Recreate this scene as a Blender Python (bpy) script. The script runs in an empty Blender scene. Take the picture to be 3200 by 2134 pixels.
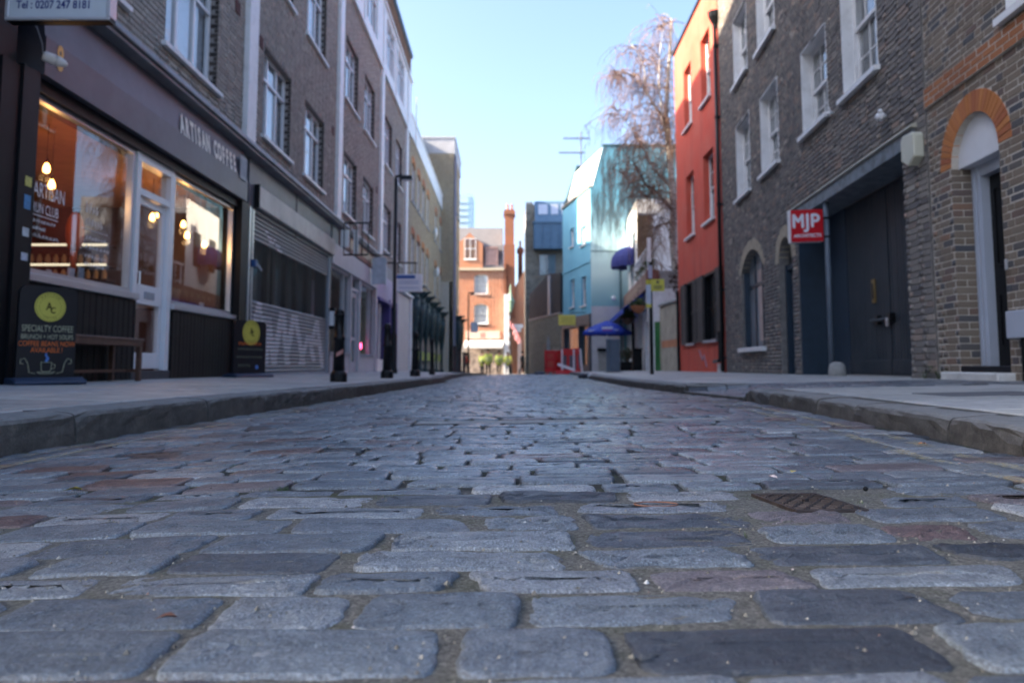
import bpy, math, random
import numpy as np
from mathutils import Vector, Matrix
random.seed(7)
rng = np.random.default_rng(7)
R_ = math.radians
SC = bpy.context.scene
COL = SC.collection

# ------------------------------------------------------------------ camera, sky, sun, exposure
CAM_H = 0.31
F_PX = 2350.0
TILT = math.atan(204 / F_PX)
cam_d = bpy.data.cameras.new('camera')
cam_d.lens = F_PX / 3200 * 36
cam_d.sensor_width = 36
cam_d.shift_y = -131 / 3200
cam_d.clip_start = 0.05
cam_d.clip_end = 3000
cam_d.dof.use_dof = True
cam_d.dof.focus_distance = 1.62
cam_d.dof.aperture_fstop = 4.0
cam_d.dof.aperture_blades = 0
cam = bpy.data.objects.new('camera', cam_d)
cam.location = (0, 0, CAM_H)
cam.rotation_euler = (math.pi / 2 + TILT, 0, 0)
COL.objects.link(cam)
SC.camera = cam

SUN_TRAVEL = Vector((1.0, 0.13, -0.546)).normalized()      # from behind the left hand row, across the street
SUN_EL = math.asin(-SUN_TRAVEL.z)
to_sun = -SUN_TRAVEL
SUN_AZ = math.atan2(to_sun.x, to_sun.y)                     # clockwise from +Y
world = bpy.data.worlds.new('World')
SC.world = world
world.use_nodes = True
wn = world.node_tree
wn.nodes.clear()
wo = wn.nodes.new('ShaderNodeOutputWorld')
wb = wn.nodes.new('ShaderNodeBackground')
sky = wn.nodes.new('ShaderNodeTexSky')
sky.sky_type = 'NISHITA'
sky.sun_disc = False
sky.sun_elevation = SUN_EL
sky.sun_rotation = SUN_AZ
sky.air_density = 0.75
sky.dust_density = 4.0
sky.ozone_density = 2.2
sky.altitude = 20
wb.inputs['Strength'].default_value = 0.10
wn.links.new(sky.outputs[0], wb.inputs[0])
wn.links.new(wb.outputs[0], wo.inputs[0])
sun_d = bpy.data.lights.new('sun', 'SUN')
sun_d.energy = 4.2
sun_d.angle = R_(0.55)
sun_d.color = (1.0, 0.82, 0.60)
sun = bpy.data.objects.new('sun', sun_d)
sun.rotation_euler = SUN_TRAVEL.to_track_quat('-Z', 'Y').to_euler()
sun.location = (-40, -10, 40)
COL.objects.link(sun)
SC.view_settings.view_transform = 'Standard'
SC.view_settings.look = 'None'
SC.view_settings.gamma = 1
SC.view_settings.use_curve_mapping = False
SC.view_settings.exposure = 2.66
SC.render.engine = 'CYCLES'
SC.cycles.use_denoising = True
SC.cycles.max_bounces = 10
SC.cycles.diffuse_bounces = 6
SC.cycles.glossy_bounces = 3
SC.cycles.transparent_max_bounces = 12
SC.cycles.sample_clamp_indirect = 6
SC.cycles.caustics_reflective = False
SC.cycles.caustics_refractive = False

# ------------------------------------------------------------------ frames and mesh builder
class Fr:
    """A facade line: s along it (away from the camera), o out towards the street, z up."""
    def __init__(self, x0, y0, dx, dy, side):
        n = math.hypot(dx, dy)
        self.p = (x0, y0)
        self.d = (dx / n, dy / n)
        k = 1 if side == 'L' else -1
        self.n = (self.d[1] * k, -self.d[0] * k)
        self.sg = -1 if side == 'L' else 1
        self.rot = math.atan2(self.d[1], self.d[0])
    def pt(self, s, o, z):
        return (self.p[0] + self.d[0] * s + self.n[0] * o, self.p[1] + self.d[1] * s + self.n[1] * o, z)

class LFr:
    """Local version of a facade frame, for templates."""
    def __init__(self, sg):
        self.sg = sg
    def pt(self, s, o, z):
        return (s, self.sg * o, z)

class WFr:
    def pt(self, s, o, z):
        return (s, o, z)
W = WFr()

class MB:
    def __init__(self):
        self.v = []
        self.f = []
        self.m = []
    def face(self, pts, m=0):
        b = len(self.v)
        self.v += [tuple(p) for p in pts]
        self.f.append(tuple(range(b, b + len(pts))))
        self.m.append(m)
    def box(self, fr, s0, s1, o0, o1, z0, z1, m=0):
        b = len(self.v)
        for z in (z0, z1):
            for (s, o) in ((s0, o0), (s1, o0), (s1, o1), (s0, o1)):
                self.v.append(fr.pt(s, o, z))
        for q in ((0, 3, 2, 1), (4, 5, 6, 7), (0, 1, 5, 4), (1, 2, 6, 5), (2, 3, 7, 6), (3, 0, 4, 7)):
            self.f.append(tuple(b + i for i in q))
            self.m.append(m)
        return self
    def prism(self, fr, poly, o0, o1, m=0, back=True):
        """poly: (s, z) outline; extruded from o0 to o1."""
        n = len(poly)
        b = len(self.v)
        self.v += [fr.pt(s, o0, z) for s, z in poly] + [fr.pt(s, o1, z) for s, z in poly]
        for i in range(n):
            j = (i + 1) % n
            self.f.append((b + i, b + j, b + n + j, b + n + i)); self.m.append(m)
        self.f.append(tuple(b + n + i for i in range(n))); self.m.append(m)
        if back:
            self.f.append(tuple(b + n - 1 - i for i in range(n))); self.m.append(m)
        return self
    def sprism(self, fr, poly, s0, s1, m=0):
        """poly: (o, z) profile; run along s."""
        n = len(poly)
        b = len(self.v)
        self.v += [fr.pt(s0, o, z) for o, z in poly] + [fr.pt(s1, o, z) for o, z in poly]
        for i in range(n):
            j = (i + 1) % n
            self.f.append((b + i, b + j, b + n + j, b + n + i)); self.m.append(m)
        self.f.append(tuple(b + n + i for i in range(n))); self.m.append(m)
        self.f.append(tuple(b + n - 1 - i for i in range(n))); self.m.append(m)
        return self
    def zprism(self, poly, z0, z1, m=0):
        """poly: (x, y) plan outline."""
        n = len(poly)
        b = len(self.v)
        self.v += [(x, y, z0) for x, y in poly] + [(x, y, z1) for x, y in poly]
        for i in range(n):
            j = (i + 1) % n
            self.f.append((b + i, b + j, b + n + j, b + n + i)); self.m.append(m)
        self.f.append(tuple(b + n + i for i in range(n))); self.m.append(m)
        self.f.append(tuple(b + n - 1 - i for i in range(n))); self.m.append(m)
        return self
    def tube(self, pts, rad, n=8, m=0, caps=True):
        pts = [Vector(p) for p in pts]
        if not hasattr(rad, '__len__'):
            rad = [rad] * len(pts)
        b = len(self.v)
        ref = None
        for i, p in enumerate(pts):
            t = (pts[min(i + 1, len(pts) - 1)] - pts[max(i - 1, 0)])
            t = t.normalized() if t.length > 1e-9 else Vector((0, 0, 1))
            if ref is None:
                ref = Vector((1, 0, 0)) if abs(t.x) < 0.9 else Vector((0, 1, 0))
            u = (ref - t * ref.dot(t)).normalized()
            w = t.cross(u)
            ref = u
            for k in range(n):
                a = 2 * math.pi * k / n
                q = p + (u * math.cos(a) + w * math.sin(a)) * rad[i]
                self.v.append((q.x, q.y, q.z))
        for i in range(len(pts) - 1):
            for k in range(n):
                k2 = (k + 1) % n
                self.f.append((b + i * n + k, b + i * n + k2, b + (i + 1) * n + k2, b + (i + 1) * n + k)); self.m.append(m)
        if caps:
            self.f.append(tuple(b + n - 1 - k for k in range(n))); self.m.append(m)
            e = b + (len(pts) - 1) * n
            self.f.append(tuple(e + k for k in range(n))); self.m.append(m)
        return self
    def lathe(self, c, prof, n=16, m=0):
        """prof: (r, z) from the bottom to the top, around a vertical axis at c."""
        b = len(self.v)
        for r, z in prof:
            for k in range(n):
                a = 2 * math.pi * k / n
                self.v.append((c[0] + r * math.cos(a), c[1] + r * math.sin(a), c[2] + z))
        for i in range(len(prof) - 1):
            for k in range(n):
                k2 = (k + 1) % n
                self.f.append((b + i * n + k, b + i * n + k2, b + (i + 1) * n + k2, b + (i + 1) * n + k)); self.m.append(m)
        self.f.append(tuple(b + n - 1 - k for k in range(n))); self.m.append(m)
        e = b + (len(prof) - 1) * n
        self.f.append(tuple(e + k for k in range(n))); self.m.append(m)
        return self
    def ball(self, c, rx, ry, rz, n=12, k=7, m=0):
        pr = []
        b = len(self.v)
        for i in range(k + 1):
            th = -math.pi / 2 + math.pi * i / k
            rr = max(math.cos(th), 0.02)
            for j in range(n):
                a = 2 * math.pi * j / n
                self.v.append((c[0] + rx * rr * math.cos(a), c[1] + ry * rr * math.sin(a), c[2] + rz * math.sin(th)))
        for i in range(k):
            for j in range(n):
                j2 = (j + 1) % n
                self.f.append((b + i * n + j, b + i * n + j2, b + (i + 1) * n + j2, b + (i + 1) * n + j)); self.m.append(m)
        return self

def mesh_of(name, v, f, mats, mi=None, smooth=False):
    me = bpy.data.meshes.new(name)
    me.from_pydata([tuple(p) for p in v], [], f)
    for m in mats:
        me.materials.append(m)
    if mi is not None and len(mats) > 1:
        me.polygons.foreach_set('material_index', mi)
    if smooth:
        me.polygons.foreach_set('use_smooth', [True] * len(me.polygons))
    me.update()
    return me

def root_loc(o):
    p = Vector((0, 0, 0))
    while o is not None:
        p = p + o.location
        o = o.parent
    return p

def build(name, mb, mats, parent=None, loc=None, smooth=False, bevel=0.0, seg=1, kind=None, fix=True):
    """Link a builder's mesh as ONE object; vertices are in world coordinates when it has a parent or loc."""
    if not isinstance(mats, (list, tuple)):
        mats = [mats]
    off = root_loc(parent) if parent is not None else (Vector(loc) if loc is not None else Vector((0, 0, 0)))
    v = [(p[0] - off.x, p[1] - off.y, p[2] - off.z) for p in mb.v]
    me = mesh_of(name, v, mb.f, mats, mb.m, smooth)
    if fix:
        import bmesh
        bm = bmesh.new(); bm.from_mesh(me)
        bmesh.ops.recalc_face_normals(bm, faces=bm.faces)
        bm.to_mesh(me); bm.free()
    o = bpy.data.objects.new(name, me)
    COL.objects.link(o)
    if parent is not None:
        o.parent = parent
    elif loc is not None:
        o.location = loc
    if bevel > 0:
        b = o.modifiers.new('bevel', 'BEVEL')
        b.width = bevel; b.segments = seg; b.limit_method = 'ANGLE'; b.angle_limit = R_(40)
    if kind:
        o['kind'] = kind
    return o

def tag(o, label=None, cat=None, group=None, kind=None):
    if label: o['label'] = label
    if cat: o['category'] = cat
    if group: o['group'] = group
    if kind: o['kind'] = kind
    return o

def thing(name, label, cat, loc=(0, 0, 0), group=None, rz=0):
    o = bpy.data.objects.new(name, None)
    o.empty_display_size = 0.2
    COL.objects.link(o)
    o.location = loc
    o.rotation_euler = (0, 0, rz)
    return tag(o, label, cat, group)

def copy_tree(o, parent=None):
    c = o.copy(); COL.objects.link(c)
    if parent is not None: c.parent = parent
    for ch in list(o.children):
        copy_tree(ch, c)
    return c

# ------------------------------------------------------------------ material helpers
def new_mat(name):
    m = bpy.data.materials.new(name)
    m.use_nodes = True
    nt = m.node_tree
    b = nt.nodes['Principled BSDF']
    return m, nt, b

def nd(nt, t, **kw):
    n = nt.nodes.new(t)
    for k, v in kw.items():
        setattr(n, k, v)
    return n

def ramp(nt, fac, stops, interp='LINEAR'):
    r = nd(nt, 'ShaderNodeValToRGB')
    r.color_ramp.interpolation = interp
    els = r.color_ramp.elements
    while len(els) < len(stops):
        els.new(0.5)
    for e, (p, c) in zip(els, stops):
        e.position = p
        e.color = (c[0], c[1], c[2], 1)
    nt.links.new(fac, r.inputs[0])
    return r.outputs[0]

def noise(nt, scale, detail=4, rough=0.6, coord=None, dim='3D'):
    n = nd(nt, 'ShaderNodeTexNoise', noise_dimensions=dim)
    n.inputs['Scale'].default_value = scale
    n.inputs['Detail'].default_value = detail
    n.inputs['Roughness'].default_value = rough
    if coord is not None:
        nt.links.new(coord, n.inputs['Vector'])
    return n.outputs[0]

def geo_pos(nt):
    return nd(nt, 'ShaderNodeNewGeometry').outputs['Position']

def math_(nt, op, a, b=None, c=None):
    n = nd(nt, 'ShaderNodeMath', operation=op)
    for i, x in enumerate((a, b, c)):
        if x is None: continue
        if isinstance(x, (int, float)): n.inputs[i].default_value = x
        else: nt.links.new(x, n.inputs[i])
    return n.outputs[0]

def mix(nt, fac, a, b, mode='MIX'):
    n = nd(nt, 'ShaderNodeMix', data_type='RGBA', blend_type=mode)
    n.clamp_factor = True
    for sock, x in ((n.inputs['Factor'], fac), (n.inputs['A'], a), (n.inputs['B'], b)):
        if isinstance(x, (int, float)): sock.default_value = x
        elif isinstance(x, (tuple, list)): sock.default_value = (x[0], x[1], x[2], 1)
        else: nt.links.new(x, sock)
    return n.outputs['Result']

def mapr(nt, x, a, b, c=0.0, d=1.0):
    n = nd(nt, 'ShaderNodeMapRange')
    nt.links.new(x, n.inputs[0])
    for i, q in enumerate((a, b, c, d)):
        n.inputs[i + 1].default_value = q
    return n.outputs[0]

def bump(nt, b, h, strength=0.3, dist=0.01):
    n = nd(nt, 'ShaderNodeBump')
    n.inputs['Strength'].default_value = strength
    n.inputs['Distance'].default_value = dist
    nt.links.new(h, n.inputs['Height'])
    nt.links.new(n.outputs[0], b.inputs['Normal'])

def rand01(nt):
    """One random number per piece, whether the pieces are objects or islands of one mesh."""
    oi = nd(nt, 'ShaderNodeObjectInfo').outputs['Random']
    gi = nd(nt, 'ShaderNodeNewGeometry').outputs['Random Per Island']
    return math_(nt, 'FRACT', math_(nt, 'ADD', oi, gi))

def paint(name, col, rough=0.5, var=0.12, scale=3.0, bmp=0.05, metal=0.0, spec=0.5, dirt=None, dirt_amt=0.4, dirt_scale=1.2, bscale=60):
    m, nt, b = new_mat(name)
    p = geo_pos(nt)
    n1 = noise(nt, scale, 5, 0.65, p)
    lo = tuple(c * (1 - var) for c in col); hi = tuple(min(1, c * (1 + var)) for c in col)
    c = ramp(nt, n1, [(0.3, lo), (0.7, hi)])
    if dirt is not None:
        n2 = noise(nt, dirt_scale, 6, 0.7, p)
        c = mix(nt, math_(nt, 'MULTIPLY', mapr(nt, n2, 0.48, 0.68), dirt_amt), c, dirt)
    nt.links.new(c, b.inputs['Base Color'])
    b.inputs['Roughness'].default_value = rough
    b.inputs['Metallic'].default_value = metal
    b.inputs['Specular IOR Level'].default_value = spec
    if bmp > 0:
        bump(nt, b, noise(nt, bscale, 4, 0.6, p), bmp, 0.01)
    return m

def brick_mat(name, stops, rough=0.85, grain=0.25, bmp=0.5, soot=None, soot_amt=0.5):
    m, nt, b = new_mat(name)
    p = geo_pos(nt)
    c = ramp(nt, rand01(nt), stops)
    g = noise(nt, 38, 6, 0.75, p)
    c = mix(nt, grain, c, ramp(nt, g, [(0.25, (0.25, 0.25, 0.25)), (0.75, (1.0, 1.0, 1.0))]), 'MULTIPLY')
    if soot is not None:
        c = mix(nt, math_(nt, 'MULTIPLY', mapr(nt, noise(nt, 0.8, 6, 0.7, p), 0.42, 0.66), soot_amt), c, soot)
        c = mix(nt, math_(nt, 'MULTIPLY', mapr(nt, noise(nt, 16, 5, 0.8, p), 0.57, 0.75), 0.35), c, (0.34, 0.31, 0.27))
    nt.links.new(c, b.inputs['Base Color'])
    b.inputs['Roughness'].default_value = rough
    b.inputs['Specular IOR Level'].default_value = 0.3
    bump(nt, b, g, bmp, 0.006)
    return m

def glass_mat(name, tint=(0.92, 0.95, 0.96), r0=0.07, rough=0.0):
    """Thin window glass: Schlick reflectance on both faces, see-through otherwise."""
    m = bpy.data.materials.new(name); m.use_nodes = True
    nt = m.node_tree; nt.nodes.clear()
    out = nd(nt, 'ShaderNodeOutputMaterial')
    tr = nd(nt, 'ShaderNodeBsdfTransparent'); tr.inputs[0].default_value = (*tint, 1)
    gl = nd(nt, 'ShaderNodeBsdfGlossy'); gl.inputs['Roughness'].default_value = rough
    ge = nd(nt, 'ShaderNodeNewGeometry')
    dt = nd(nt, 'ShaderNodeVectorMath', operation='DOT_PRODUCT'); nt.links.new(ge.outputs['Normal'], dt.inputs[0]); nt.links.new(ge.outputs['Incoming'], dt.inputs[1])
    c = math_(nt, 'POWER', math_(nt, 'SUBTRACT', 1.0, math_(nt, 'ABSOLUTE', dt.outputs['Value'])), 5.0)
    fac = math_(nt, 'ADD', math_(nt, 'MULTIPLY', c, 1 - r0), r0)
    mx = nd(nt, 'ShaderNodeMixShader')
    nt.links.new(fac, mx.inputs[0]); nt.links.new(tr.outputs[0], mx.inputs[1]); nt.links.new(gl.outputs[0], mx.inputs[2])
    nt.links.new(mx.outputs[0], out.inputs[0])
    return m

def emit_mat(name, col, strength):
    m = bpy.data.materials.new(name); m.use_nodes = True
    nt = m.node_tree; nt.nodes.clear()
    out = nd(nt, 'ShaderNodeOutputMaterial'); e = nd(nt, 'ShaderNodeEmission')
    e.inputs[0].default_value = (*col, 1); e.inputs[1].default_value = strength
    nt.links.new(e.outputs[0], out.inputs[0])
    return m

M = {}
M['glass'] = glass_mat('window_glass', (0.94, 0.96, 0.97), 0.13)
M['shop_glass'] = glass_mat('shop_glass', (0.95, 0.96, 0.96), 0.075)
M['dark_glass'] = paint('dark_glass', (0.015, 0.02, 0.025), 0.06, 0.2, bmp=0, spec=0.9)
M['white_paint'] = paint('white_paint', (0.72, 0.73, 0.74), 0.45, 0.06, bmp=0.04, dirt=(0.35, 0.34, 0.32), dirt_amt=0.3, dirt_scale=5)
M['white_upvc'] = paint('white_frame', (0.75, 0.77, 0.8), 0.35, 0.04, bmp=0)
M['curtain'] = paint('net_curtain', (0.78, 0.8, 0.84), 0.9, 0.15, 14, 0.1)
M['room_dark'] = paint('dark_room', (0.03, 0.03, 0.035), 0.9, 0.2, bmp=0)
M['black_paint'] = paint('black_paint', (0.005, 0.006, 0.008), 0.45, 0.25, bmp=0.05, spec=0.18)
M['black_iron'] = paint('black_iron', (0.006, 0.007, 0.009), 0.38, 0.2, bmp=0.12, bscale=90, spec=0.3)
M['navy_paint'] = paint('navy_paint', (0.019, 0.038, 0.064), 0.38, 0.2, 4, 0.06)
M['slate_paint'] = paint('slate_grey_paint', (0.088, 0.099, 0.120), 0.45, 0.2, 4, 0.08, dirt=(0.144, 0.144, 0.160), dirt_amt=0.5, dirt_scale=3)
M['aluminium'] = paint('satin_aluminium', (0.62, 0.64, 0.68), 0.3, 0.06, bmp=0.02, metal=0.75)
M['grey_metal'] = paint('grey_metal', (0.308, 0.350, 0.406), 0.42, 0.12, bmp=0.05, metal=0.2)
M['lead'] = paint('lead_flashing', (0.224, 0.238, 0.266), 0.5, 0.25, 2.5, 0.2, metal=0.2)
M['stone_cream'] = paint('cream_stone', (0.45, 0.40, 0.31), 0.85, 0.2, 5, 0.3)
M['stone_white'] = paint('painted_step', (0.62, 0.62, 0.6), 0.7, 0.12, 5, 0.15, dirt=(0.25, 0.24, 0.22), dirt_amt=0.5, dirt_scale=6)
M['concrete'] = paint('concrete', (0.30, 0.30, 0.29), 0.9, 0.2, 6, 0.4)
M['roof_slate'] = paint('roof_slate', (0.10, 0.10, 0.11), 0.7, 0.3, 5, 0.3)
M['mortar_dark'] = paint('dark_mortar', (0.182, 0.175, 0.168), 0.95, 0.3, 9, 0.5)
M['mortar_light'] = paint('light_mortar', (0.50, 0.46, 0.40), 0.95, 0.2, 12, 0.5)
M['mortar_mid'] = paint('grey_mortar', (0.280, 0.259, 0.245), 0.95, 0.25, 9, 0.5)
M['wood_brown'] = paint('brown_wood', (0.09, 0.045, 0.03), 0.5, 0.3, 9, 0.15)
M['leaf'] = paint('leaf_green', (0.05, 0.085, 0.022), 0.6, 0.45, 12, 0.1)
M['leaf_dark'] = paint('leaf_dark', (0.035, 0.045, 0.02), 0.65, 0.5, 12, 0.1)
M['twig'] = paint('twig_brown', (0.12, 0.075, 0.055), 0.8, 0.35, 3, 0.1)
M['terracotta'] = paint('terracotta', (0.34, 0.13, 0.06), 0.8, 0.2, 9, 0.2)
M['rust'] = paint('rusty_iron', (0.055, 0.042, 0.038), 0.6, 0.35, 25, 0.4, metal=0.4)

# brick colours
M['brick_house'] = brick_mat('brown_stock_brick', [(0, (0.165, 0.13, 0.10)), (0.3, (0.225, 0.185, 0.145)), (0.55, (0.195, 0.15, 0.115)), (0.74, (0.115, 0.108, 0.105)), (0.88, (0.08, 0.085, 0.098)), (1, (0.26, 0.16, 0.11))])
M['brick_dark'] = brick_mat('sooty_stock_brick', [(0, (0.12, 0.113, 0.112)), (0.3, (0.21, 0.193, 0.18)), (0.62, (0.285, 0.256, 0.226)), (0.82, (0.16, 0.15, 0.15)), (0.95, (0.34, 0.255, 0.205)), (1, (0.45, 0.41, 0.355))], soot=(0.155, 0.148, 0.146), soot_amt=0.4)
M['brick_left'] = brick_mat('grey_brown_brick', [(0, (0.28, 0.255, 0.23)), (0.4, (0.42, 0.385, 0.345)), (0.7, (0.34, 0.31, 0.28)), (1, (0.49, 0.445, 0.39))], soot=(0.29, 0.27, 0.25), soot_amt=0.5)
M['brick_yellow'] = brick_mat('yellow_stock_brick', [(0, (0.40, 0.33, 0.23)), (0.5, (0.50, 0.42, 0.30)), (1, (0.36, 0.295, 0.215))], soot=(0.30, 0.26, 0.21), soot_amt=0.4)
M['brick_red'] = brick_mat('red_brick', [(0, (0.36, 0.15, 0.085)), (0.5, (0.46, 0.21, 0.12)), (1, (0.32, 0.13, 0.085))], soot=(0.38, 0.24, 0.17), soot_amt=0.4)
M['brick_chimney'] = brick_mat('chimney_brick', [(0, (0.24, 0.09, 0.05)), (0.5, (0.31, 0.125, 0.07)), (1, (0.20, 0.08, 0.055))], soot=(0.16, 0.09, 0.07), soot_amt=0.5)
M['brick_orange'] = brick_mat('orange_gauged_brick', [(0, (0.42, 0.155, 0.05)), (0.5, (0.50, 0.20, 0.07)), (1, (0.36, 0.12, 0.06))], grain=0.15)
M['brick_rubbed'] = brick_mat('orange_red_brick', [(0, (0.34, 0.12, 0.05)), (0.5, (0.45, 0.18, 0.075)), (1, (0.28, 0.10, 0.05))], soot=(0.24, 0.12, 0.07), soot_amt=0.5)

def weathered(name, col, pale, grime, amt=.5, rough=.8):
    """Painted render with rain streaks and faded patches."""
    m, nt, b = new_mat(name)
    p = geo_pos(nt)
    mp = nd(nt, 'ShaderNodeMapping'); mp.inputs['Scale'].default_value = (1.0, 1.0, .13); nt.links.new(p, mp.inputs[0])
    c = mix(nt, mapr(nt, noise(nt, .9, 6, .7, p), .38, .66), col, pale)
    c = mix(nt, math_(nt, 'MULTIPLY', mapr(nt, noise(nt, 3.4, 6, .75, mp.outputs[0]), .50, .70), amt), c, grime)
    c = mix(nt, .35, c, ramp(nt, noise(nt, 26, 5, .7, p), [(.3, (.7, .7, .7)), (.7, (1.2, 1.2, 1.2))]), 'MULTIPLY')
    nt.links.new(c, b.inputs['Base Color']); b.inputs['Roughness'].default_value = rough; b.inputs['Specular IOR Level'].default_value = .25
    bump(nt, b, noise(nt, 40, 5, .7, p), .35, .01)
    return m

# ------------------------------------------------------------------ walls, bricks, text
def arch_half(op, z):
    """Half width of an opening (a, b, c, d, rise) at height z; d is the crown."""
    a, b, c, d, rise = op
    h = (b - a) / 2
    if z < c or z > d: return 0
    if rise <= 0 or z <= d - rise: return h
    # circle segment through springing and crown
    r = (h * h + rise * rise) / (2 * rise)
    zz = z - (d - r)
    return math.sqrt(max(r * r - zz * zz, 0))

def arch_pts(op, n=12):
    a, b, c, d, rise = op
    h = (b - a) / 2; m = (a + b) / 2
    r = (h * h + rise * rise) / (2 * rise)
    a0 = math.asin(min(1, h / r))
    if rise > h: a0 = math.pi - a0
    return [(m + r * math.sin(-a0 + 2 * a0 * i / n), d - r + r * math.cos(-a0 + 2 * a0 * i / n)) for i in range(n + 1)]

def norm_ops(ops):
    return [tuple(o) if len(o) == 5 else (*o, 0.0) for o in ops]

def wall_mb(fr, s0, s1, z0, z1, ops, o=0.0, reveal=0.15, mb=None, m=0, mr=None):
    """A wall face with openings and their reveals."""
    mb = mb or MB()
    if mr is None: mr = m
    ops = norm_ops(ops)
    ss = sorted({s0, s1, *[q for op in ops for q in (max(s0, op[0]), min(s1, op[1]))]})
    zs = sorted({z0, z1, *[q for op in ops for q in (max(z0, op[2]), min(z1, op[3]))]})
    for i in range(len(ss) - 1):
        run = None
        for j in range(len(zs) - 1):
            cs, cz = (ss[i] + ss[i + 1]) / 2, (zs[j] + zs[j + 1]) / 2
            inside = any(op[0] < cs < op[1] and op[2] < cz < op[3] for op in ops)
            if not inside:
                run = [zs[j], zs[j + 1]] if run is None else [run[0], zs[j + 1]]
            if (inside or j == len(zs) - 2) and run:
                mb.face([fr.pt(ss[i], o, run[0]), fr.pt(ss[i + 1], o, run[0]), fr.pt(ss[i + 1], o, run[1]), fr.pt(ss[i], o, run[1])], m)
                run = None
    for op in ops:
        a, b, c, d, rise = op
        if rise > 0:
            ap = arch_pts(op)
            zs_ = d - rise
            prof = [(a, c), (b, c)] + [(b, zs_)] + ap[::-1][1:-1] + [(a, zs_)]
            k = len(ap) // 2
            mb.face([fr.pt(*q) for q in [(a, o, d)] + [(x, o, z) for x, z in ap[:k + 1]][::-1]][::-1], m)
            mb.face([fr.pt(*q) for q in [(b, o, d)] + [(x, o, z) for x, z in ap[k:]][::-1]], m)
        else:
            prof = [(a, c), (b, c), (b, d), (a, d)]
        n = len(prof)
        for i in range(n):
            p, q = prof[i], prof[(i + 1) % n]
            mb.face([fr.pt(p[0], o, p[1]), fr.pt(q[0], o, q[1]), fr.pt(q[0], o - reveal, q[1]), fr.pt(p[0], o - reveal, p[1])], mr)
    return mb

def brick_list(s0, s1, z0, z1, ops, pitch=0.075, joint=0.010, bond='flemish', L=0.215, jit=0.002, seed=1, skip=()):
    """(s0, s1, z0, z1, jitter) of every brick, cut round the openings. skip: rectangles (a, b, c, d) left to other work."""
    ops = norm_ops(ops)
    H = L / 2 - joint / 2
    rr = random.Random(seed)
    out = []
    k = 0
    z = z0
    while z < z1 - 0.02:
        za, zb = z + joint / 2, min(z + pitch - joint / 2, z1)
        zm = (za + zb) / 2
        iv = [(s0, s1)]
        cuts = []
        for op in ops:
            hw = arch_half(op, zm)
            if hw > 0:
                m_ = (op[0] + op[1]) / 2
                cuts.append((m_ - hw, m_ + hw))
        for (a, b, c, d) in skip:
            if c <= zm <= d: cuts.append((a, b))
        for a, b in cuts:
            nv = []
            for x, y in iv:
                if b <= x or a >= y: nv.append((x, y)); continue
                if a > x: nv.append((x, a))
                if b < y: nv.append((b, y))
            iv = nv
        s = s0 - (0 if k % 2 == 0 else (L + joint) * 0.75 if bond == 'flemish' else (L + joint) / 2)
        t = k % 2 if bond == 'flemish' else 0
        while s < s1:
            ln = L if (bond != 'flemish' or t == 0) else H
            if bond == 'flemish': t = 1 - t
            a, b = s, s + ln
            s = b + joint
            for x, y in iv:
                aa, bb = max(a, x + joint * 0.4), min(b, y - joint * 0.4)
                if bb - aa > 0.025:
                    j = rr.uniform(-jit, jit)
                    out.append((aa + rr.uniform(-1, 1) * 0.002, bb + rr.uniform(-1, 1) * 0.002, za + rr.uniform(-1, 1) * 0.0015, zb + rr.uniform(-1, 1) * 0.0015, j))
        z += pitch
        k += 1
    return out

_ub = {}
def unit_brick(mat, sg):
    """A unit brick with chamfered face edges, shared by all alike pieces: x 0..1, z 0..1, depth 1 behind y=0."""
    key = (mat.name, sg)
    if key in _ub: return _ub[key]
    e, ez = 0.02, 0.06
    v = [(0, -1, 0), (1, -1, 0), (1, -1, 1), (0, -1, 1), (0, -0.14, 0), (1, -0.14, 0), (1, -0.14, 1), (0, -0.14, 1),
         (e, 0, ez), (1 - e, 0, ez), (1 - e, 0, 1 - ez), (e, 0, 1 - ez)]
    v = [(x, y * sg, z) for x, y, z in v]
    f = [(0, 1, 5, 4), (1, 2, 6, 5), (2, 3, 7, 6), (3, 0, 4, 7), (4, 5, 9, 8), (5, 6, 10, 9), (6, 7, 11, 10), (7, 4, 8, 11), (8, 9, 10, 11)]
    if sg < 0: pass
    f = [tuple(reversed(q)) for q in f] if sg > 0 else f
    me = mesh_of('brick', v, f, [mat])
    _ub[key] = me
    return me

def cam_px(p):
    """Project a world point to photo pixels (only used to decide which pieces show largest)."""
    z = p[2] - CAM_H
    ct, st = math.cos(TILT), math.sin(TILT)
    zc = p[1] * ct + z * st
    if zc <= 0.05: return None
    return 1600 + F_PX * p[0] / zc, 936 - F_PX * (z * ct - p[1] * st) / zc

def shown(fr, b, o):
    """Rough size of a brick in the picture; 0 when outside the frame."""
    p = [cam_px(fr.pt(b[i], o, b[j])) for i in (0, 1) for j in (2, 3)]
    if any(q is None for q in p): return 0
    cx = sum(q[0] for q in p) / 4; cy = sum(q[1] for q in p) / 4
    if not (-20 < cx < 3220 and -20 < cy < 2150): return 0
    x = sorted(q[0] for q in p); y = sorted(q[1] for q in p)
    return (x[3] - x[0]) * (y[3] - y[0])

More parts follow.
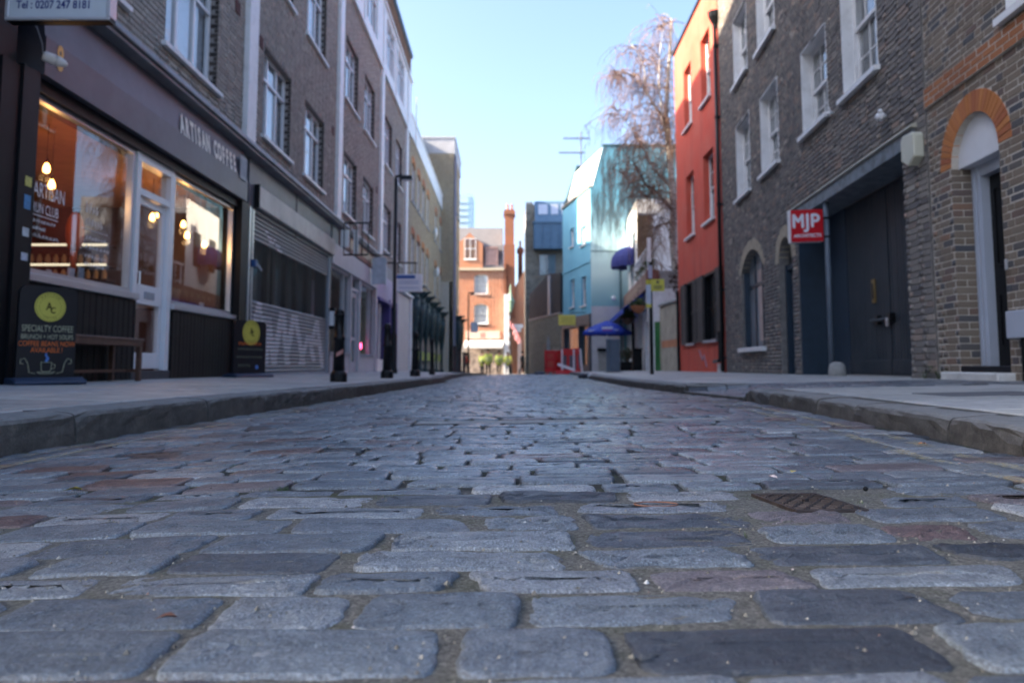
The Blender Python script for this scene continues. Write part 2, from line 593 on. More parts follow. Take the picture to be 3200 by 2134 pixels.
def lay_bricks(fr, bricks, mat, parent, o=0.0, depth=0.022, singles=300, name='brick', stuff='brickwork', hide=None):
    order = sorted(range(len(bricks)), key=lambda i: -shown(fr, bricks[i], o) if not (hide and hide(bricks[i])) else 0)
    single = set(order[:singles])
    single = {i for i in single if shown(fr, bricks[i], o) > 60 and not (hide and hide(bricks[i]))}
    me = unit_brick(mat, fr.sg)
    off = root_loc(parent)
    for i in sorted(single):
        a, b, c, d, j = bricks[i]
        ob = bpy.data.objects.new(name, me)
        COL.objects.link(ob)
        ob.parent = parent
        p = fr.pt(a, o + j, c)
        ob.location = (p[0] - off.x, p[1] - off.y, p[2] - off.z)
        ob.rotation_euler = (0, 0, fr.rot)
        ob.scale = (b - a, depth, d - c)
    rest = [bricks[i] for i in range(len(bricks)) if i not in single]
    if not rest: return
    B = np.array(rest)
    n = len(B)
    s = np.stack([B[:, 0], B[:, 1], B[:, 1], B[:, 0]] * 2 , 1)
    z = np.stack([B[:, 2], B[:, 2], B[:, 3], B[:, 3]] * 2, 1)
    oo = np.concatenate([np.full((n, 4), o - depth), (o + B[:, 4])[:, None].repeat(4, 1)], 1)
    ch = 0.004
    s[:, 4] += ch; s[:, 7] += ch; s[:, 5] -= ch; s[:, 6] -= ch
    z[:, 4] += ch; z[:, 5] += ch; z[:, 6] -= ch; z[:, 7] -= ch
    X = fr.p[0] + fr.d[0] * s + fr.n[0] * oo - off.x
    Y = fr.p[1] + fr.d[1] * s + fr.n[1] * oo - off.y
    V = np.stack([X, Y, z - off.z], -1).reshape(-1, 3)
    q = np.array([[4, 5, 6, 7], [0, 1, 5, 4], [1, 2, 6, 5], [2, 3, 7, 6], [3, 0, 4, 7]])
    if fr.sg > 0: q = q[:, ::-1]
    Fa = (q[None] + 8 * np.arange(n)[:, None, None]).reshape(-1, 4)
    me2 = bpy.data.meshes.new(stuff)
    me2.vertices.add(len(V)); me2.vertices.foreach_set('co', V.ravel())
    me2.loops.add(Fa.size); me2.loops.foreach_set('vertex_index', Fa.ravel().astype(np.int32))
    me2.polygons.add(len(Fa)); me2.polygons.foreach_set('loop_start', np.arange(0, Fa.size, 4, dtype=np.int32))
    me2.materials.append(mat)
    me2.update(calc_edges=True); me2.validate()
    ob = bpy.data.objects.new(stuff, me2); COL.objects.link(ob); ob.parent = parent; ob['kind'] = 'stuff'

def text_mb(mb, body, org, right, up, h, xs=1.0, align='LEFT', m=0, depth=0.004, spacing=1.0, bold=0.0):
    """Lettering as real thin geometry. h = cap height; right/up: unit vectors."""
    cu = bpy.data.curves.new('lettering', 'FONT')
    cu.body = body; cu.size = 1.0; cu.align_x = align; cu.space_character = spacing; cu.resolution_u = 3
    cu.offset = bold
    ob = bpy.data.objects.new('lettering', cu)
    COL.objects.link(ob)
    dg = bpy.context.evaluated_depsgraph_get()
    me = bpy.data.meshes.new_from_object(ob.evaluated_get(dg))
    bpy.data.objects.remove(ob)
    k = h / 0.70
    R, U = Vector(right), Vector(up); N = R.cross(U).normalized() * depth; O = Vector(org)
    b = len(mb.v)
    for v in me.vertices:
        q = O + R * (v.co.x * k * xs) + U * (v.co.y * k) + N
        mb.v.append((q.x, q.y, q.z))
    for p in me.polygons:
        mb.f.append(tuple(b + i for i in p.vertices)); mb.m.append(m)
    bpy.data.meshes.remove(me); bpy.data.curves.remove(cu)
    return mb

# ------------------------------------------------------------------ ground heights
def g(y):
    return -0.0035 * min(max(y - 5, 0), 25) - 0.012 * max(y - 30, 0)
LK = [(-2, -2.10), (3, -2.10), (4.4, -2.05), (5.2, -2.0), (7.5, -1.88), (10, -1.78), (13, -1.68), (17, -1.5), (17.6, -1.62), (22, -1.85), (38, -2.0), (90, -2.0)]
RK = [(-2, 1.55), (2.4, 1.62), (3.0, 1.71), (6.3, 1.95), (7.9, 1.80), (10.8, 1.66), (16.5, 1.80), (24, 2.2), (34, 2.4), (90, 1.0)]
def lerp(tab, y):
    for (a, b), (c, d) in zip(tab, tab[1:]):
        if y <= c: return b + (d - b) * (y - a) / (c - a)
    return tab[-1][1]
def lk(y): return lerp(LK, y)
def rk(y): return lerp(RK, y)
CROWN = [(-2.3, -0.060), (-1.4, -0.035), (-0.6, -0.006), (0.1, 0.0), (0.9, 0.010), (1.5, 0.020), (2.6, 0.022)]
def road_z(x, y): return lerp(CROWN, min(max(x, -2.3), 2.6)) + g(y)
def pav_l(x, y):
    k = lk(y); return 0.088 + 0.057 * (k - x) / (4.46 + k) + g(y)
def pav_r(x, y):
    k = rk(y); return 0.115 + 0.05 * min(1, (x - k) / 2.6) + g(y)
# ================================================================== GROUND
def sett_material():
    m, nt, b = new_mat('granite_sett')
    p = geo_pos(nt)
    r = rand01(nt)
    c = ramp(nt, r, [(0.0, (0.105, 0.13, 0.155)), (0.20, (0.145, 0.172, 0.196)), (0.40, (0.19, 0.215, 0.235)), (0.56, (0.12, 0.143, 0.168)),
                     (0.66, (0.15, 0.128, 0.132)), (0.73, (0.125, 0.08, 0.076)), (0.77, (0.18, 0.20, 0.222)), (0.83, (0.06, 0.073, 0.09)), (0.90, (0.03, 0.038, 0.05)), (0.945, (0.27, 0.285, 0.295)), (1.0, (0.14, 0.16, 0.185))], 'CONSTANT')
    sp = noise(nt, 230, 3, 0.8, p)
    c = mix(nt, 0.9, c, ramp(nt, sp, [(0.34, (0.22, 0.22, 0.24)), (0.50, (0.85, 0.85, 0.86)), (0.60, (1.25, 1.25, 1.25)), (0.70, (2.5, 2.45, 2.4))]), 'MULTIPLY')
    blot = noise(nt, 14, 6, 0.75, p)
    c = mix(nt, 0.8, c, ramp(nt, blot, [(0.30, (0.50, 0.51, 0.54)), (0.52, (1.0, 1.0, 1.0)), (0.70, (1.45, 1.42, 1.36))]), 'MULTIPLY')
    # sandy grit worn into the tops here and there
    gr = math_(nt, 'MULTIPLY', mapr(nt, noise(nt, 5, 6, 0.75, p), 0.55, 0.72), mapr(nt, noise(nt, 120, 4, 0.7, p), 0.45, 0.6))
    c = mix(nt, math_(nt, 'MULTIPLY', gr, 0.6), c, (0.21, 0.20, 0.18))
    nt.links.new(c, b.inputs['Base Color'])
    # stones beyond the relaid foreground are polished by traffic
    sx = nd(nt, 'ShaderNodeSeparateXYZ'); nt.links.new(p, sx.inputs[0])
    pol = math_(nt, 'MULTIPLY', mapr(nt, sx.outputs[1], 1.85, 2.3), mapr(nt, math_(nt, 'ABSOLUTE', math_(nt, 'SUBTRACT', sx.outputs[0], .12)), .8, 1.6, 1, .15))
    rough = mapr(nt, blot, 0.3, 0.7, 0.50, 0.30)
    nt.links.new(math_(nt, 'SUBTRACT', rough, math_(nt, 'MULTIPLY', pol, 0.11)), b.inputs['Roughness'])
    b.inputs['Specular IOR Level'].default_value = 0.8
    b1 = nd(nt, 'ShaderNodeBump'); b1.inputs['Distance'].default_value = 0.0035
    nt.links.new(mapr(nt, pol, 0, 1, .6, .25), b1.inputs['Strength'])
    nt.links.new(sp, b1.inputs['Height'])
    b2 = nd(nt, 'ShaderNodeBump'); b2.inputs['Distance'].default_value = 0.012
    nt.links.new(mapr(nt, pol, 0, 1, .7, .30), b2.inputs['Strength'])
    nt.links.new(noise(nt, 38, 6, 0.7, p), b2.inputs['Height'])
    nt.links.new(b1.outputs[0], b2.inputs['Normal'])
    nt.links.new(b2.outputs[0], b.inputs['Normal'])
    return m

def joint_material():
    """Sandy grit swept into the near joints; older dark filling with moss farther on."""
    m, nt, b = new_mat('sandy_joint')
    p = geo_pos(nt)
    sp = nd(nt, 'ShaderNodeSeparateXYZ'); nt.links.new(p, sp.inputs[0])
    g1 = noise(nt, 190, 5, 0.85, p)
    vo = nd(nt, 'ShaderNodeTexVoronoi'); vo.inputs['Scale'].default_value = 170; nt.links.new(p, vo.inputs['Vector'])
    sand = ramp(nt, g1, [(0.30, (0.07, 0.068, 0.06)), (0.46, (0.165, 0.158, 0.138)), (0.58, (0.23, 0.222, 0.195)), (0.72, (0.46, 0.44, 0.40))])
    vb = nd(nt, 'ShaderNodeRGBToBW'); nt.links.new(vo.outputs['Color'], vb.inputs[0])
    sand = mix(nt, 0.55, sand, mix(nt, 1.0, sand, mapr(nt, vb.outputs[0], .2, .8, .4, 1.5), 'MULTIPLY'))
    old = ramp(nt, g1, [(0.32, (0.016, 0.016, 0.015)), (0.55, (0.055, 0.053, 0.046)), (0.72, (0.13, 0.12, 0.10))])
    yy = math_(nt, 'ADD', sp.outputs[1], math_(nt, 'MULTIPLY', math_(nt, 'SUBTRACT', noise(nt, 3, 3, .6, p), .5), .35))
    c = mix(nt, mapr(nt, yy, 1.85, 1.98), sand, old)
    moss = mapr(nt, noise(nt, 6, 6, 0.75, p), 0.50, 0.62)
    c = mix(nt, math_(nt, 'MULTIPLY', moss, mapr(nt, yy, 1.7, 2.0, .32, .75)), c, ramp(nt, g1, [(0.3, (0.035, 0.045, 0.014)), (0.7, (0.13, 0.15, 0.05))]))
    nt.links.new(c, b.inputs['Base Color'])
    b.inputs['Roughness'].default_value = 0.9
    bump(nt, b, g1, 1.0, 0.010)
    return m

def slab_material():
    m, nt, b = new_mat('york_stone')
    p = geo_pos(nt)
    c = ramp(nt, rand01(nt), [(0, (0.300, 0.307, 0.300)), (0.4, (0.390, 0.390, 0.367)), (0.7, (0.352, 0.360, 0.367)), (1, (0.450, 0.435, 0.390))])
    n1 = noise(nt, 4, 7, 0.72, p)
    c = mix(nt, 0.7, c, ramp(nt, n1, [(0.3, (0.80, 0.80, 0.80)), (0.7, (1.55, 1.55, 1.53))]), 'MULTIPLY')
    sp = noise(nt, 150, 4, 0.7, p)
    c = mix(nt, 0.4, c, ramp(nt, sp, [(0.35, (0.55, 0.55, 0.55)), (0.65, (1.3, 1.3, 1.3))]), 'MULTIPLY')
    c = mix(nt, math_(nt, 'MULTIPLY', mapr(nt, noise(nt, 2.3, 6, 0.8, p), 0.58, 0.72), 0.45), c, (0.10, 0.105, 0.085))
    vo = nd(nt, 'ShaderNodeTexVoronoi'); vo.inputs['Scale'].default_value = 5.5; nt.links.new(p, vo.inputs['Vector'])
    c = mix(nt, math_(nt, 'MULTIPLY', mapr(nt, vo.outputs['Distance'], .085, .10, 1, 0), .6), c, (.10, .10, .10))       # trodden gum
    nt.links.new(c, b.inputs['Base Color'])
    nt.links.new(mapr(nt, n1, 0.3, 0.7, 0.6, 0.36), b.inputs['Roughness'])
    bump(nt, b, sp, 0.35, 0.004)
    return m

def kerb_material():
    m, nt, b = new_mat('kerb_granite')
    p = geo_pos(nt)
    c = ramp(nt, rand01(nt), [(0, (0.085, 0.08, 0.075)), (0.5, (0.13, 0.12, 0.11)), (1, (0.10, 0.098, 0.098))])
    n1 = noise(nt, 9, 8, 0.8, p)
    c = mix(nt, 0.85, c, ramp(nt, n1, [(0.3, (0.28, 0.26, 0.25)), (0.55, (0.9, 0.88, 0.85)), (0.72, (1.9, 1.8, 1.65))]), 'MULTIPLY')
    sp = noise(nt, 170, 4, 0.75, p)
    c = mix(nt, 0.5, c, ramp(nt, sp, [(0.35, (0.5, 0.5, 0.5)), (0.65, (1.45, 1.45, 1.45))]), 'MULTIPLY')
    # upward faces take a paler tone, the riser is grimy
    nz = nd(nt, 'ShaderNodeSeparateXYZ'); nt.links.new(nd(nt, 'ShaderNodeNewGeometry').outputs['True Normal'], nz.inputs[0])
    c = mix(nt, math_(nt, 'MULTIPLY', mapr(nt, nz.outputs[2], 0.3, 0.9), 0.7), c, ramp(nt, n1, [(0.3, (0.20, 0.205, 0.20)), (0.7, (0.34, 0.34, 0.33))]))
    nt.links.new(c, b.inputs['Base Color'])
    b.inputs['Roughness'].default_value = 0.75
    bump(nt, b, noise(nt, 45, 7, 0.8, p), 0.8, 0.012)
    return m

M['sett'] = sett_material(); M['joint'] = joint_material(); M['slab'] = slab_material(); M['kerb'] = kerb_material()
M['pave_bed'] = paint('pavement_bed', (0.07, 0.068, 0.06), 0.95, 0.4, 20, 0.4)
M['soil'] = paint('distant_ground', (0.12, 0.115, 0.105), 0.95, 0.3, 0.3, 0)

def grid_sheet(xs_of, ys, zf, n):
    mb = MB()
    for y in ys:
        a, b = xs_of(y)
        for i in range(n + 1):
            x = a + (b - a) * i / n
            mb.v.append((x, y, zf(x, y)))
    for j in range(len(ys) - 1):
        for i in range(n):
            q = j * (n + 1) + i
            mb.f.append((q, q + 1, q + n + 2, q + n + 1)); mb.m.append(0)
    return mb

mb = MB(); mb.face([(-900, -300, -1.9), (900, -300, -1.9), (900, 1500, -1.9), (-900, 1500, -1.9)])
build('ground', mb, M['soil'], kind='structure', fix=False)

ys = [-3, -1, 0] + [0.4 + 0.02 * i for i in range(105)] + [2.5 + 0.25 * i for i in range(113)] + [31 + i for i in range(42)]
bed_noise = lambda x, y: 0.0016 * math.sin(x * 31 + y * 17) * math.sin(y * 41 - x * 13) if y < 6 else 0
road = build('road', grid_sheet(lambda y: (lk(y) - 0.15, rk(y) + (0.15 if not 6 < y < 8.3 else 0.15)), ys, lambda x, y: road_z(x, y) - (0.0045 if y < 1.9 else 0.0095) + bed_noise(x, y), 60), M['joint'], kind='structure', fix=False, smooth=True)

# ---- setts: rows of granite blocks laid across the street
def sett_shape(lx, ly, n, rings, rr, rough, skew):
    """Rounded block outline with a worn, domed top. Returns vertices (local, z=0 at the arris level) and faces."""
    v, f = [], []
    # four cleft corners pulled in by different amounts, then rounded off
    ci = 0.03 * rough
    cs = [(sx * (lx / 2 - rr.uniform(0, ci) * lx), sy * (ly / 2 - rr.uniform(0, ci * 1.5) * ly)) for sx, sy in ((1, 1), (-1, 1), (-1, -1), (1, -1))]
    if rr.random() < 0.35 * rough:
        i = rr.randrange(4); cs[i] = (cs[i][0] * rr.uniform(.78, .92), cs[i][1] * rr.uniform(.75, .95))
    per = n // 4
    base = []
    for i in range(4):
        c0, c1, c2 = cs[i - 1], cs[i], cs[(i + 1) % 4]
        R = min(lx, ly) * rr.uniform(0.07, 0.26)
        def tow(p, q, d):
            L = math.hypot(q[0] - p[0], q[1] - p[1]); t = min(d / L, .45); return (p[0] + (q[0] - p[0]) * t, p[1] + (q[1] - p[1]) * t)
        A, B = tow(c1, c0, R), tow(c1, c2, R)
        k = max(2, per // 2)
        for j in range(k):                                   # rounded corner
            t = j / (k - 1); base.append(((1 - t) ** 2 * A[0] + 2 * t * (1 - t) * c1[0] + t * t * B[0], (1 - t) ** 2 * A[1] + 2 * t * (1 - t) * c1[1] + t * t * B[1]))
        C = tow(c2, c1, R)
        for j in range(per - k):                             # rough edge
            t = (j + 1) / (per - k + 1); w = rr.gauss(0, .0022) * rough
            ex, ey = C[0] - B[0], C[1] - B[1]; L = math.hypot(ex, ey) + 1e-9
            base.append((B[0] + ex * t - ey / L * w, B[1] + ey * t + ex / L * w))
    n = len(base)
    base = [(x + y * skew, y) for x, y in base]
    for d, z in rings:
        kx, ky = (lx / 2 - d) / (lx / 2), (ly / 2 - d) / (ly / 2)
        for x, y in base:
            chip = -rr.uniform(.001, .004) * rough if 0.001 < d < 0.01 and rr.random() < .16 else 0
            jz = rr.uniform(-1, 1) * rough * (0.0030 if d > 0.01 else 0.0014) if z > -0.02 else 0
            v.append((x * kx, y * ky, z + jz + chip))
    nr = len(rings)
    for i in range(nr - 1):
        for k in range(n):
            k2 = (k + 1) % n
            f.append((i * n + k, i * n + k2, (i + 1) * n + k2, (i + 1) * n + k))
    f.append(tuple((nr - 1) * n + k for k in range(n)))
    return v, f

H_RINGS = [(0.0, -0.03), (0.0, -0.008), (0.0012, -0.0034), (0.0036, -0.0011), (0.0085, -0.0002), (0.022, 0.0004), (0.038, 0.0006), (0.056, 0.0006)]
M_RINGS = [(0.0, -0.025), (0.0008, -0.006), (0.0045, -0.0008), (0.018, 0.0006)]
F_RINGS = [(0.0, -0.02), (0.006, -0.004), (0.018, 0.001)]
rr = random.Random(11)
setts = []
y = -0.6
row = 0
while y < 70:
    near = y < 1.93
    far = y > 9
    dy = rr.uniform(0.115, 0.15) if not far else rr.uniform(0.12, 0.14)
    if y < 0.95: dy = rr.uniform(0.135, 0.165)
    x = lk(y) + 0.02 + rr.uniform(0, 0.1)
    end = rk(y) - 0.01
    gap = rr.uniform(0.006, 0.014) if near else rr.uniform(0.007, 0.012)
    while x < end - 0.06:
        lx = rr.uniform(0.19, 0.31) if rr.random() < 0.8 else rr.uniform(0.13, 0.2)
        if near and rr.random() < 0.3: lx = rr.uniform(0.26, 0.36)
        lx = min(lx, end - x)
        gx = gap * rr.uniform(0.5, 1.8 if near else 1.4)
        xm, ym = x + lx / 2, y + dy / 2
        wob = 0.018 * math.sin(xm * 1.7 + row * 0.37) + 0.03 * math.sin(xm * 0.8 + 0.6)
        x += lx + gx
        if 4.02 < ym < 4.30 and -0.55 < xm < 1.15: continue          # concrete repair
        if abs(ym - 1.705) < 0.13 and abs(xm - 0.655) < 0.14: continue   # iron cover
        setts.append((xm, ym + wob, lx, dy - gap, near, rr.uniform(-1, 1)))
    y += dy
    row += 1

def sett_px(s):
    q = cam_px((s[0], s[1], road_z(s[0], s[1])))
    if q is None or not (-120 < q[0] < 3320 and q[1] < 2250): return 0
    return s[2] * s[3] / max(s[1], 0.1) ** 3
order = sorted(range(len(setts)), key=lambda i: -sett_px(setts[i]))
single = {i for i in order[:300] if sett_px(setts[i]) > 0}
stuff = MB()
for i, (xm, ym, lx, ly, near, h) in enumerate(setts):
    sg = i in single
    if sg: rings, n = H_RINGS, 32
    elif ym < 8: rings, n = M_RINGS, 16
    else: rings, n = F_RINGS, 8
    rough = 1.7 if near and xm > -0.15 and ym > 1.22 and ym < 1.93 else (0.9 if near else 0.6)
    v, f = sett_shape(lx, ly, n, rings, rr, rough, rr.uniform(-0.12, 0.12) * (1 if near else 0.5))
    hz = h * (0.0028 if near else 0.0032)
    # the sunken, loose patch left of the middle
    dd = math.hypot((xm + 0.55) / 0.35, (ym - 1.85) / 0.12)
    if dd < 1: hz -= 0.008 * (1 - dd)
    tx, ty = rr.uniform(-1, 1) * 0.02, rr.uniform(-1, 1) * 0.025
    z0 = road_z(xm, ym) + hz
    sl = (road_z(xm + 0.05, ym) - road_z(xm - 0.05, ym)) / 0.1
    v = [(a, b, c + a * (sl + tx) + b * ty) for a, b, c in v]
    if sg:
        me = mesh_of('sett', v, f, [M['sett']], smooth=True)
        ob = bpy.data.objects.new('sett', me); COL.objects.link(ob)
        ob.parent = road; ob.location = (xm, ym, z0)
    else:
        b0 = len(stuff.v)
        stuff.v += [(a + xm, b + ym, c + z0) for a, b, c in v]
        stuff.f += [tuple(q + b0 for q in t) for t in f]; stuff.m += [0] * len(f)
build('sett_paving', stuff, M['sett'], parent=road, smooth=True, kind='stuff', fix=False)

# grit and small chippings lying in the joints
gm = MB()
for k in range(5200):
    y_ = 0.55 + 2.9 * rr.random() ** 1.7
    x_ = rr.uniform(-1.1 - y_ * 0.45, 1.0 + y_ * 0.45)
    if not lk(y_) < x_ < rk(y_): continue
    r = rr.uniform(0.0007, 0.0024) * (1.6 if rr.random() < 0.06 else 1)
    z = road_z(x_, y_) + (-0.004 if rr.random() < 0.85 else 0.002)
    a = rr.uniform(0, 6.28)
    p = [(x_ + r * 1.5 * math.cos(a + q), y_ + r * 1.5 * math.sin(a + q), z) for q in (0, 1.6, 3.3, 4.9)] + [(x_ + r * .3, y_, z + r * rr.uniform(1, 2.0))]
    b0 = len(gm.v); gm.v += p
    for q in range(4):
        gm.f.append((b0 + q, b0 + (q + 1) % 4, b0 + 4)); gm.m.append(0)
def grit_mat():
    m, nt, b = new_mat('grit')
    nt.links.new(ramp(nt, rand01(nt), [(0, (0.10, 0.09, 0.075)), (0.5, (0.2, 0.185, 0.15)), (0.9, (0.34, 0.32, 0.28)), (0.96, (0.2, 0.09, 0.06)), (1, (0.6, 0.6, 0.58))]), b.inputs['Base Color'])
    b.inputs['Roughness'].default_value = 0.85
    return m
build('grit', gm, grit_mat(), parent=road, kind='stuff', fix=False)

# tufts of moss and grass in the wider joints
tm = MB()
for k in range(150):
    if k < 60:
        cx, cy = [(0.09, 2.05), (-0.62, 1.98), (-0.30, 1.83), (-1.25, 2.05), (0.03, 1.33), (-0.95, 2.5)][k % 6]
        cx += rr.gauss(0, 0.035); cy += rr.gauss(0, 0.012)
    else:
        cy = rr.uniform(1.3, 5); cx = rr.uniform(-1.7, 1.0)
    z = road_z(cx, cy) - 0.012
    for q in range(7):
        a = rr.uniform(0, 6.28); l = rr.uniform(0.006, 0.02); s = rr.uniform(0.0008, 0.0016)
        dx, dy_ = math.cos(a), math.sin(a); bx, by = cx + rr.gauss(0, .008), cy + rr.gauss(0, .005)
        tm.face([(bx - dy_ * s, by + dx * s, z), (bx + dy_ * s, by - dx * s, z), (bx + dx * l * .6, by + dy_ * l * .6, z + l)])
build('joint_grass', tm, M['leaf'], parent=road, kind='stuff', fix=False)

# concrete repair across the setts
mb = MB()
for i in range(17):
    xa, xb = -0.52 + i * 0.1, -0.42 + i * 0.1
    mb.face([(xa, 4.05, road_z(xa, 4.05) + .001), (xb, 4.05, road_z(xb, 4.05) + .001), (xb, 4.27, road_z(xb, 4.27) + .001), (xa, 4.27, road_z(xa, 4.27) + .001)])
build('repair_strip', mb, M['concrete'], parent=road, fix=False)

# ---- yellow lines, worn and broken
def line_mat():
    m, nt, b = new_mat('worn_yellow_line')
    p = geo_pos(nt)
    n1 = noise(nt, 22, 6, 0.8, p)
    nt.links.new(ramp(nt, n1, [(0.35, (0.36, 0.30, 0.18)), (0.65, (0.52, 0.43, 0.22))]), b.inputs['Base Color'])
    b.inputs['Roughness'].default_value = 0.8
    a = math_(nt, 'MULTIPLY', mapr(nt, noise(nt, 7, 7, 0.8, p), 0.44, 0.54), mapr(nt, noise(nt, 70, 4, 0.7, p), 0.38, 0.55))
    nt.links.new(math_(nt, 'MULTIPLY', a, 0.6), b.inputs['Alpha'])
    return m
lm = line_mat()
for side in (0, 1):
    for off in (0.20, 0.34):
        mb = MB()
        y_ = 0.5
        while y_ < 45:
            st = 0.12 if y_ < 12 else 1.0
            pts = []
            for yy in (y_, y_ + st):
                e = lk(yy) + off if side == 0 else rk(yy) - off
                for w in (-0.028, 0.028):
                    pts.append((e + w, yy, road_z(e + w, yy) + 0.0065))
            mb.face([pts[0], pts[1], pts[3], pts[2]])
            y_ += st
        build('road_marking', mb, lm, kind='structure', fix=False)

# ---- kerbs
def kerb_stone(parent, ya, yb, side, joint=0.013):
    """One granite kerb stone, its riser towards the road."""
    n = max(2, int((yb - ya) / 0.09))
    if ya > 14: n = 3
    mb = MB()
    sg = -1 if side == 'L' else 1
    edge = lk if side == 'L' else rk
    pv = pav_l if side == 'L' else pav_r
    tone = rr.uniform(-0.004, 0.004)
    prof = [(0.0, -0.24), (0.0, -0.028), (0.006, -0.012), (0.018, -0.003), (0.034, 0.0), (0.26, 0.0), (0.26, -0.1)]
    if ya < 8: prof = [(0.0, -0.24), (0.0, -0.10), (0.0, -0.06), (0.0, -0.028), (0.006, -0.012), (0.018, -0.003), (0.034, 0.0), (0.15, 0.001), (0.26, 0.0), (0.26, -0.1)]
    k = len(prof)
    for i in range(n + 1):
        y_ = ya + joint / 2 + (yb - ya - joint) * i / n
        e = edge(y_) ; z = pv(e, y_) + tone
        for (o, h) in prof:
            endr = 0.014 if i in (0, n) and h > -0.03 and o < 0.05 else 0
            q = rr.gauss(0, 0.0026) if ya < 9 and h > -0.2 else 0
            mb.v.append((e + sg * (o + endr * 0.5 + (q if o < 0.04 else 0)), y_, z + h - endr * 0.6 + (q * 0.5 if h > -0.02 else 0)))
    for i in range(n):
        for j in range(k - 1):
            mb.f.append((i * k + j, i * k + j + 1, (i + 1) * k + j + 1, (i + 1) * k + j)); mb.m.append(0)
    mb.f.append(tuple(range(k))); mb.f.append(tuple(n * k + j for j in range(k - 1, -1, -1))); mb.m += [0, 0]
    return build('kerb_stone', mb, M['kerb'], parent=parent, smooth=False)

kerb_l = thing('kerb', None, None); kerb_l['kind'] = 'structure'
kerb_r = thing('kerb', None, None); kerb_r['kind'] = 'structure'
cuts = [-1.2, -0.1, 0.95, 2.0, 3.0, 3.62, 5.02, 6.0, 6.95, 7.9, 8.9, 9.8, 10.7, 11.6, 12.5, 13.4, 14.3, 15.2, 16.1, 17.0]
for a, b in zip(cuts, cuts[1:]): kerb_stone(kerb_l, a, b, 'L')
y_ = 17.6
while y_ < 60: kerb_stone(kerb_l, y_, y_ + 1.2, 'L'); y_ += 1.2
cuts = [-1.2, -0.1, 0.9, 1.75, 2.42, 2.98, 3.95, 4.55, 5.05, 5.6, 6.02, 6.3]
for a, b in zip(cuts, cuts[1:]): kerb_stone(kerb_r, a, b, 'R')
cuts = [7.9, 8.8, 9.7, 10.6, 11.5, 12.4, 13.3, 14.2, 15.1, 16.0, 17.0, 18, 19, 20, 21, 22, 23, 24]
for a, b in zip(cuts, cuts[1:]): kerb_stone(kerb_r, a, b, 'R')
y_ = 24
while y_ < 60: kerb_stone(kerb_r, y_, y_ + 1.2, 'R'); y_ += 1.2
# return kerb at the far side of the crossover, running back to the pavement
for i in range(2):
    xa, xb = rk(7.9) + 0.02 + i * 0.42, rk(7.9) + 0.43 + i * 0.42
    mb = MB()
    za, zb = pav_r(xa, 7.9), pav_r(xb, 7.9)
    mb.sprism(WFr(), [(7.88, -0.15), (7.88, za - 0.015), (7.895, za - 0.001), (8.06, za - 0.001), (8.06, -0.15)], xa, xb)
    build('kerb_stone', mb, M['kerb'], parent=kerb_r)

# ---- pavements: flagstones on a bed
RFX = lambda y: 4.13 + 0.076 * y if y < 19.9 else (5.234 + 0.0204 * y if y < 41 else 4.33 - 0.188 * (y - 41))
def right_edge(y): return RFX(y) + 0.3
def pav_in(y): return rk(y) + 0.24
def pr(x, y):
    """right pavement with the dropped crossing between 6.3 and 7.9"""
    z = pav_r(x, y)
    t = max(0.0, min(1.0, (y - 6.28) / 0.06)) * max(0.0, min(1.0, (7.92 - y) / 0.06))
    if t > 0:
        k = max(0.0, min(1.0, (x - rk(y)) / 1.25))
        low = road_z(2.0, y) + 0.022
        z = z + (low + (z - low) * (k * k * (3 - 2 * k)) - z) * t
    return z
ysp = [-3, -2, -1, 0] + [0.5 * i for i in range(1, 12)] + [6.2, 6.28, 6.3, 6.34, 6.6, 7, 7.4, 7.8, 7.86, 7.92, 8.2] + [9 + i for i in range(60)]
pave_l = build('pavement', grid_sheet(lambda y: (-4.9, lk(y) - 0.2), [q for q in ysp], lambda x, y: pav_l(x, y) - 0.006, 6), M['pave_bed'], kind='structure', fix=False)
pave_r = build('pavement', grid_sheet(lambda y: (rk(y) + (0.0 if 6.28 < y < 7.92 else 0.2), right_edge(y) + 0.5), [q for q in ysp], lambda x, y: pr(x, y) - 0.006, 12), M['pave_bed'], kind='structure', fix=False)

def flag(mb, c, zf, th=0.02, e=0.006):
    """One flagstone from its four plan corners, edges eased, following the fall of the pavement."""
    cx = sum(p[0] for p in c) / 4; cy = sum(p[1] for p in c) / 4
    t = rr.uniform(-0.0018, 0.0018)
    b = len(mb.v)
    mb.v += [(x, y, zf(x, y) - th) for x, y in c] + [(x, y, zf(x, y) - e * 0.7 + t) for x, y in c]
    for x, y in c:
        L = math.hypot(x - cx, y - cy); k = 1 - e * 1.4 / L
        xx, yy = cx + (x - cx) * k, cy + (y - cy) * k
        mb.v.append((xx, yy, zf(xx, yy) + t))
    for i in range(4):
        j = (i + 1) % 4
        mb.f += [(b + i, b + j, b + 4 + j, b + 4 + i), (b + 4 + i, b + 4 + j, b + 8 + j, b + 8 + i)]
    mb.f.append((b + 8, b + 9, b + 10, b + 11)); mb.m += [0] * 9

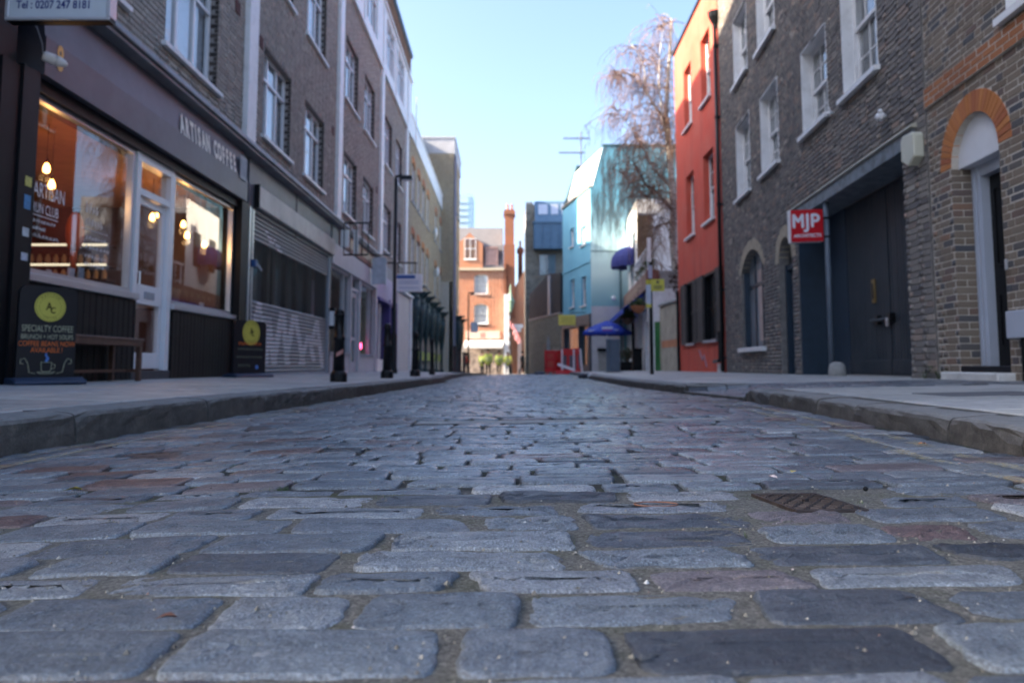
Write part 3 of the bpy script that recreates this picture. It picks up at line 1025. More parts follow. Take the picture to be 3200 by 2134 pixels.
def pave(parent, inner, outer, zf, y0, y1, single_to, sgn, skip=None):
    y = y0
    mbs = MB()
    while y < y1:
        dy = rr.uniform(0.55, 0.8) if y < single_to else rr.uniform(0.6, 0.9)
        a = inner(y + dy / 2)
        b = outer(y + dy / 2)
        x = a
        ln = abs(b - a)
        pos = 0.0
        while pos < ln - 0.12:
            w = min(rr.uniform(0.5, 1.0), ln - pos)
            if ln - pos - w < 0.25: w = ln - pos
            j = 0.007
            def X(p, yy): return inner(yy) + (outer(yy) - inner(yy)) * (p / ln)
            c = [(X(pos + j, y + j), y + j), (X(pos + w - j, y + j), y + j), (X(pos + w - j, y + dy - j), y + dy - j), (X(pos + j, y + dy - j), y + dy - j)]
            if sgn < 0: c = c[::-1]
            if not (skip and skip(c)):
                if y < single_to:
                    m1 = MB(); flag(m1, c, zf)
                    build('paving_slab', m1, M['slab'], parent=parent, fix=False)
                else: flag(mbs, c, zf)
            pos += w
        y += dy
    build('slab_paving', mbs, M['slab'], parent=parent, kind='stuff', fix=False)
pave(pave_l, lambda y: lk(y) - 0.265, lambda y: -4.48 - 0.008 * y, pav_l, 0.6, 62, 17, -1)
in_cross = lambda c: min(p[1] for p in c) < 7.9 and max(p[1] for p in c) > 6.3
pave(pave_r, lambda y: rk(y) + 0.265, right_edge, pr, 0.6, 6.3, 7, 1, skip=lambda c: max(p[1] for p in c) > 6.33)
pave(pave_r, lambda y: rk(y) + (0.265 if y > 8.1 else 0.9), right_edge, pr, 7.95, 62, 19, 1)
# small setts of the crossover
cm = MB()
y = 6.34
while y < 7.86:
    x = rk(y) + 0.02
    while x < right_edge(y):
        w = rr.uniform(0.15, 0.24)
        c = [(x + .006, y + .005), (x + w - .006, y + .005), (x + w - .006, y + .115), (x + .006, y + .115)]
        flag(cm, c, lambda a, b: pr(a, b) + 0.002, 0.02, 0.008)
        x += w
    y += 0.122
build('sett_paving', cm, M['sett'], parent=pave_r, kind='stuff', fix=False)
# edge stone of the crossover
mb = MB()
for i in range(4):
    ya, yb = 6.31 + i * 0.4, 6.31 + (i + 1) * 0.4 - 0.01
    mb.zprism([(rk(ya) - 0.03, ya), (rk(ya) + 0.03, ya), (rk(yb) + 0.03, yb), (rk(yb) - 0.03, yb)], -0.1, road_z(2, ya) + 0.024)
build('crossing_edge', mb, M['kerb'], parent=pave_r)

# ---- iron cover set in the setts
cover = thing('access_cover', 'small rusty iron access cover with a raised tread pattern, set among the setts', 'access cover', (0.655, 1.705, road_z(0.655, 1.705)))
mb = MB(); zc = road_z(0.655, 1.705)
def cv(u, w, z): return (0.655 + u * .74 + w * -0.12, 1.705 + w * .85 + u * 0.05, zc + z)
class CF:
    def pt(self, s, o, z): return cv(s, o, z)
cf = CF()
mb.box(cf, -0.095, 0.095, -0.11, 0.11, -0.03, -0.004)
build('plate', mb, M['rust'], parent=cover)
mb = MB()
mb.box(cf, -0.105, 0.105, -0.122, -0.11, -0.03, 0.002); mb.box(cf, -0.105, 0.105, 0.11, 0.122, -0.03, 0.002)
mb.box(cf, -0.105, -0.095, -0.11, 0.11, -0.03, 0.002); mb.box(cf, 0.095, 0.105, -0.11, 0.11, -0.03, 0.002)
build('frame', mb, M['rust'], parent=cover)
for i in range(8):
    for j in range(9):
        u, w = -0.083 + i * 0.0237, -0.096 + j * 0.024
        if abs(u) < 0.02 and abs(w) < 0.016: continue
        m1 = MB()
        a = 0.5 if (i + j) % 2 else -0.5
        du, dw = 0.011 * math.cos(a), 0.011 * math.sin(a); nu, nw = -0.0035 * math.sin(a), 0.0035 * math.cos(a)
        p = [(u - du - nu, w - dw - nw), (u + du - nu, w + dw - nw), (u + du + nu, w + dw + nw), (u - du + nu, w - dw + nw)]
        b0 = 0
        m1.v += [cv(a_, b_, -0.004) for a_, b_ in p] + [cv(a_ * .98, b_ * .98, 0.0035) for a_, b_ in p]
        m1.f += [(0, 1, 5, 4), (1, 2, 6, 5), (2, 3, 7, 6), (3, 0, 4, 7), (4, 5, 6, 7)]; m1.m += [0] * 5
        build('tread_bar', m1, M['rust'], parent=cover)

# service cover in the right hand pavement
sc_ = thing('pavement_cover', 'dark speckled service cover flush in the right hand flagstones', 'pavement cover', (2.85, 4.55, pav_r(2.85, 4.55)))
mb = MB(); c = [(2.5, 4.3), (3.15, 4.32), (3.16, 4.78), (2.51, 4.76)]
flag(mb, c, lambda a, b: pav_r(a, b) + 0.005, 0.02, 0.004)
build('plate', mb, paint('cover_tarmac', (0.10, 0.105, 0.115), 0.8, 0.4, 120, 0.4), parent=sc_)

# ---- bits of litter on the road
def leaf(name, label, cat, x, y, col, L, rot, group=None, zz=0.006):
    mb = MB(); z = road_z(x, y) + zz
    c, s = math.cos(rot), math.sin(rot)
    pts = []
    for t, w, h in ((0, 0, 0), (.3, .34, .12), (.65, .3, .2), (1, 0, .1)):
        pts.append((t, w, h))
    def P(t, w, h): return (x + (c * (t - .5) - s * w) * L, y + (s * (t - .5) + c * w) * L, z + h * L)
    for a, b in zip(pts, pts[1:]):
        mb.face([P(a[0], 0, a[2] * .5), P(a[0], a[1], a[2]), P(b[0], b[1], b[2]), P(b[0], 0, b[2] * .5)])
        mb.face([P(a[0], 0, a[2] * .5), P(b[0], 0, b[2] * .5), P(b[0], -b[1], b[2] * 1.3), P(a[0], -a[1], a[2] * 1.3)])
    o = build(name, mb, paint(name + '_skin', col, 0.6, 0.3, 60, 0.1), loc=(x, y, z), fix=False)
    return tag(o, label, cat, group)
leaf('fallen_leaf', 'curled yellow leaf on the setts at the left, below the kerb', 'leaf', -1.16, 2.02, (0.38, 0.29, 0.05), 0.045, 0.3)
leaf('fallen_leaf', 'tiny yellow leaf scrap beyond the iron cover', 'leaf', 0.78, 2.12, (0.45, 0.36, 0.10), 0.022, 0.9)
leaf('paper_scrap', 'white paper scrap with a red edge on the setts beyond the iron cover', 'litter', 0.69, 2.02, (0.62, 0.5, 0.46), 0.026, 2.2)
leaf('fallen_leaf', 'brown curled leaf in the sandy joint of the foreground setts', 'leaf', -0.415, 0.93, (0.12, 0.05, 0.03), 0.026, 0.1, zz=0.012)
leaf('cigarette_end', 'orange cigarette end lying by the right hand kerb', 'litter', 1.48, 2.75, (0.5, 0.2, 0.06), 0.03, 0.2)
mb = MB()
pts = [(0.315 + 0.048 * math.cos(a), 1.68 + 0.026 * math.sin(a), road_z(.3, 1.68) + 0.004) for a in np.linspace(0, 2 * math.pi, 25)]
mb.tube(pts, 0.0018, 5, caps=False)
tag(build('elastic_band', mb, paint('band', (0.22, 0.10, 0.06), 0.5, 0.1, bmp=0), loc=(0.315, 1.68, 0)), 'brown elastic band lying in a ring on the setts', 'elastic band')
mb = MB(); mb.ball((0.845, 1.83, road_z(.84, 1.83) + 0.006), 0.006, 0.006, 0.006)
tag(build('pebble', mb, M['black_paint'], loc=(0.845, 1.83, 0), smooth=True), 'round black pebble beside the iron cover', 'pebble')
for (x, y, r, l) in ((-0.27, 0.845, 0.012, 'pale flattened chewing gum spot on a foreground sett at the left'),):
    mb = MB(); z = road_z(x, y) + 0.006
    mb.lathe((x, y, z), [(r * 1.0, -0.007), (r, -0.0042), (r * .7, -0.0036), (r * .2, -0.0033)], 14)
    tag(build('chewing_gum', mb, paint('gum', (0.24, 0.25, 0.26), 0.7, 0.1, 40, 0.2), loc=(x, y, z), smooth=True), l, 'chewing gum')
# ================================================================== WINDOW TEMPLATES
_tm = {}
def place(key, maker, parent, fr, s, z, name='window', o=0.0):
    """First use moves the template itself, later uses copy it with its sub-parts."""
    off = root_loc(parent)
    if key not in _tm:
        ob = maker(LFr(fr.sg)); _tm[key] = ob
    else:
        ob = copy_tree(_tm[key])
    ob.parent = parent
    p = fr.pt(s, o, z)
    ob.location = (p[0] - off.x, p[1] - off.y, p[2] - off.z)
    ob.rotation_euler = (0, 0, fr.rot)
    return ob

def sub(name, mb, mat, parent, **k):
    """sub-part of a template that stands at the origin"""
    o = build(name, mb, mat, **k); o.parent = parent
    return o

def casement(w, h, cols=(0.0, 0.34, 0.67, 1.0), tr=0.70, rec=0.13, sill=True, backing='curtain', frame='white_upvc', name='window'):
    def mk(lf):
        t = 0.055
        mb = MB()
        for i, c in enumerate(cols):
            x = c * w
            a = min(max(x - t / 2, 0), w - t)
            mb.box(lf, a, a + t, -rec - 0.06, -rec, t, h - t)
        mb.box(lf, 0, w, -rec - 0.06, -rec + 0.004, 0, t); mb.box(lf, 0, w, -rec - 0.06, -rec + 0.004, h - t, h)
        mb.box(lf, t * .6, w - t * .6, -rec - 0.055, -rec + 0.012, tr * h - t / 2, tr * h + t / 2)
        fo = build(name, mb, M[frame])
        for i in range(len(cols) - 1):
            for (za, zb) in ((t, tr * h - t / 2), (tr * h + t / 2, h - t)):
                a = max(cols[i] * w, 0) + t / 2; b = cols[i + 1] * w - t / 2
                p = MB(); p.box(lf, a, b, -rec - 0.038, -rec - 0.03, za, zb)
                sub('pane', p, M['glass'], fo)
        if sill:
            p = MB(); p.sprism(lf, [(-rec, 0.0), (-rec, -0.02), (-.01, -0.09), (0.07, -0.09), (0.07, -0.03)], -0.1, w + 0.1)
            sub('sill', p, M['white_paint'], fo)
        p = MB(); p.box(lf, 0.02, w - .02, -rec - 0.12, -rec - 0.10, 0.02, h - .02)
        sub('curtain' if backing == 'curtain' else 'window_backing', p, M[backing], fo)
        return fo
    return mk

def sash(w, h, cols=3, rows=2, rec=0.2, sill='white_paint', reveal=True, name='window', rise=0.0, backing='room_dark'):
    """Two sliding sashes with glazing bars; the reveal is painted."""
    def mk(lf):
        t = 0.05
        mb = MB()
        mb.box(lf, 0, t, -rec - 0.12, -rec, 0, h); mb.box(lf, w - t, w, -rec - 0.12, -rec, 0, h)
        mb.box(lf, t, w - t, -rec - 0.12, -rec, h - t, h); mb.box(lf, t, w - t, -rec - 0.12, -rec, 0, t)
        fo = build(name, mb, M['white_paint'])
        mid = h / 2
        for (za, zb, d) in ((t, mid + 0.025, 0.085), (mid - 0.025, h - t, 0.04)):
            p = MB()
            o1 = -rec - d + 0.035; o0 = -rec - d
            p.box(lf, t, t + 0.045, o0, o1, za, zb); p.box(lf, w - t - 0.045, w - t, o0, o1, za, zb)
            p.box(lf, t + .045, w - t - .045, o0, o1, za, za + 0.05); p.box(lf, t + .045, w - t - .045, o0, o1, zb - 0.045, zb)
            iw = w - 2 * t - 0.09
            for i in range(1, cols):
                x = t + 0.045 + iw * i / cols
                p.box(lf, x - .011, x + .011, o0 + .004, o1 - .004, za + .05, zb - .045)
            for j in range(1, rows):
                z = za + .05 + (zb - za - .095) * j / rows
                p.box(lf, t + .045, w - t - .045, o0 + .006, o1 - .006, z - .011, z + .011)
            sub('sash', p, M['white_paint'], fo)
            q = MB(); q.box(lf, t + .03, w - t - .03, o0 + .012, o0 + .016, za + .03, zb - .03)
            sub('pane', q, M['glass'], fo)
        if reveal:
            q = MB()
            q.box(lf, -0.002, 0.014, -rec - .01, 0.004, 0, h + .004); q.box(lf, w - .014, w + .002, -rec - .01, 0.004, 0, h + .004)
            q.box(lf, 0.014, w - 0.014, -rec - .01, 0.004, h - .01, h + .004)
            sub('reveal', q, M['white_paint'], fo)
        if sill:
            q = MB(); q.sprism(lf, [(-rec, 0.012), (-rec, -0.06), (0.09, -0.085), (0.09, -0.015)], -0.07, w + 0.07)
            sub('sill', q, M[sill], fo)
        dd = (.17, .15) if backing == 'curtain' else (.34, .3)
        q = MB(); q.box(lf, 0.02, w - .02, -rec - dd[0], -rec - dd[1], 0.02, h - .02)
        sub('window_backing', q, M[backing], fo)  # pale curtain, else a dark sheet standing in for the unlit room
        return fo
    return mk

# ================================================================== LEFT ROW
FL = Fr(-4.46, 0, -.008, 1, 'L')
Rl, Ul = (FL.d[0], FL.d[1], 0), (0, 0, 1)

flats = thing('apartment_block', 'long grey-brown brick block over the coffee shop with white pilasters and casements', 'building', FL.pt(17, -4, 0))
BAY = [5.85, 12.6, 19.45, 26.15, 32.8]
ops = []
for i in range(5):
    p = BAY[i] if i < 4 else None
    if p is None: continue
    for a, b in ((p + 0.85, p + 2.57), (p + 3.65, p + 5.4)):
        ops += [(a, b, 4.52, 6.2), (a, b, 7.72, 9.55)]
ops += [(1.0, 2.7, 4.52, 6.2), (3.4, 5.1, 4.52, 6.2)]
mb = wall_mb(FL, 0, 34.2, 3.9, 10.85, ops, o=-0.012, reveal=0.14)
wl = build('wall', mb, M['mortar_mid'], parent=flats, fix=False)
bl = brick_list(5.0, 34.2, 4.05, 10.85, ops, seed=3, jit=0.004)
lay_bricks(FL, bl, M['brick_left'], wl, singles=300, depth=0.03)
# reveals of the openings: coursed dark brick ends
rv = MB()
for (a, b, c, d) in ops:
    if a < 6: continue
    k = 0; z = c
    while z < d - 0.02:
        for x, w in ((a, 1), (b, -1)):
            x0, x1 = (x - .004, x + .006) if w > 0 else (x - .006, x + .004)
            if k % 2: rv.box(FL, x0, x1, -0.125, -0.004, z + .006, z + .068)
            else:
                rv.box(FL, x0, x1, -0.06, -0.004, z + .006, z + .068)
        z += 0.075; k += 1
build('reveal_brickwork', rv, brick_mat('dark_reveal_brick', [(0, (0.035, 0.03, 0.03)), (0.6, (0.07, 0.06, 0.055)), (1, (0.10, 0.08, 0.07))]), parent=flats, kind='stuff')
# parapet of brown brick over the white storey
mbp = wall_mb(FL, 0, 34.2, 13.45, 14.68, [], o=-0.012)
wp = build('parapet', mbp, M['mortar_mid'], parent=flats, fix=False)
lay_bricks(FL, brick_list(18, 34.2, 13.45, 14.68, [], seed=5), brick_mat('brown_parapet_brick', [(0, (0.20, 0.12, 0.08)), (0.6, (0.27, 0.17, 0.11)), (1, (0.17, 0.10, 0.07))]), wp, singles=0)
mb = MB(); mb.box(FL, -0.1, 34.3, -0.4, 0.08, 14.68, 14.8); mb.box(FL, -.1, 34.3, 0.0, 0.04, 14.6, 14.68)
build('coping', mb, paint('blue_grey_coping', (0.10, 0.17, 0.24), 0.5, 0.15), parent=flats)
# white storey
opb = []
for p in BAY[:4]:
    opb += [(p + 0.7, p + 2.7, 11.35, 13.15), (p + 3.5, p + 5.5, 11.35, 13.15)]
mb = wall_mb(FL, 0, 34.2, 10.85, 13.45, opb, o=0.05, reveal=0.1)
for p in [0.2] + [q + k for q in BAY for k in (0, 3.1)]:
    mb.box(FL, p - .06, p + .06, 0.05, 0.09, 10.9, 13.4)
mb.box(FL, 0, 34.2, -0.01, 0.10, 10.80, 10.9); mb.box(FL, 0, 34.2, -0.01, 0.12, 13.38, 13.47)
build('white_storey', mb, M['white_paint'], parent=flats)
cw, ch = 2.0, 1.8
mk = casement(cw, ch, (0, .33, .67, 1), 0.68, rec=0.06, sill=False)
for (a, b, c, d) in opb: place('bandwin', mk, flats, FL, a, c, o=0.05)
wA = casement(1.72, 1.68); wB = casement(1.75, 1.68); uA = casement(1.72, 1.83); uB = casement(1.75, 1.83)
for p in BAY[:4]:
    place('wA', wA, flats, FL, p + .85, 4.52); place('wB', wB, flats, FL, p + 3.65, 4.52)
    place('uA', uA, flats, FL, p + .85, 7.72); place('uB', uB, flats, FL, p + 3.65, 7.72)
for a in (1.0, 3.4): place('wA0', casement(1.7, 1.68), flats, FL, a, 4.52)
for p in BAY:
    m1 = MB(); m1.box(FL, p - 0.2, p + 0.25, -0.01, 0.09, 4.02, 10.82)
    build('pilaster', m1, M['white_paint'], parent=flats, bevel=0.006)
for s, z in ((12.02, 6.22), (13.22, 6.15), (18.9, 6.3), (25.5, 6.3)):
    m1 = MB(); m1.box(FL, s - .11, s + .11, -.02, 0.012, z - .11, z + .11)
    for k in range(4): m1.box(FL, s - .09, s + .09, 0.012, 0.018, z - .09 + k * .05, z - .065 + k * .05)
    build('air_brick', m1, paint('red_air_brick', (0.10, 0.045, 0.045), 0.8, 0.2), parent=flats)
# body behind the facades, roof
mb = MB()
mb.box(FL, 0, 34.15, -10, -0.55, 3.3, 14.55)
mb.box(FL, 0, 6.55, -10, -0.3, -0.3, 3.3); mb.box(FL, 12.75, 34.15, -10, -2.4, -0.3, 3.3); mb.box(FL, 6.55, 12.75, -10, -6.0, -0.3, 3.3)
mb.box(FL, 0, 34.2, -.56, -.06, 14.5, 14.66)
mb.box(FL, 34.0, 34.19, -10, -0.02, 0, 14.6); mb.box(FL, 0.0, 0.1, -10, -0.02, 0, 14.6)
build('body', mb, M['brick_left'], parent=flats)
# lead covered canopy over the shops
mb = MB()
mb.sprism(FL, [(-0.02, 4.15), (0.02, 4.13), (0.23, 4.03), (0.24, 3.97), (0.235, 3.95), (-0.02, 3.95)], 4.4, 25.7)
mb.sprism(FL, [(0.0, 3.945), (0.20, 3.945), (0.20, 3.90), (0.0, 3.88)], 4.4, 25.7)
build('canopy', mb, M['lead'], parent=flats, bevel=0.006)
# bare pipework of the neighbour at the far left and its black front
mb = MB()
mb.box(FL, 2, 6.0, -0.25, -0.08, 0.1, 3.9); mb.box(FL, 6.0, 6.28, -0.25, 0.05, 0.1, 3.9); mb.box(FL, 6.34, 6.60, -0.25, 0.08, 0.1, 3.0); mb.box(FL, 6.28, 6.34, -0.25, -0.02, .1, 3.0)
mb.box(FL, 2.0, 6.6, -0.25, 0.02, 3.0, 3.9)
build('black_shopfront', mb, M['black_paint'], parent=flats)

# ---------------------------------------------------------------- coffee shop front
cafe = thing('coffee_shop_front', 'black boarded coffee shop front with big windows and a grey fascia reading ARTISAN COFFEE', 'shopfront', FL.pt(9.6, 0, 0.12))
MS = dict(parent=cafe)
fa = paint('blue_grey_fascia', (0.070, 0.074, 0.098), 0.42, 0.22, 2.2, 0.05, dirt=(0.10, 0.105, 0.13), dirt_amt=0.5, dirt_scale=2.5)
mb = MB()
mb.sprism(FL, [(-0.3, 3.03), (0.12, 3.03), (0.12, 3.40), (0.105, 3.405), (0.055, 3.88), (-0.3, 3.88)], 6.86, 12.42)
fascia = build('fascia', mb, fa, **MS)
k = (0.055 - 0.105) / (3.88 - 3.405)
up = Vector((FL.n[0] * k, FL.n[1] * k, 1)).normalized()
M['cream_lettering'] = paint('cream_lettering', (0.85, 0.82, 0.72), 0.5, 0.05, bmp=0)
s = 9.80
for ch in 'ARTISAN COFFEE':                                  # condensed raised letters
    w_ = {'I': .085, ' ': .13}.get(ch, .158)
    if ch != ' ':
        mb = MB(); text_mb(mb, ch, FL.pt(s + w_ / 2 - .012, 0.118, 3.405), Rl, up, 0.25, 0.52, 'CENTER', depth=0.003, bold=0.05)
        build('letter', mb, M['cream_lettering'], parent=fascia, fix=False)
    s += w_
mb = MB(); text_mb(mb, '8', FL.pt(7.03, 0.122, 3.16), Rl, Ul, 0.235, 0.66, depth=0.002, bold=0.035)
build('lettering', mb, paint('gold_numeral', (0.78, 0.42, 0.08), 0.4, 0.05, bmp=0), parent=fascia, fix=False)
mb = MB(); mb.box(FL, 12.02, 12.30, 0.125, 0.14, 3.34, 3.72)
for q in range(6): mb.box(FL, 12.05 + q * .042, 12.07 + q * .042, 0.14, 0.144, 3.39, 3.67)
build('notice_panel', mb, paint('grey_notice', (0.33, 0.36, 0.40), 0.5, 0.15), **MS)
# frame
mb = MB()
mb.box(FL, 6.60, 6.84, -0.3, 0.10, 0.1, 3.03)                       # black pilaster
mb.box(FL, 12.28, 12.62, -0.3, 0.09, 0.1, 3.03)
mb.box(FL, 6.84, 12.28, -0.3, 0.03, 2.90, 3.03)                     # black head
build('pilaster_frame', mb, M['black_paint'], **MS)
mb = MB(); mb.box(FL, 12.64, 12.70, -0.1, 0.10, 0.1, 3.0)
build('conduit', mb, M['aluminium'], **MS)
t = 0.05
mb = MB()
def frame_rect(a, b, c, d, o0=-0.10, o1=-0.03):
    mb.box(FL, a, a + t, o0, o1, c, d); mb.box(FL, b - t, b, o0, o1, c, d)
    mb.box(FL, a + t, b - t, o0, o1 - .002, d - t, d); mb.box(FL, a + t, b - t, o0, o1 - .002, c, c + t)
frame_rect(6.84, 8.93, 1.17, 2.90)
build('window_frame', mb, M['aluminium'], **MS)
mb = MB(); mb.box(FL, 6.88, 8.89, -0.075, -0.067, 1.21, 2.86); build('window_pane', mb, M['shop_glass'], **MS)
mb = MB(); frame_rect(10.0, 12.24, 1.12, 2.90)
build('window_frame', mb, M['aluminium'], **MS)
mb = MB(); mb.box(FL, 10.04, 12.2, -0.075, -0.067, 1.16, 2.86); build('window_pane', mb, M['shop_glass'], **MS)
mb = MB(); mb.box(FL, 6.80, 9.02, -0.12, 0.05, 1.09, 1.165); build('window_sill', mb, M['aluminium'], bevel=0.006, **MS)
mb = MB(); mb.box(FL, 9.98, 12.3, -0.12, 0.05, 1.045, 1.115); build('window_sill', mb, M['aluminium'], bevel=0.006, **MS)
def boards(a, b, z1):
    s = a
    while s < b - 0.02:
        e = min(s + 0.118, b)
        m1 = MB(); m1.box(FL, s + .003, e - .003, -0.06, 0.012 + rr.uniform(-.002, .002), 0.10, z1)
        build('board', m1, M['board'], bevel=0.006, **MS)
        s = e
M['board'] = paint('charcoal_board', (0.010, 0.0095, 0.010), 0.55, 0.35, 6, 0.12, spec=0.2)
boards(6.84, 8.98, 1.088); boards(10.02, 12.28, 1.043)
mb = MB(); mb.box(FL, 6.84, 8.98, -0.12, -0.062, .1, 1.09); mb.box(FL, 10.0, 12.28, -.12, -.062, .1, 1.04); mb.box(FL, 8.98, 9.02, -.12, .01, .1, 1.08); build('backing', mb, M['black_paint'], **MS)
# door
mb = MB()
mb.box(FL, 8.95, 9.05, -0.14, -0.005, 0.2, 2.90); mb.box(FL, 9.86, 9.97, -0.14, -0.005, 0.2, 2.90)
mb.box(FL, 9.05, 9.86, -0.14, -0.01, 2.80, 2.90); mb.box(FL, 9.05, 9.86, -0.14, -0.01, 2.39, 2.47)
build('door_frame', mb, M['white_upvc'], **MS)
mb = MB(); mb.box(FL, 9.05, 9.86, -0.08, -0.07, 2.47, 2.80); build('fanlight', mb, M['shop_glass'], **MS)
mb = MB()
mb.box(FL, 9.06, 9.14, -0.12, -0.06, 0.26, 2.38); mb.box(FL, 9.77, 9.85, -0.12, -0.06, 0.26, 2.38)
mb.box(FL, 9.14, 9.77, -0.12, -0.062, 2.29, 2.38); mb.box(FL, 9.14, 9.77, -0.12, -0.045, 1.06, 1.30); mb.box(FL, 9.14, 9.77, -0.12, -0.062, 0.26, 0.46)
door = build('door', mb, M['white_upvc'], bevel=0.004, **MS)
mb = MB(); mb.box(FL, 9.15, 9.76, -0.10, -0.09, 1.3, 2.29); build('pane', mb, M['shop_glass'], parent=door)
mb = MB(); mb.box(FL, 9.15, 9.76, -0.10, -0.09, 0.46, 1.06); build('pane', mb, M['shop_glass'], parent=door)
mb = MB(); mb.box(FL, 9.32, 9.58, -0.05, -0.035, 1.13, 1.22); build('letter_plate', mb, M['grey_metal'], parent=door, bevel=.003)
mb = MB(); mb.tube([FL.pt(9.1, -0.06, 1.28), FL.pt(9.1, 0.0, 1.28), FL.pt(9.1, 0.0, 1.44), FL.pt(9.1, -0.06, 1.44)], 0.012, 8); build('handle', mb, M['aluminium'], parent=door)
mb = MB(); mb.box(FL, 8.95, 9.98, -0.3, 0.02, 0.05, 0.24); build('doorstep', mb, paint('dark_step', (0.06, 0.06, 0.065), 0.8, 0.3), bevel=.006, **MS)
# stickers on the black pilaster
for z, c, h in ((1.93, (0.55, 0.5, 0.12), .09), (1.72, (0.05, 0.22, 0.45), .13), (1.47, (0.5, 0.55, 0.58), .08), (1.25, (0.45, 0.48, 0.55), .07)):
    m1 = MB(); m1.box(FL, 6.70, 6.79, 0.100, 0.102, z, z + h)
    build('sticker', m1, paint('sticker_print', c, 0.5, 0.3, 30, 0), **MS)
# white pen writing on the big window
def scribble(mb, s, z, w, h, n, r=0.0028, o=-0.064):
    x = s
    for k in range(n):
        cw_ = w / n
        p = [(x + cw_ * rr.uniform(.05, .3), z + h * rr.uniform(0, .2)), (x + cw_ * rr.uniform(.2, .5), z + h * rr.uniform(.7, 1)), (x + cw_ * rr.uniform(.4, .7), z + h * rr.uniform(0, .4)), (x + cw_ * rr.uniform(.6, .9), z + h * rr.uniform(.4, 1))]
        mb.tube([FL.pt(a, o, b) for a, b in p], r, 4)
        x += cw_
wp = paint('white_pen', (0.8, 0.8, 0.82), 0.6, 0.02, bmp=0)
def pen(fn):
    mb = MB(); fn(mb); o = build('writing', mb, wp, parent=cafe, fix=False); o['kind'] = 'stuff'
pen(lambda mb: text_mb(mb, 'ARTISAN', FL.pt(7.08, -0.064, 1.93), Rl, Ul, 0.145, 0.62, depth=0.0005))
pen(lambda mb: text_mb(mb, 'RUN CLUB', FL.pt(7.07, -0.064, 1.775), Rl, Ul, 0.10, 0.62, depth=0.0005))
pen(lambda mb: mb.box(FL, 7.07, 7.50, -0.066, -0.063, 1.745, 1.752))
for k_, (z, w) in enumerate(((1.675, .40), (1.605, .24), (1.535, .48))): pen(lambda mb: scribble(mb, 7.06, z, w, 0.04, 10 - k_))
for z, w, h, n in ((1.93, .26, .14, 4), (1.80, .36, .11, 6)): pen(lambda mb: scribble(mb, 7.98, z, w, h, n))
pen(lambda mb: mb.box(FL, 7.93, 8.44, -0.066, -0.063, 1.765, 1.771))
for z, w in ((1.66, .42), (1.56, .5), (1.46, .44), (1.37, .4)): pen(lambda mb: scribble(mb, 8.0, z, w, 0.045, 7))

# ---- inside the coffee shop
room = thing('coffee_shop_room', 'warmly lit coffee shop interior seen through the windows', 'room', FL.pt(9.6, -3, 0.12))
mb = MB(); mb.box(FL, 6.6, 12.7, -5.95, -0.12, 0.02, 0.12); build('floor', mb, M['wood_brown'], parent=room)
mb = MB(); mb.box(FL, 6.6, 12.7, -5.95, -0.12, 2.96, 3.05); build('ceiling', mb, paint('varnished_ceiling', (0.42, 0.20, 0.075), 0.6, 0.2, 6, 0.05), parent=room)
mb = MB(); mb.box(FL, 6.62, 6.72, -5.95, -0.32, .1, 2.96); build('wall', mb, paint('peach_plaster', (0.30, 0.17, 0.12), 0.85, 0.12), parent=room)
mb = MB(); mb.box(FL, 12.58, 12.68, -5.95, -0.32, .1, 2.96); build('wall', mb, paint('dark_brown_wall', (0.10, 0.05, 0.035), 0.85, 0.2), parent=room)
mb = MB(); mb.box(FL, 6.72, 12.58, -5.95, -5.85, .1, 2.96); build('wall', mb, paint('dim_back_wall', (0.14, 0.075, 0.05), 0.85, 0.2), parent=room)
shelf = thing('wall_shelf', 'dark wall shelf with two lit strips and rows of jars inside the coffee shop', 'shelf', FL.pt(12.5, -2.8, 1.9))
mb = MB(); mb.box(FL, 12.3, 12.58, -3.55, -2.1, 2.26, 2.30); build('board', mb, M['wood_brown'], parent=shelf)
mb = MB(); mb.box(FL, 12.3, 12.58, -3.55, -2.1, 1.93, 1.97); build('board', mb, M['wood_brown'], parent=shelf)
mb = MB(); mb.box(FL, 12.29, 12.3, -3.5, -2.12, 2.262, 2.298); build('light_strip', mb, emit_mat('strip_glow', (1, 0.85, 0.6), 0.22), parent=shelf)
mb = MB(); mb.box(FL, 12.29, 12.3, -3.4, -2.12, 1.932, 1.968); build('light_strip', mb, emit_mat('strip_glow', (1, 0.85, 0.6), 0.22), parent=shelf)
jarm = [paint('jar_cream', (0.55, 0.42, 0.28), 0.4, 0.2), paint('jar_amber', (0.35, 0.14, 0.03), 0.3, 0.2)]
mb = MB(); mb.lathe((0, 0, 0), [(0.035, 0), (0.04, 0.02), (0.04, 0.11), (0.022, 0.14), (0.022, 0.165)], 10)
j0 = build('jar', mb, jarm[0])
tag(j0, 'small jar on the lit shelf at the back of the coffee shop', 'jar', 'jars on the lit coffee shop shelf')
for i in range(18):
    ob = j0 if i == 0 else j0.copy()
    if i: COL.objects.link(ob)
    r_, c_ = i // 10, i % 10
    ob.location = FL.pt(12.4, -2.2 - c_ * 0.135, (1.97 if r_ == 0 else 1.72))
mb = MB(); mb.box(FL, 12.3, 12.58, -3.4, -2.1, 1.68, 1.72); build('board', mb, M['wood_brown'], parent=shelf)
counter = thing('counter', 'pale wooden counter behind the big coffee shop window', 'counter', FL.pt(10, -2.6, 0.12))
mb = MB(); mb.box(FL, 8.6, 12.2, -3.2, -2.5, 0.12, 1.12); build('base', mb, paint('pale_counter', (0.40, 0.30, 0.20), 0.6, 0.15), parent=counter)
mb = MB(); mb.box(FL, 8.55, 12.25, -3.25, -2.4, 1.12, 1.18); build('top', mb, paint('counter_top', (0.5, 0.42, 0.32), 0.4, 0.1), parent=counter)
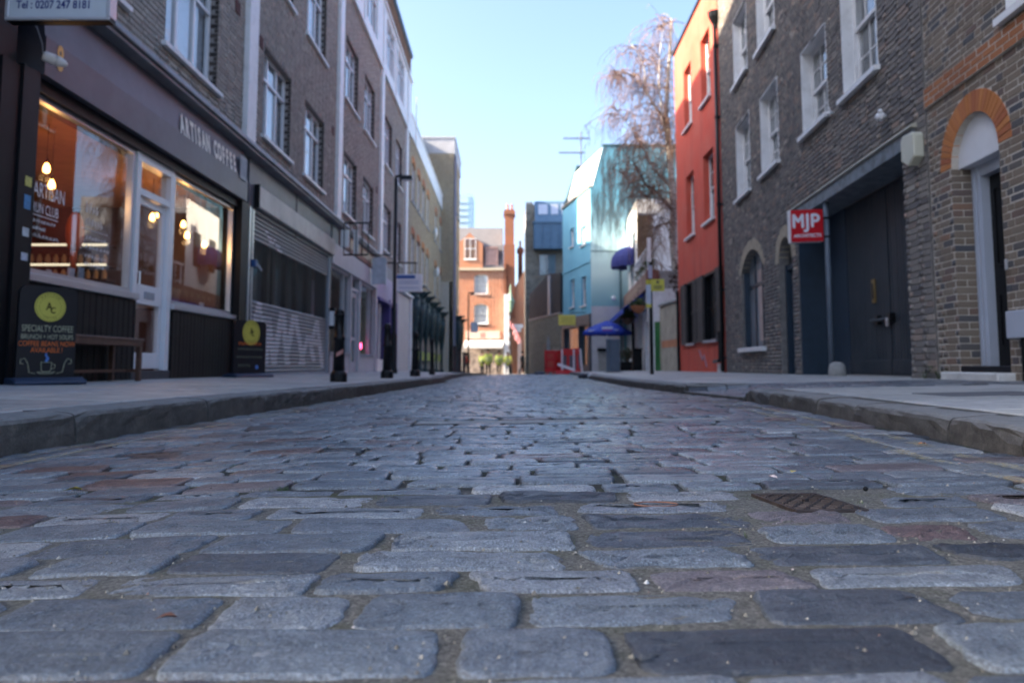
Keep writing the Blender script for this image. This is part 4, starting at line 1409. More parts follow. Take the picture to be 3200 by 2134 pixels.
ledge = thing('window_ledge', 'pale ledge inside the coffee shop window carrying cards and cups', 'ledge', FL.pt(8, -.3, 1.1))
mb = MB(); mb.box(FL, 6.9, 8.9, -0.62, -0.11, 1.12, 1.17); mb.box(FL, 10.05, 12.2, -0.55, -0.11, 1.07, 1.12); build('board', mb, paint('ledge_board', (0.48, 0.38, 0.28), 0.5, 0.1), parent=ledge)
for nm, lb, s, o, z, w, h, c, tl in (('card', 'white menu card leaning behind the coffee shop window', 8.28, -.35, 1.17, .11, .21, (.6, .62, .7), .08), ('tablet', 'tall pale card stand beside the menu card in the window', 8.56, -.4, 1.17, .1, .25, (.35, .45, .6), .02), ('tin', 'yellow tin on the window ledge left of the menu card', 8.12, -.45, 1.17, .13, .13, (.5, .36, .08), 0), ('cup', 'stack of paper cups on the window ledge of the coffee shop', 7.95, -.4, 1.17, .07, .15, (.6, .6, .62), 0), ('flyer', 'pale flyer propped in the second coffee shop window', 10.3, -.25, 1.12, .2, .24, (.5, .55, .62), .03), ('paper_bag', 'brown paper bag in the second coffee shop window', 10.9, -.4, 1.12, .5, .3, (.25, .12, .06), 0), ('flyer', 'small white flyer at the right of the second coffee shop window', 11.75, -.3, 1.12, .14, .16, (.6, .62, .65), .02)):
    m1 = MB()
    m1.box(FL, s - w / 2, s + w / 2, o - .02, o, z, z + h)
    m1.box(FL, s - w / 2 + .012, s + w / 2 - .012, o, o + .003, z + h * .15, z + h * .85)
    tag(build(nm, m1, paint(nm + '_print', c, .5, .25, 25, 0), loc=FL.pt(s, o, z)), lb, nm.replace('_', ' '))
mb = MB(); mb.ball(FL.pt(9.25, -0.9, 1.95), 0.10, 0.12, 0.26); mb.tube([FL.pt(9.25, -.9, 1.8), FL.pt(9.25, -.9, 1.45)], 0.04, 6)
tag(build('hanging_coat', mb, paint('orange_cloth', (0.65, 0.12, 0.03), 0.8, 0.2), loc=FL.pt(9.25, -.9, 1.7), smooth=True), 'orange coat hanging just inside the coffee shop door', 'coat')
glow = emit_mat('bulb_filament', (1.0, 0.42, 0.08), 5.0)
BULBS = [(8.13, -0.6, 2.48, 'left bulb of the pair behind the big window'), (8.27, -0.62, 2.33, 'lower bulb of the pair behind the big window'), (10.45, -0.72, 2.60, 'bulb at the top left of the door glass'), (10.7, -0.55, 2.49, 'upper of two bulbs seen through the door glass'), (10.58, -0.58, 2.42, 'lower of two bulbs seen through the door glass'), (11.65, -0.6, 2.52, 'leftmost bulb in the second window'), (11.45, -0.45, 2.31, 'middle bulb in the second window'), (11.95, -0.38, 2.25, 'rightmost bulb in the second window')]
for s, o, z, lb in BULBS:
    b_ = thing('pendant_bulb', 'glowing filament bulb, ' + lb, 'light bulb', FL.pt(s, o, z), 'filament bulbs in the coffee shop')
    c = FL.pt(s, o, z)
    m1 = MB(); m1.lathe((c[0], c[1], c[2] - .07), [(0.008, 0), (0.03, 0.012), (0.036, 0.045), (0.026, 0.085), (0.014, 0.11)], 12); build('bulb', m1, glow, parent=b_, smooth=True)
    m1 = MB(); m1.lathe((c[0], c[1], c[2] + .04), [(0.018, 0), (0.018, 0.05), (0.006, 0.06)], 10); m1.tube([(c[0], c[1], c[2] + .1), (c[0], c[1], 2.96)], 0.004, 6); build('flex', m1, M['black_paint'], parent=b_)
    ld = bpy.data.lights.new('bulb_light', 'POINT'); ld.energy = 0.55; ld.color = (1, 0.55, 0.22); ld.shadow_soft_size = 0.05
    lo = bpy.data.objects.new('bulb_light', ld); COL.objects.link(lo); lo.parent = b_; lo.location = (0, 0, -0.13)

# ---------------------------------------------------------------- projecting sign and camera
sx0, sx1, sy0, sy1, sz0 = -4.40, -3.49, 6.28, 6.39, 3.285
sgn = thing('projecting_sign', 'white box sign over the pavement at the top left with a blue telephone number', 'sign', (-3.8, 6.3, sz0))
wsm = paint('sign_white', (0.50, 0.56, 0.62), 0.4, 0.06, bmp=0)
mb = MB(); mb.box(W, sx0, sx1, sy0 + .012, sy1, sz0 + .005, sz0 + .75); build('case', mb, wsm, parent=sgn)
mb = MB(); t_ = .03
mb.box(W, sx0, sx1, sy0, sy1 + .002, sz0, sz0 + t_); mb.box(W, sx0, sx0 + t_, sy0, sy1 + .002, sz0 + t_, sz0 + .75); mb.box(W, sx1 - t_, sx1 + .004, sy0, sy1 + .002, sz0 + t_, sz0 + .75); mb.box(W, sx0, sx1, sy0, sy1, sz0 + .75, sz0 + .78)
build('frame', mb, paint('sign_frame', (0.48, 0.50, 0.55), 0.35, 0.05, bmp=0, metal=.3), parent=sgn, bevel=.004)
mb = MB(); mb.box(W, sx0 + .01, sx1 - .01, sy0 + .02, sy1 - .01, sz0 - .006, sz0); build('underside', mb, M['black_paint'], parent=sgn)
mb = MB(); text_mb(mb, 'Tel : 0207 247 8181', (-4.31, sy0 + .0105, 3.392), (1, 0, 0), (0, 0, 1), 0.072, 0.78, depth=.001, bold=.02)
build('lettering', mb, paint('blue_lettering', (0.006, 0.02, 0.16), .5, .05, bmp=0), parent=sgn, fix=False)
mb = MB(); mb.tube([FL.pt(6.3, -.1, 3.6), FL.pt(6.3, .35, 3.6)], .02, 8); build('bracket', mb, M['black_iron'], parent=sgn)

cc = thing('security_camera', 'white bullet security camera with a trailing cable beside the gold numeral', 'camera', FL.pt(6.95, .2, 3.2))
c = Vector(FL.pt(6.84, .19, 3.17))
ax = Vector((0.45, 0.35, -0.12)).normalized()
mb = MB(); mb.tube([c - ax * .075, c - ax * .06, c + ax * .03, c + ax * .03], [.035, .048, .052, .05], 14); build('housing', mb, M['white_upvc'], parent=cc, smooth=True)
mb = MB(); mb.tube([c + ax * .034, c + ax * .07, c + ax * .11, c + ax * .135], [.050, .046, .034, .012], 14); build('hood', mb, M['white_upvc'], parent=cc, smooth=True)
mb = MB(); mb.tube([c - ax * .06, Vector(FL.pt(6.87, .10, 3.18))], .018, 8); build('arm', mb, M['white_upvc'], parent=cc)
mb = MB(); mb.tube([FL.pt(6.86, .1, 3.18), FL.pt(6.80, .12, 3.30), FL.pt(6.70, .13, 3.40), FL.pt(6.62, .15, 3.42), FL.pt(6.56, .17, 3.38), FL.pt(6.5, .14, 3.41), FL.pt(6.42, .06, 3.46)], .007, 6); build('cable', mb, M['grey_metal'], parent=cc, smooth=True)

# ---------------------------------------------------------------- roller shutter unit
shop2 = thing('shuttered_shopfront', 'dark shopfront with black panels behind the half open-mesh roller shutter', 'shopfront', FL.pt(15.8, 0, .1))
mb = MB(); mb.box(FL, 12.72, 15.6, -.3, 0.04, 2.98, 3.88); mb.box(FL, 15.66, 18.75, -.3, 0.04, 2.98, 3.88); mb.box(FL, 15.6, 15.66, -.3, .06, 2.98, 3.88)
build('fascia', mb, M['slate_paint'], parent=shop2)
mb = MB(); mb.box(FL, 12.72, 12.95, -.3, .06, .1, 2.98); mb.box(FL, 18.62, 18.86, -.3, .05, .1, 3.5)
build('pilaster_frame', mb, M['navy_paint'], parent=shop2)
mb = MB()
for s in (13.9, 14.9, 15.25, 16.2, 17.0, 17.9): mb.box(FL, s - .09, s + .09, -.42, -.28, .2, 2.9)
mb.box(FL, 12.95, 18.62, -.42, -.3, .1, 1.0); mb.box(FL, 12.95, 18.62, -.42, -.3, 2.75, 2.98)
build('window_frame', mb, M['black_paint'], parent=shop2)
mb = MB(); mb.box(FL, 12.95, 18.62, -.38, -.37, 1.0, 2.75); build('window_pane', mb, M['glass'], parent=shop2)
mb = MB(); mb.box(FL, 12.95, 18.62, -.41, -.385, 1.0, 2.75); build('window_back', mb, paint('blue_grey_backing', (0.20, 0.29, 0.33), .9, .3, 1.5, 0), parent=shop2)  # blue-grey sheet stands in for pale reflections in the panes

shut = thing('roller_shutter', 'grey steel roller shutter with white sprayed graffiti on its lower slats', 'roller shutter', FL.pt(15.8, .05, .1))
def slat_mat():
    m, nt, b = new_mat('galvanised_slat')
    p = geo_pos(nt)
    s_ = nd(nt, 'ShaderNodeSeparateXYZ'); nt.links.new(p, s_.inputs[0])
    y, z = s_.outputs[1], s_.outputs[2]
    n1 = noise(nt, 3, 5, .6, p)
    nt.links.new(ramp(nt, n1, [(.3, (.15, .15, .16)), (.7, (.23, .23, .24))]), b.inputs['Base Color'])
    b.inputs['Roughness'].default_value = .42; b.inputs['Metallic'].default_value = .35
    return m
sm = slat_mat()
GRAF = [(13.49, 1.41, 13.34, 1.09), (13.43, 1.27, 13.77, 1.08), (13.95, 1.18, 13.91, 0.36), (13.99, 1.19, 14.47, 0.31), (14.88, 1.37, 14.42, 0.39), (14.92, 1.36, 15.33, 0.35), (15.71, 1.35, 15.19, 0.37), (15.81, 1.33, 16.52, 0.33), (16.9, 0.99, 16.31, 0.35), (16.95, 0.97, 17.41, 0.42), (17.63, 1.35, 17.09, 0.7), (17.63, 1.35, 18.23, 0.27), (17.37, 0.88, 17.98, 0.87)]
def slats(z0, z1):
    z = z0
    while z < z1 - .01:
        m1 = MB(); m1.sprism(FL, [(-.015, z), (0.012, z + .004), (.026, z + .022), (.026, z + .05), (.010, z + .071), (-.015, z + .074)], 12.98, 18.58)
        build('slat', m1, sm, parent=shut)
        z += .0755
slats(.16, 1.40); slats(2.50, 3.08)
# white spray paint lying on the slats it crosses
gr_ = MB()
z = .16
while z < 3.0:
    for (a, b_, c, d) in GRAF + [(13.75, 2.78, 14.0, 2.62), (13.95, 2.74, 14.25, 2.56), (14.2, 2.72, 14.5, 2.55), (14.45, 2.66, 14.75, 2.50)]:
        lo, hi = min(b_, d), max(b_, d); w = .17 if z < 2 else .07
        if hi - lo < .05: lo -= .05; hi += .05
        if lo - .02 < z + .036 < hi + .02:
            t_ = (z + .036 - b_) / (d - b_) if abs(d - b_) > .02 else .5
            s_ = a + (c - a) * t_; w = w * rr.uniform(.85, 1.2) if abs(d - b_) > .02 else abs(c - a) / 2
            gr_.face([FL.pt(s_ - w, .0268, z + .021), FL.pt(s_ + w, .0268, z + .021), FL.pt(s_ + w, .0268, z + .052), FL.pt(s_ - w, .0268, z + .052)])
            gr_.face([FL.pt(s_ - w * .9, .0128, z + .004), FL.pt(s_ + w * .9, .0128, z + .004), FL.pt(s_ + w, .0268, z + .021), FL.pt(s_ - w, .0268, z + .021)])
    z += .0755
build('graffiti', gr_, paint('white_spray', (.66, .66, .70), .6, .15, 9, 0), parent=shut, kind='stuff', fix=False)
mb = MB()
z = 1.425
while z < 2.5:
    mb.box(FL, 12.98, 18.58, .0, .006, z - .0035, z + .0035); z += .047
s = 13.0
k = 0
while s < 18.58:
    mb.box(FL, s - .0035, s + .0035, .001, .007, 1.40, 2.5); s += .085
build('mesh_grille', mb, paint('dark_mesh', (.05, .05, .052), .5, .2, bmp=0, metal=.3), parent=shut, kind='stuff')
mb = MB(); mb.box(FL, 12.90, 12.98, -.04, .06, .1, 3.0); build('guide_rail', mb, M['aluminium'], parent=shut)
mb = MB(); mb.box(FL, 18.58, 18.66, -.04, .06, .1, 3.0); build('guide_rail', mb, M['grey_metal'], parent=shut)
mb = MB(); mb.box(FL, 12.98, 18.58, -.03, .035, .1, .16); build('bottom_bar', mb, M['grey_metal'], parent=shut)
mb = MB(); mb.sprism(FL, [(0.05, 3.06), (.11, 3.06), (.13, 3.08), (.13, 3.44), (.11, 3.46), (.05, 3.46)], 13.02, 18.85)
build('housing', mb, paint('bare_steel_housing', (0.46, 0.47, 0.44), .5, .2, 1.5, .1, metal=.25, dirt=(.25, .25, .23), dirt_amt=.5, dirt_scale=2), parent=shut)
mb = MB(); mb.box(FL, 12.985, 13.02, .04, .135, 3.05, 3.47); build('housing_end', mb, M['black_paint'], parent=shut)
mb = MB(); mb.box(FL, 12.86, 12.97, .06, .14, 2.0, 2.12); build('lock_box', mb, paint('blue_lock', (.02, .07, .2), .4, .2), parent=shut)
mb = MB(); mb.tube([FL.pt(13.0, .1, 2.08), FL.pt(13.25, .12, 1.98)], .02, 8); build('lever', mb, M['aluminium'], parent=shut)
wl_ = thing('wall_box', 'small black wall box with a white panel between the shutter and the pale shop', 'wall box', FL.pt(18.75, .12, 1.5))
mb = MB(); mb.box(FL, 18.66, 18.92, .055, .2, 1.2, 1.72); build('case', mb, M['black_paint'], parent=wl_, bevel=.02)
mb = MB(); mb.box(FL, 18.70, 18.88, .2, .206, 1.28, 1.64); build('panel', mb, M['white_upvc'], parent=wl_)
mb = MB(); mb.box(W, *[FL.pt(18.66, q, 0)[0] for q in (.07, .185)], FL.pt(18.66, .1, 0)[1] - .008, FL.pt(18.66, .1, 0)[1] - .002, 1.28, 1.64); build('panel', mb, M['white_upvc'], parent=wl_)

# ---------------------------------------------------------------- pale shop
pale = paint('pale_grey_paint', (.44, .46, .50), .5, .08, 3, .04, dirt=(.3, .3, .3), dirt_amt=.3)
shop3 = thing('pale_shopfront', 'pale grey shopfront with tall glass and a brown signboard beyond the roller shutter', 'shopfront', FL.pt(22.2, 0, .08))
mb = MB(); mb.box(FL, 18.86, 25.55, -.2, .08, 2.88, 3.42); build('fascia', mb, pale, parent=shop3)
mb = MB(); mb.box(FL, 18.88, 25.55, -.2, .05, 3.42, 3.9); build('upper_fascia', mb, M['slate_paint'], parent=shop3)
mb = MB(); mb.box(FL, 19.7, 25.4, .05, .09, 3.46, 3.88); build('signboard', mb, paint('brown_signboard', (.20, .085, .055), .6, .25), parent=shop3)
mb = MB(); mb.box(FL, 19.72, 22.3, .09, .1, 3.56, 3.86); mb.box(FL, 22.6, 25.2, .09, .1, 3.60, 3.82); build('sign_panel', mb, paint('cream_sign_panel', (.42, .40, .28), .6, .3, 10, 0), parent=shop3)
for a, b in ((18.92, 21.35), (22.8, 25.35)):
    mb = MB(); mb.box(FL, a, b, -.15, .02, .05, .58); build('stall_riser', mb, pale, parent=shop3)
    mb = MB(); mb.box(FL, a - .02, b + .02, -.15, .06, .58, .64); build('window_sill', mb, M['grey_metal'], parent=shop3)
    mb = MB()
    for s in (a, (a + b) / 2 + .5, b - .06): mb.box(FL, s, s + .06, -.12, -.02, .64, 2.88)
    mb.box(FL, a, b, -.12, -.022, 2.80, 2.88); build('window_frame', mb, pale, parent=shop3)
    mb = MB(); mb.box(FL, a, b, -.08, -.07, .64, 2.8); build('window_pane', mb, M['shop_glass'], parent=shop3)
mb = MB(); mb.box(FL, 21.35, 21.5, -.15, .04, .05, 2.88); mb.box(FL, 22.62, 22.8, -.15, .04, .05, 2.88); mb.box(FL, 25.35, 25.6, -.15, .06, .05, 2.88); mb.box(FL, 21.5, 22.62, -.15, .0, 2.45, 2.55); build('door_frame', mb, pale, parent=shop3)
mb = MB(); mb.box(FL, 21.52, 21.66, -.12, -.05, .06, 2.45); mb.box(FL, 22.46, 22.6, -.12, -.05, .06, 2.45); mb.box(FL, 21.66, 22.46, -.12, -.05, 2.3, 2.45); mb.box(FL, 21.66, 22.46, -.12, -.05, .06, .4); mb.box(FL, 21.66, 22.46, -.12, -.05, 1.02, 1.12)
dr = build('door', mb, pale, parent=shop3)
mb = MB(); mb.box(FL, 21.66, 22.46, -.09, -.08, .4, 2.3); build('pane', mb, M['shop_glass'], parent=dr)
mb = MB(); mb.box(FL, 21.54, 21.62, -.05, -.02, 1.0, 1.35); build('handle', mb, M['aluminium'], parent=dr)
mb = MB(); mb.box(FL, 18.9, 25.5, -1.6, -1.5, .05, 2.9); mb.box(FL, 18.9, 25.5, -1.5, -.2, .02, .06); build('back_wall', mb, paint('pale_blue_interior', (.36, .50, .54), .9, .15, 1, 0), parent=shop3)
mb = MB(); mb.box(FL, 23.9, 24.25, -.2, -.18, .82, 1.0); tag(build('neon_sign', mb, emit_mat('pink_neon', (1, .08, .22), 3.0), loc=FL.pt(24, -.2, .9)), 'small glowing pink sign low in the pale shop window', 'neon sign')
# iron sign frame over it
sf = thing('bracket_sign', 'black iron sign frame with pale hanging boards above the pale shop', 'sign frame', FL.pt(19.3, .4, 3.4))
xa, xb, yy = -4.3, -3.68, 19.0
mb = MB()
for z in (3.1, 3.92): mb.box(W, xa, xb + (.1 if z > 3.5 else 0), yy - .015, yy + .015, z - .02, z + .02)
for q in range(5): mb.box(W, xa + q * .155, xa + q * .155 + .022, yy - .012, yy + .012, 3.12, 3.9)
build('frame', mb, M['black_iron'], parent=sf)
mb = MB()
mb.box(W, -4.05, -3.93, yy + .02, yy + .05, 3.12, 3.75); mb.box(W, -4.38, -4.18, yy + .02, yy + .12, 3.3, 3.75)
build('board', mb, M['white_paint'], parent=sf)

# ---------------------------------------------------------------- last shop and pale panel
shop4 = thing('purple_door_shopfront', 'narrow shopfront with a purple framed doorway between the pale shop and the pale wall', 'shopfront', FL.pt(27.8, 0, 0))
lil = paint('lilac_fascia', (.42, .38, .50), .6, .15, 4, 0); pur = paint('purple_paint', (.05, .04, .22), .5, .1)
mb = MB(); mb.box(FL, 25.6, 30.2, -.2, .06, 2.65, 3.5); build('fascia', mb, lil, parent=shop4)
mb = MB(); mb.box(FL, 25.6, 30.2, -.2, .02, 3.5, 3.95); build('upper_fascia', mb, M['lead'], parent=shop4)
mb = MB(); mb.box(FL, 25.62, 25.8, -.2, .05, 0, 2.65); mb.box(FL, 28.2, 28.4, -.2, .1, 0, 2.75); mb.box(FL, 29.9, 30.2, -.2, .1, 0, 2.75); mb.box(FL, 25.8, 29.9, -.2, .1, 2.55, 2.65); build('door_frame', mb, pur, parent=shop4)
mb = MB(); mb.box(FL, 26.0, 28.0, -.15, -.1, .5, 2.5); mb.box(FL, 28.5, 29.8, -.15, -.1, .5, 2.5); build('window_pane', mb, M['shop_glass'], parent=shop4)
mb = MB(); mb.box(FL, 25.8, 28.2, -.15, 0, 0, .5); mb.box(FL, 28.4, 29.9, -.15, -.02, 0, .5); mb.box(FL, 26.9, 27.0, -.15, -.05, .5, 2.5); build('stall_riser', mb, M['white_paint'], parent=shop4)
mb = MB(); mb.box(FL, 25.7, 30.1, -1.2, -1.1, 0, 2.6); build('back_wall', mb, paint('greenish_interior', (.30, .34, .22), .9, .3, 1, 0), parent=shop4)
pn = thing('pale_panel_front', 'plain off-white boarded front before the yellow brick building', 'shopfront', FL.pt(31.9, 0, 0))
mb = MB(); mb.box(FL, 30.2, 34.2, -.3, .10, -.15, 3.3); build('panel', mb, paint('off_white_panel', (.52, .49, .48), .7, .08, 2, .03), parent=pn)
mb = MB(); mb.sprism(FL, [(-.3, 3.3), (.25, 3.3), (.25, 3.4), (-.3, 3.75)], 30.2, 34.2); build('cornice', mb, M['white_paint'], parent=pn)
mb = MB(); mb.box(FL, 30.2, 34.2, -.3, .0, 3.3, 3.95); build('upper_fascia', mb, M['brick_left'], parent=pn)
mb = MB(); mb.box(FL, 33.7, 34.15, .10, .2, -.15, 3.3); build('pilaster', mb, M['white_paint'], parent=pn)

# blue and white projecting sign
ps = thing('projecting_sign', 'blue and white box sign hung from a black bracket over the left pavement', 'sign', (-3.75, 27.5, 3.2))
mb = MB(); mb.box(W, -4.25, -3.30, 27.4, 27.62, 2.98, 3.62); build('case', mb, M['white_upvc'], parent=ps, bevel=.01)
mb = MB(); mb.box(W, -4.25, -3.55, 27.385, 27.4, 3.46, 3.58); build('header', mb, paint('blue_header', (.03, .10, .33), .5, .1, bmp=0), parent=ps)
mb = MB()
for z in (3.36, 3.28, 3.12): mb.box(W, -4.15, -3.42, 27.393, 27.4, z - .02, z + .02)
build('print_line', mb, paint('pale_blue_print', (.40, .48, .60), .5, .1, bmp=0), parent=ps)
mb = MB(); mb.tube([(-4.7, 27.5, 4.05), (-3.5, 27.5, 4.05)], .03, 8)
for x in (-4.2, -3.55): mb.tube([(x, 27.5, 4.05), (x, 27.5, 3.62)], .015, 6)
build('bracket', mb, M['black_iron'], parent=ps)
ps = thing('projecting_sign', 'pale hanging box sign just nearer than the blue and white one', 'sign', (-4.2, 24, 3.3))
mb = MB(); mb.box(W, -4.5, -4.05, 24.0, 24.15, 2.9, 3.75); build('case', mb, paint('pale_blue_sign', (.42, .48, .55), .4, .2, 4, 0), parent=ps)
mb = MB(); mb.tube([(-4.7, 24.1, 3.85), (-3.9, 24.1, 3.85)], .02, 6); mb.tube([(-4.3, 24.1, 3.85), (-4.3, 24.1, 3.75)], .012, 6); build('bracket', mb, M['black_iron'], parent=ps)

# ---------------------------------------------------------------- yellow brick buildings
yel = thing('yellow_brick_building', 'lower yellow stock brick building with orange window arches and a white parapet', 'building', FL.pt(44, -4, 0))
YS = [35.05, 37.25, 39.45, 41.75, 46.6, 49.9]
ops = []
for s in YS: ops += [(s, s + 1.2, 4.65, 6.6, .18), (s, s + 1.2, 8.05, 10.0, .18)]
gops = [(35.2 + 2.5 * i, 36.9 + 2.5 * i, -.2, 3.2) for i in range(7)]
mb = wall_mb(FL, 34.22, 51.45, -.6, 11.0, ops + gops, o=-.012, reveal=.2)
yw = build('wall', mb, M['mortar_light'], parent=yel, fix=False)
lay_bricks(FL, brick_list(34.22, 51.45, 2.0, 11.0, ops + gops, seed=9), M['brick_yellow'], yw, singles=0)
mk = sash(1.2, 1.86, 2, 2, rec=.1, sill=None, reveal=False, backing='curtain')
for s in YS:
    for z in (4.68, 8.08): place('yw', mk, yel, FL, s, z)
def arch_bricks(parent, fr, op, mat, h=0.225, n=11, o=0.004, name='brick'):
    a, b, c, d, rise = op
    hw = (b - a) / 2; r = (hw * hw + rise * rise) / (2 * rise); a0 = math.asin(min(1, hw / r))
    if rise > hw: a0 = math.pi - a0
    m_ = (a + b) / 2; zc = d - r
    for i in range(n):
        t0, t1 = -a0 + 2 * a0 * (i + .04) / n, -a0 + 2 * a0 * (i + .96) / n
        P = lambda t, q: (m_ + q * math.sin(t), zc + q * math.cos(t))
        m1 = MB(); m1.prism(fr, [P(t0, r), P(t1, r), P(t1, r + h), P(t0, r + h)], o - .1, o)
        build(name, m1, mat, parent=parent)
for op in ops:
    m1 = MB()
    a, b, c, d, rise = op
    m1.prism(FL, [(a - .1, d - rise), (a, d - rise)] + arch_pts(op, 6)[1:-1] + [(b, d - rise), (b + .1, d - rise), (b + .04, d + .2), ((a + b) / 2, d + .30), (a - .04, d + .2)], -.05, .008)
    build('window_arch', m1, M['brick_orange'], parent=yel)
    m1 = MB(); m1.box(FL, a - .1, b + .1, -.1, .06, c - .1, c); build('window_sill', m1, M['lead'], parent=yel)
mb = MB(); mb.box(FL, 34.22, 51.45, -.4, .05, 11.0, 11.95); mb.box(FL, 34.22, 51.45, -.45, .09, 11.95, 12.03); build('parapet', mb, M['white_paint'], parent=yel)
mb = MB(); mb.box(FL, 34.2, 51.45, -9, -.42, -.6, 11.3); mb.box(FL, 35.0, 36.0, -1.6, -.9, 11.9, 13.6); build('body', mb, M['brick_yellow'], parent=yel)
mb = MB(); mb.box(FL, 42.3, 51.4, -8, -1.6, 11.3, 15.9); mb.box(FL, 42.2, 51.42, -8.1, -1.5, 15.9, 16.05); build('added_shade_storey', mb, M['brick_yellow'], parent=yel)  # unseen set-back storey, added to shade the far half of the blue house
mb = MB(); mb.box(FL, 34.3, 51.45, -.41, -.3, -.6, 3.3); build('arcade_back', mb, paint('dim_arcade', (.10, .09, .07), .9, .4, .8, 0), parent=yel)
mb = MB(); mb.box(FL, 37.5, 51.45, -.02, .02, .55, 1.0); build('dado_strip', mb, paint('lime_strip', (.35, .40, .10), .7, .3, 2, 0), parent=yel)
mb = MB(); mb.box(FL, 34.3, 51.45, -.02, .10, 3.3, 3.75); build('shop_beam', mb, paint('tan_beam', (.36, .26, .15), .7, .2), parent=yel)
for i, s in enumerate((34.6, 37.1, 39.5, 42.6, 45.6, 49.4, 52.2, 55.5)):
    o_ = .25 if s < 51.4 else 1.1
    c = FL.pt(s, o_, 0); z0 = pav_l(c[0], c[1])
    cl = thing('iron_column', 'dark teal iron column with a flared head before the yellow brick buildings', 'column', (c[0], c[1], z0), 'dark teal columns along the yellow brick buildings')
    m1 = MB(); m1.lathe((c[0], c[1], z0), [(.16, 0), (.16, .12), (.075, .2), (.07, 1.35), (.10, 1.55), (.20, 2.3), (.245, 2.9), (.25, 3.35)], 12); build('shaft', m1, M['teal_iron'] if 'teal_iron' in M else M.setdefault('teal_iron', paint('dark_teal_iron', (.012, .035, .042), .5, .25)), parent=cl, smooth=True)
    m1 = MB(); m1.lathe((c[0], c[1], z0 + 3.35), [(.27, 0), (.27, .06), (.20, .12), (.24, .3), (.36, .52), (.36, .58)], 12)
    m1.tube([(c[0] + .1, c[1] - .1, z0 + 3.6), (c[0] + .42, c[1] - .2, z0 + 3.9), (c[0] + .55, c[1] - .25, z0 + 3.86)], [.07, .06, .03], 6); build('capital', m1, M['teal_iron'], parent=cl, smooth=True)

F2 = Fr(-4.46 + .8, 0, -.008, 1, 'L')
yel2 = thing('tall_yellow_brick_building', 'taller yellow brick building with a pale parapet band beyond the lower one', 'building', F2.pt(55, -4, 0))
ops = [(52.2, 53.0, 11.3, 14.6)] + [(54.3 + 2.2 * i, 55.3 + 2.2 * i, z, z + 1.9, .16) for i in range(2) for z in (4.4, 8.0, 11.4)]
mb = wall_mb(F2, 51.5, 58.5, -.7, 15.0, ops, o=-.01, reveal=.2); y2 = build('wall', mb, M['mortar_light'], parent=yel2, fix=False)
lay_bricks(F2, brick_list(51.5, 58.5, 0, 15.0, ops, seed=12), M['brick_yellow'], y2, singles=0)
mb = MB(); mb.box(F2, 51.5, 58.5, -9, -.25, -.7, 15.0); build('body', mb, M['mortar_light'], parent=yel2)
FS = Fr(F2.pt(51.49, 0, 0)[0], F2.pt(51.49, 0, 0)[1], -1, 0, 'L'); FS.n = (0, -1); FS.sg = 1 if False else FS.sg
# flank wall that faces down the street
fb = MB()
b_ = brick_list(0, 6, 6, 15.0, [], seed=14)
for a, b, c, d, j in b_:
    x0 = F2.pt(51.49, 0, 0)[0]; y0 = F2.pt(51.49, 0, 0)[1]
    fb.box(W, x0 - b, x0 - a, y0 - .02 - j, y0, c, d)
build('flank_brickwork', fb, M['brick_yellow'], parent=yel2, kind='stuff', fix=False)
mb = MB(); mb.box(F2, 51.45, 58.55, -9.05, .07, 15.0, 16.1); mb.box(F2, 51.4, 58.6, -9.1, .12, 16.1, 16.2); build('parapet', mb, paint('grey_render_band', (.42, .43, .46), .7, .12, 2, .05), parent=yel2)
place('tallw', casement(.8, 3.3, (0, 1), .5, rec=.08, sill=False), yel2, F2, 52.2, 11.3)
mk = sash(1.0, 1.84, 2, 2, rec=.1, sill='lead', reveal=False, backing='curtain')
for i in range(2):
    for z in (4.42, 8.02, 11.42): place('y2w', mk, yel2, F2, 54.3 + 2.2 * i, z)
mb = MB(); mb.tube([F2.pt(51.75, .1, 0), F2.pt(51.75, .1, 14.9)], .09, 8); build('downpipe', mb, paint('mauve_pipe', (.25, .24, .32), .6, .1), parent=yel2)
for lb, s, z in (('lower', 46.0, 6.0), ('upper', 44.6, 8.2)):
    c = FL.pt(s, .25, z); d_ = thing('satellite_dish', 'white satellite dish on the yellow brick wall, the %s of two' % lb, 'satellite dish', c)
    m1 = MB(); m1.ball(c, .10, .28, .30, 14, 7); build('dish', m1, M['white_upvc'], parent=d_, smooth=True)
    m1 = MB(); m1.tube([FL.pt(s, 0, z), c], .03, 6); build('bracket', m1, M['grey_metal'], parent=d_)

# ---------------------------------------------------------------- street furniture on the left pavement
BOL = [(-2.34, 10.2, 'nearest black bollard on the left pavement, in front of the pale shop', 1), (-2.25, 13.6, 'second black bollard on the left pavement, beside the lamp post', 1), (-2.13, 16.6, 'third black bollard along the left kerb, in front of the off-white front', 1), (-2.18, 20.6, 'slim black bollard fourth along the left kerb, before the dark columns', .7)]
def bollard():
    b_ = thing('bollard', None, 'bollard', (0, 0, 0), 'cast iron bollards on the left pavement')
    m1 = MB(); m1.lathe((0, 0, 0), [(.115, -.03), (.115, .10), (.10, .13), (.082, .15)], 14); build('base', m1, M['black_iron'], parent=b_)
    m1 = MB(); m1.lathe((0, 0, 0), [(.082, .15), (.068, .55), (.078, .56), (.080, .585), (.078, .61), (.066, .62), (.060, .88), (.070, .89), (.072, .915), (.060, .925)], 14); build('post', m1, M['black_iron'], parent=b_, smooth=True)
    m1 = MB(); m1.lathe((0, 0, 0), [(.060, .925), (.062, .945), (.050, .97), (.025, .985), (.003, .99)], 14); build('cap', m1, M['black_iron'], parent=b_, smooth=True)
    return b_
b0 = bollard()
for i, (x, y, lb, k) in enumerate(BOL):
    b_ = b0 if i == 0 else copy_tree(b0)
    b_.location = (x, y, pav_l(x, y)); b_.scale = (k, k, 1); b_['label'] = lb
b1 = BOL[0]
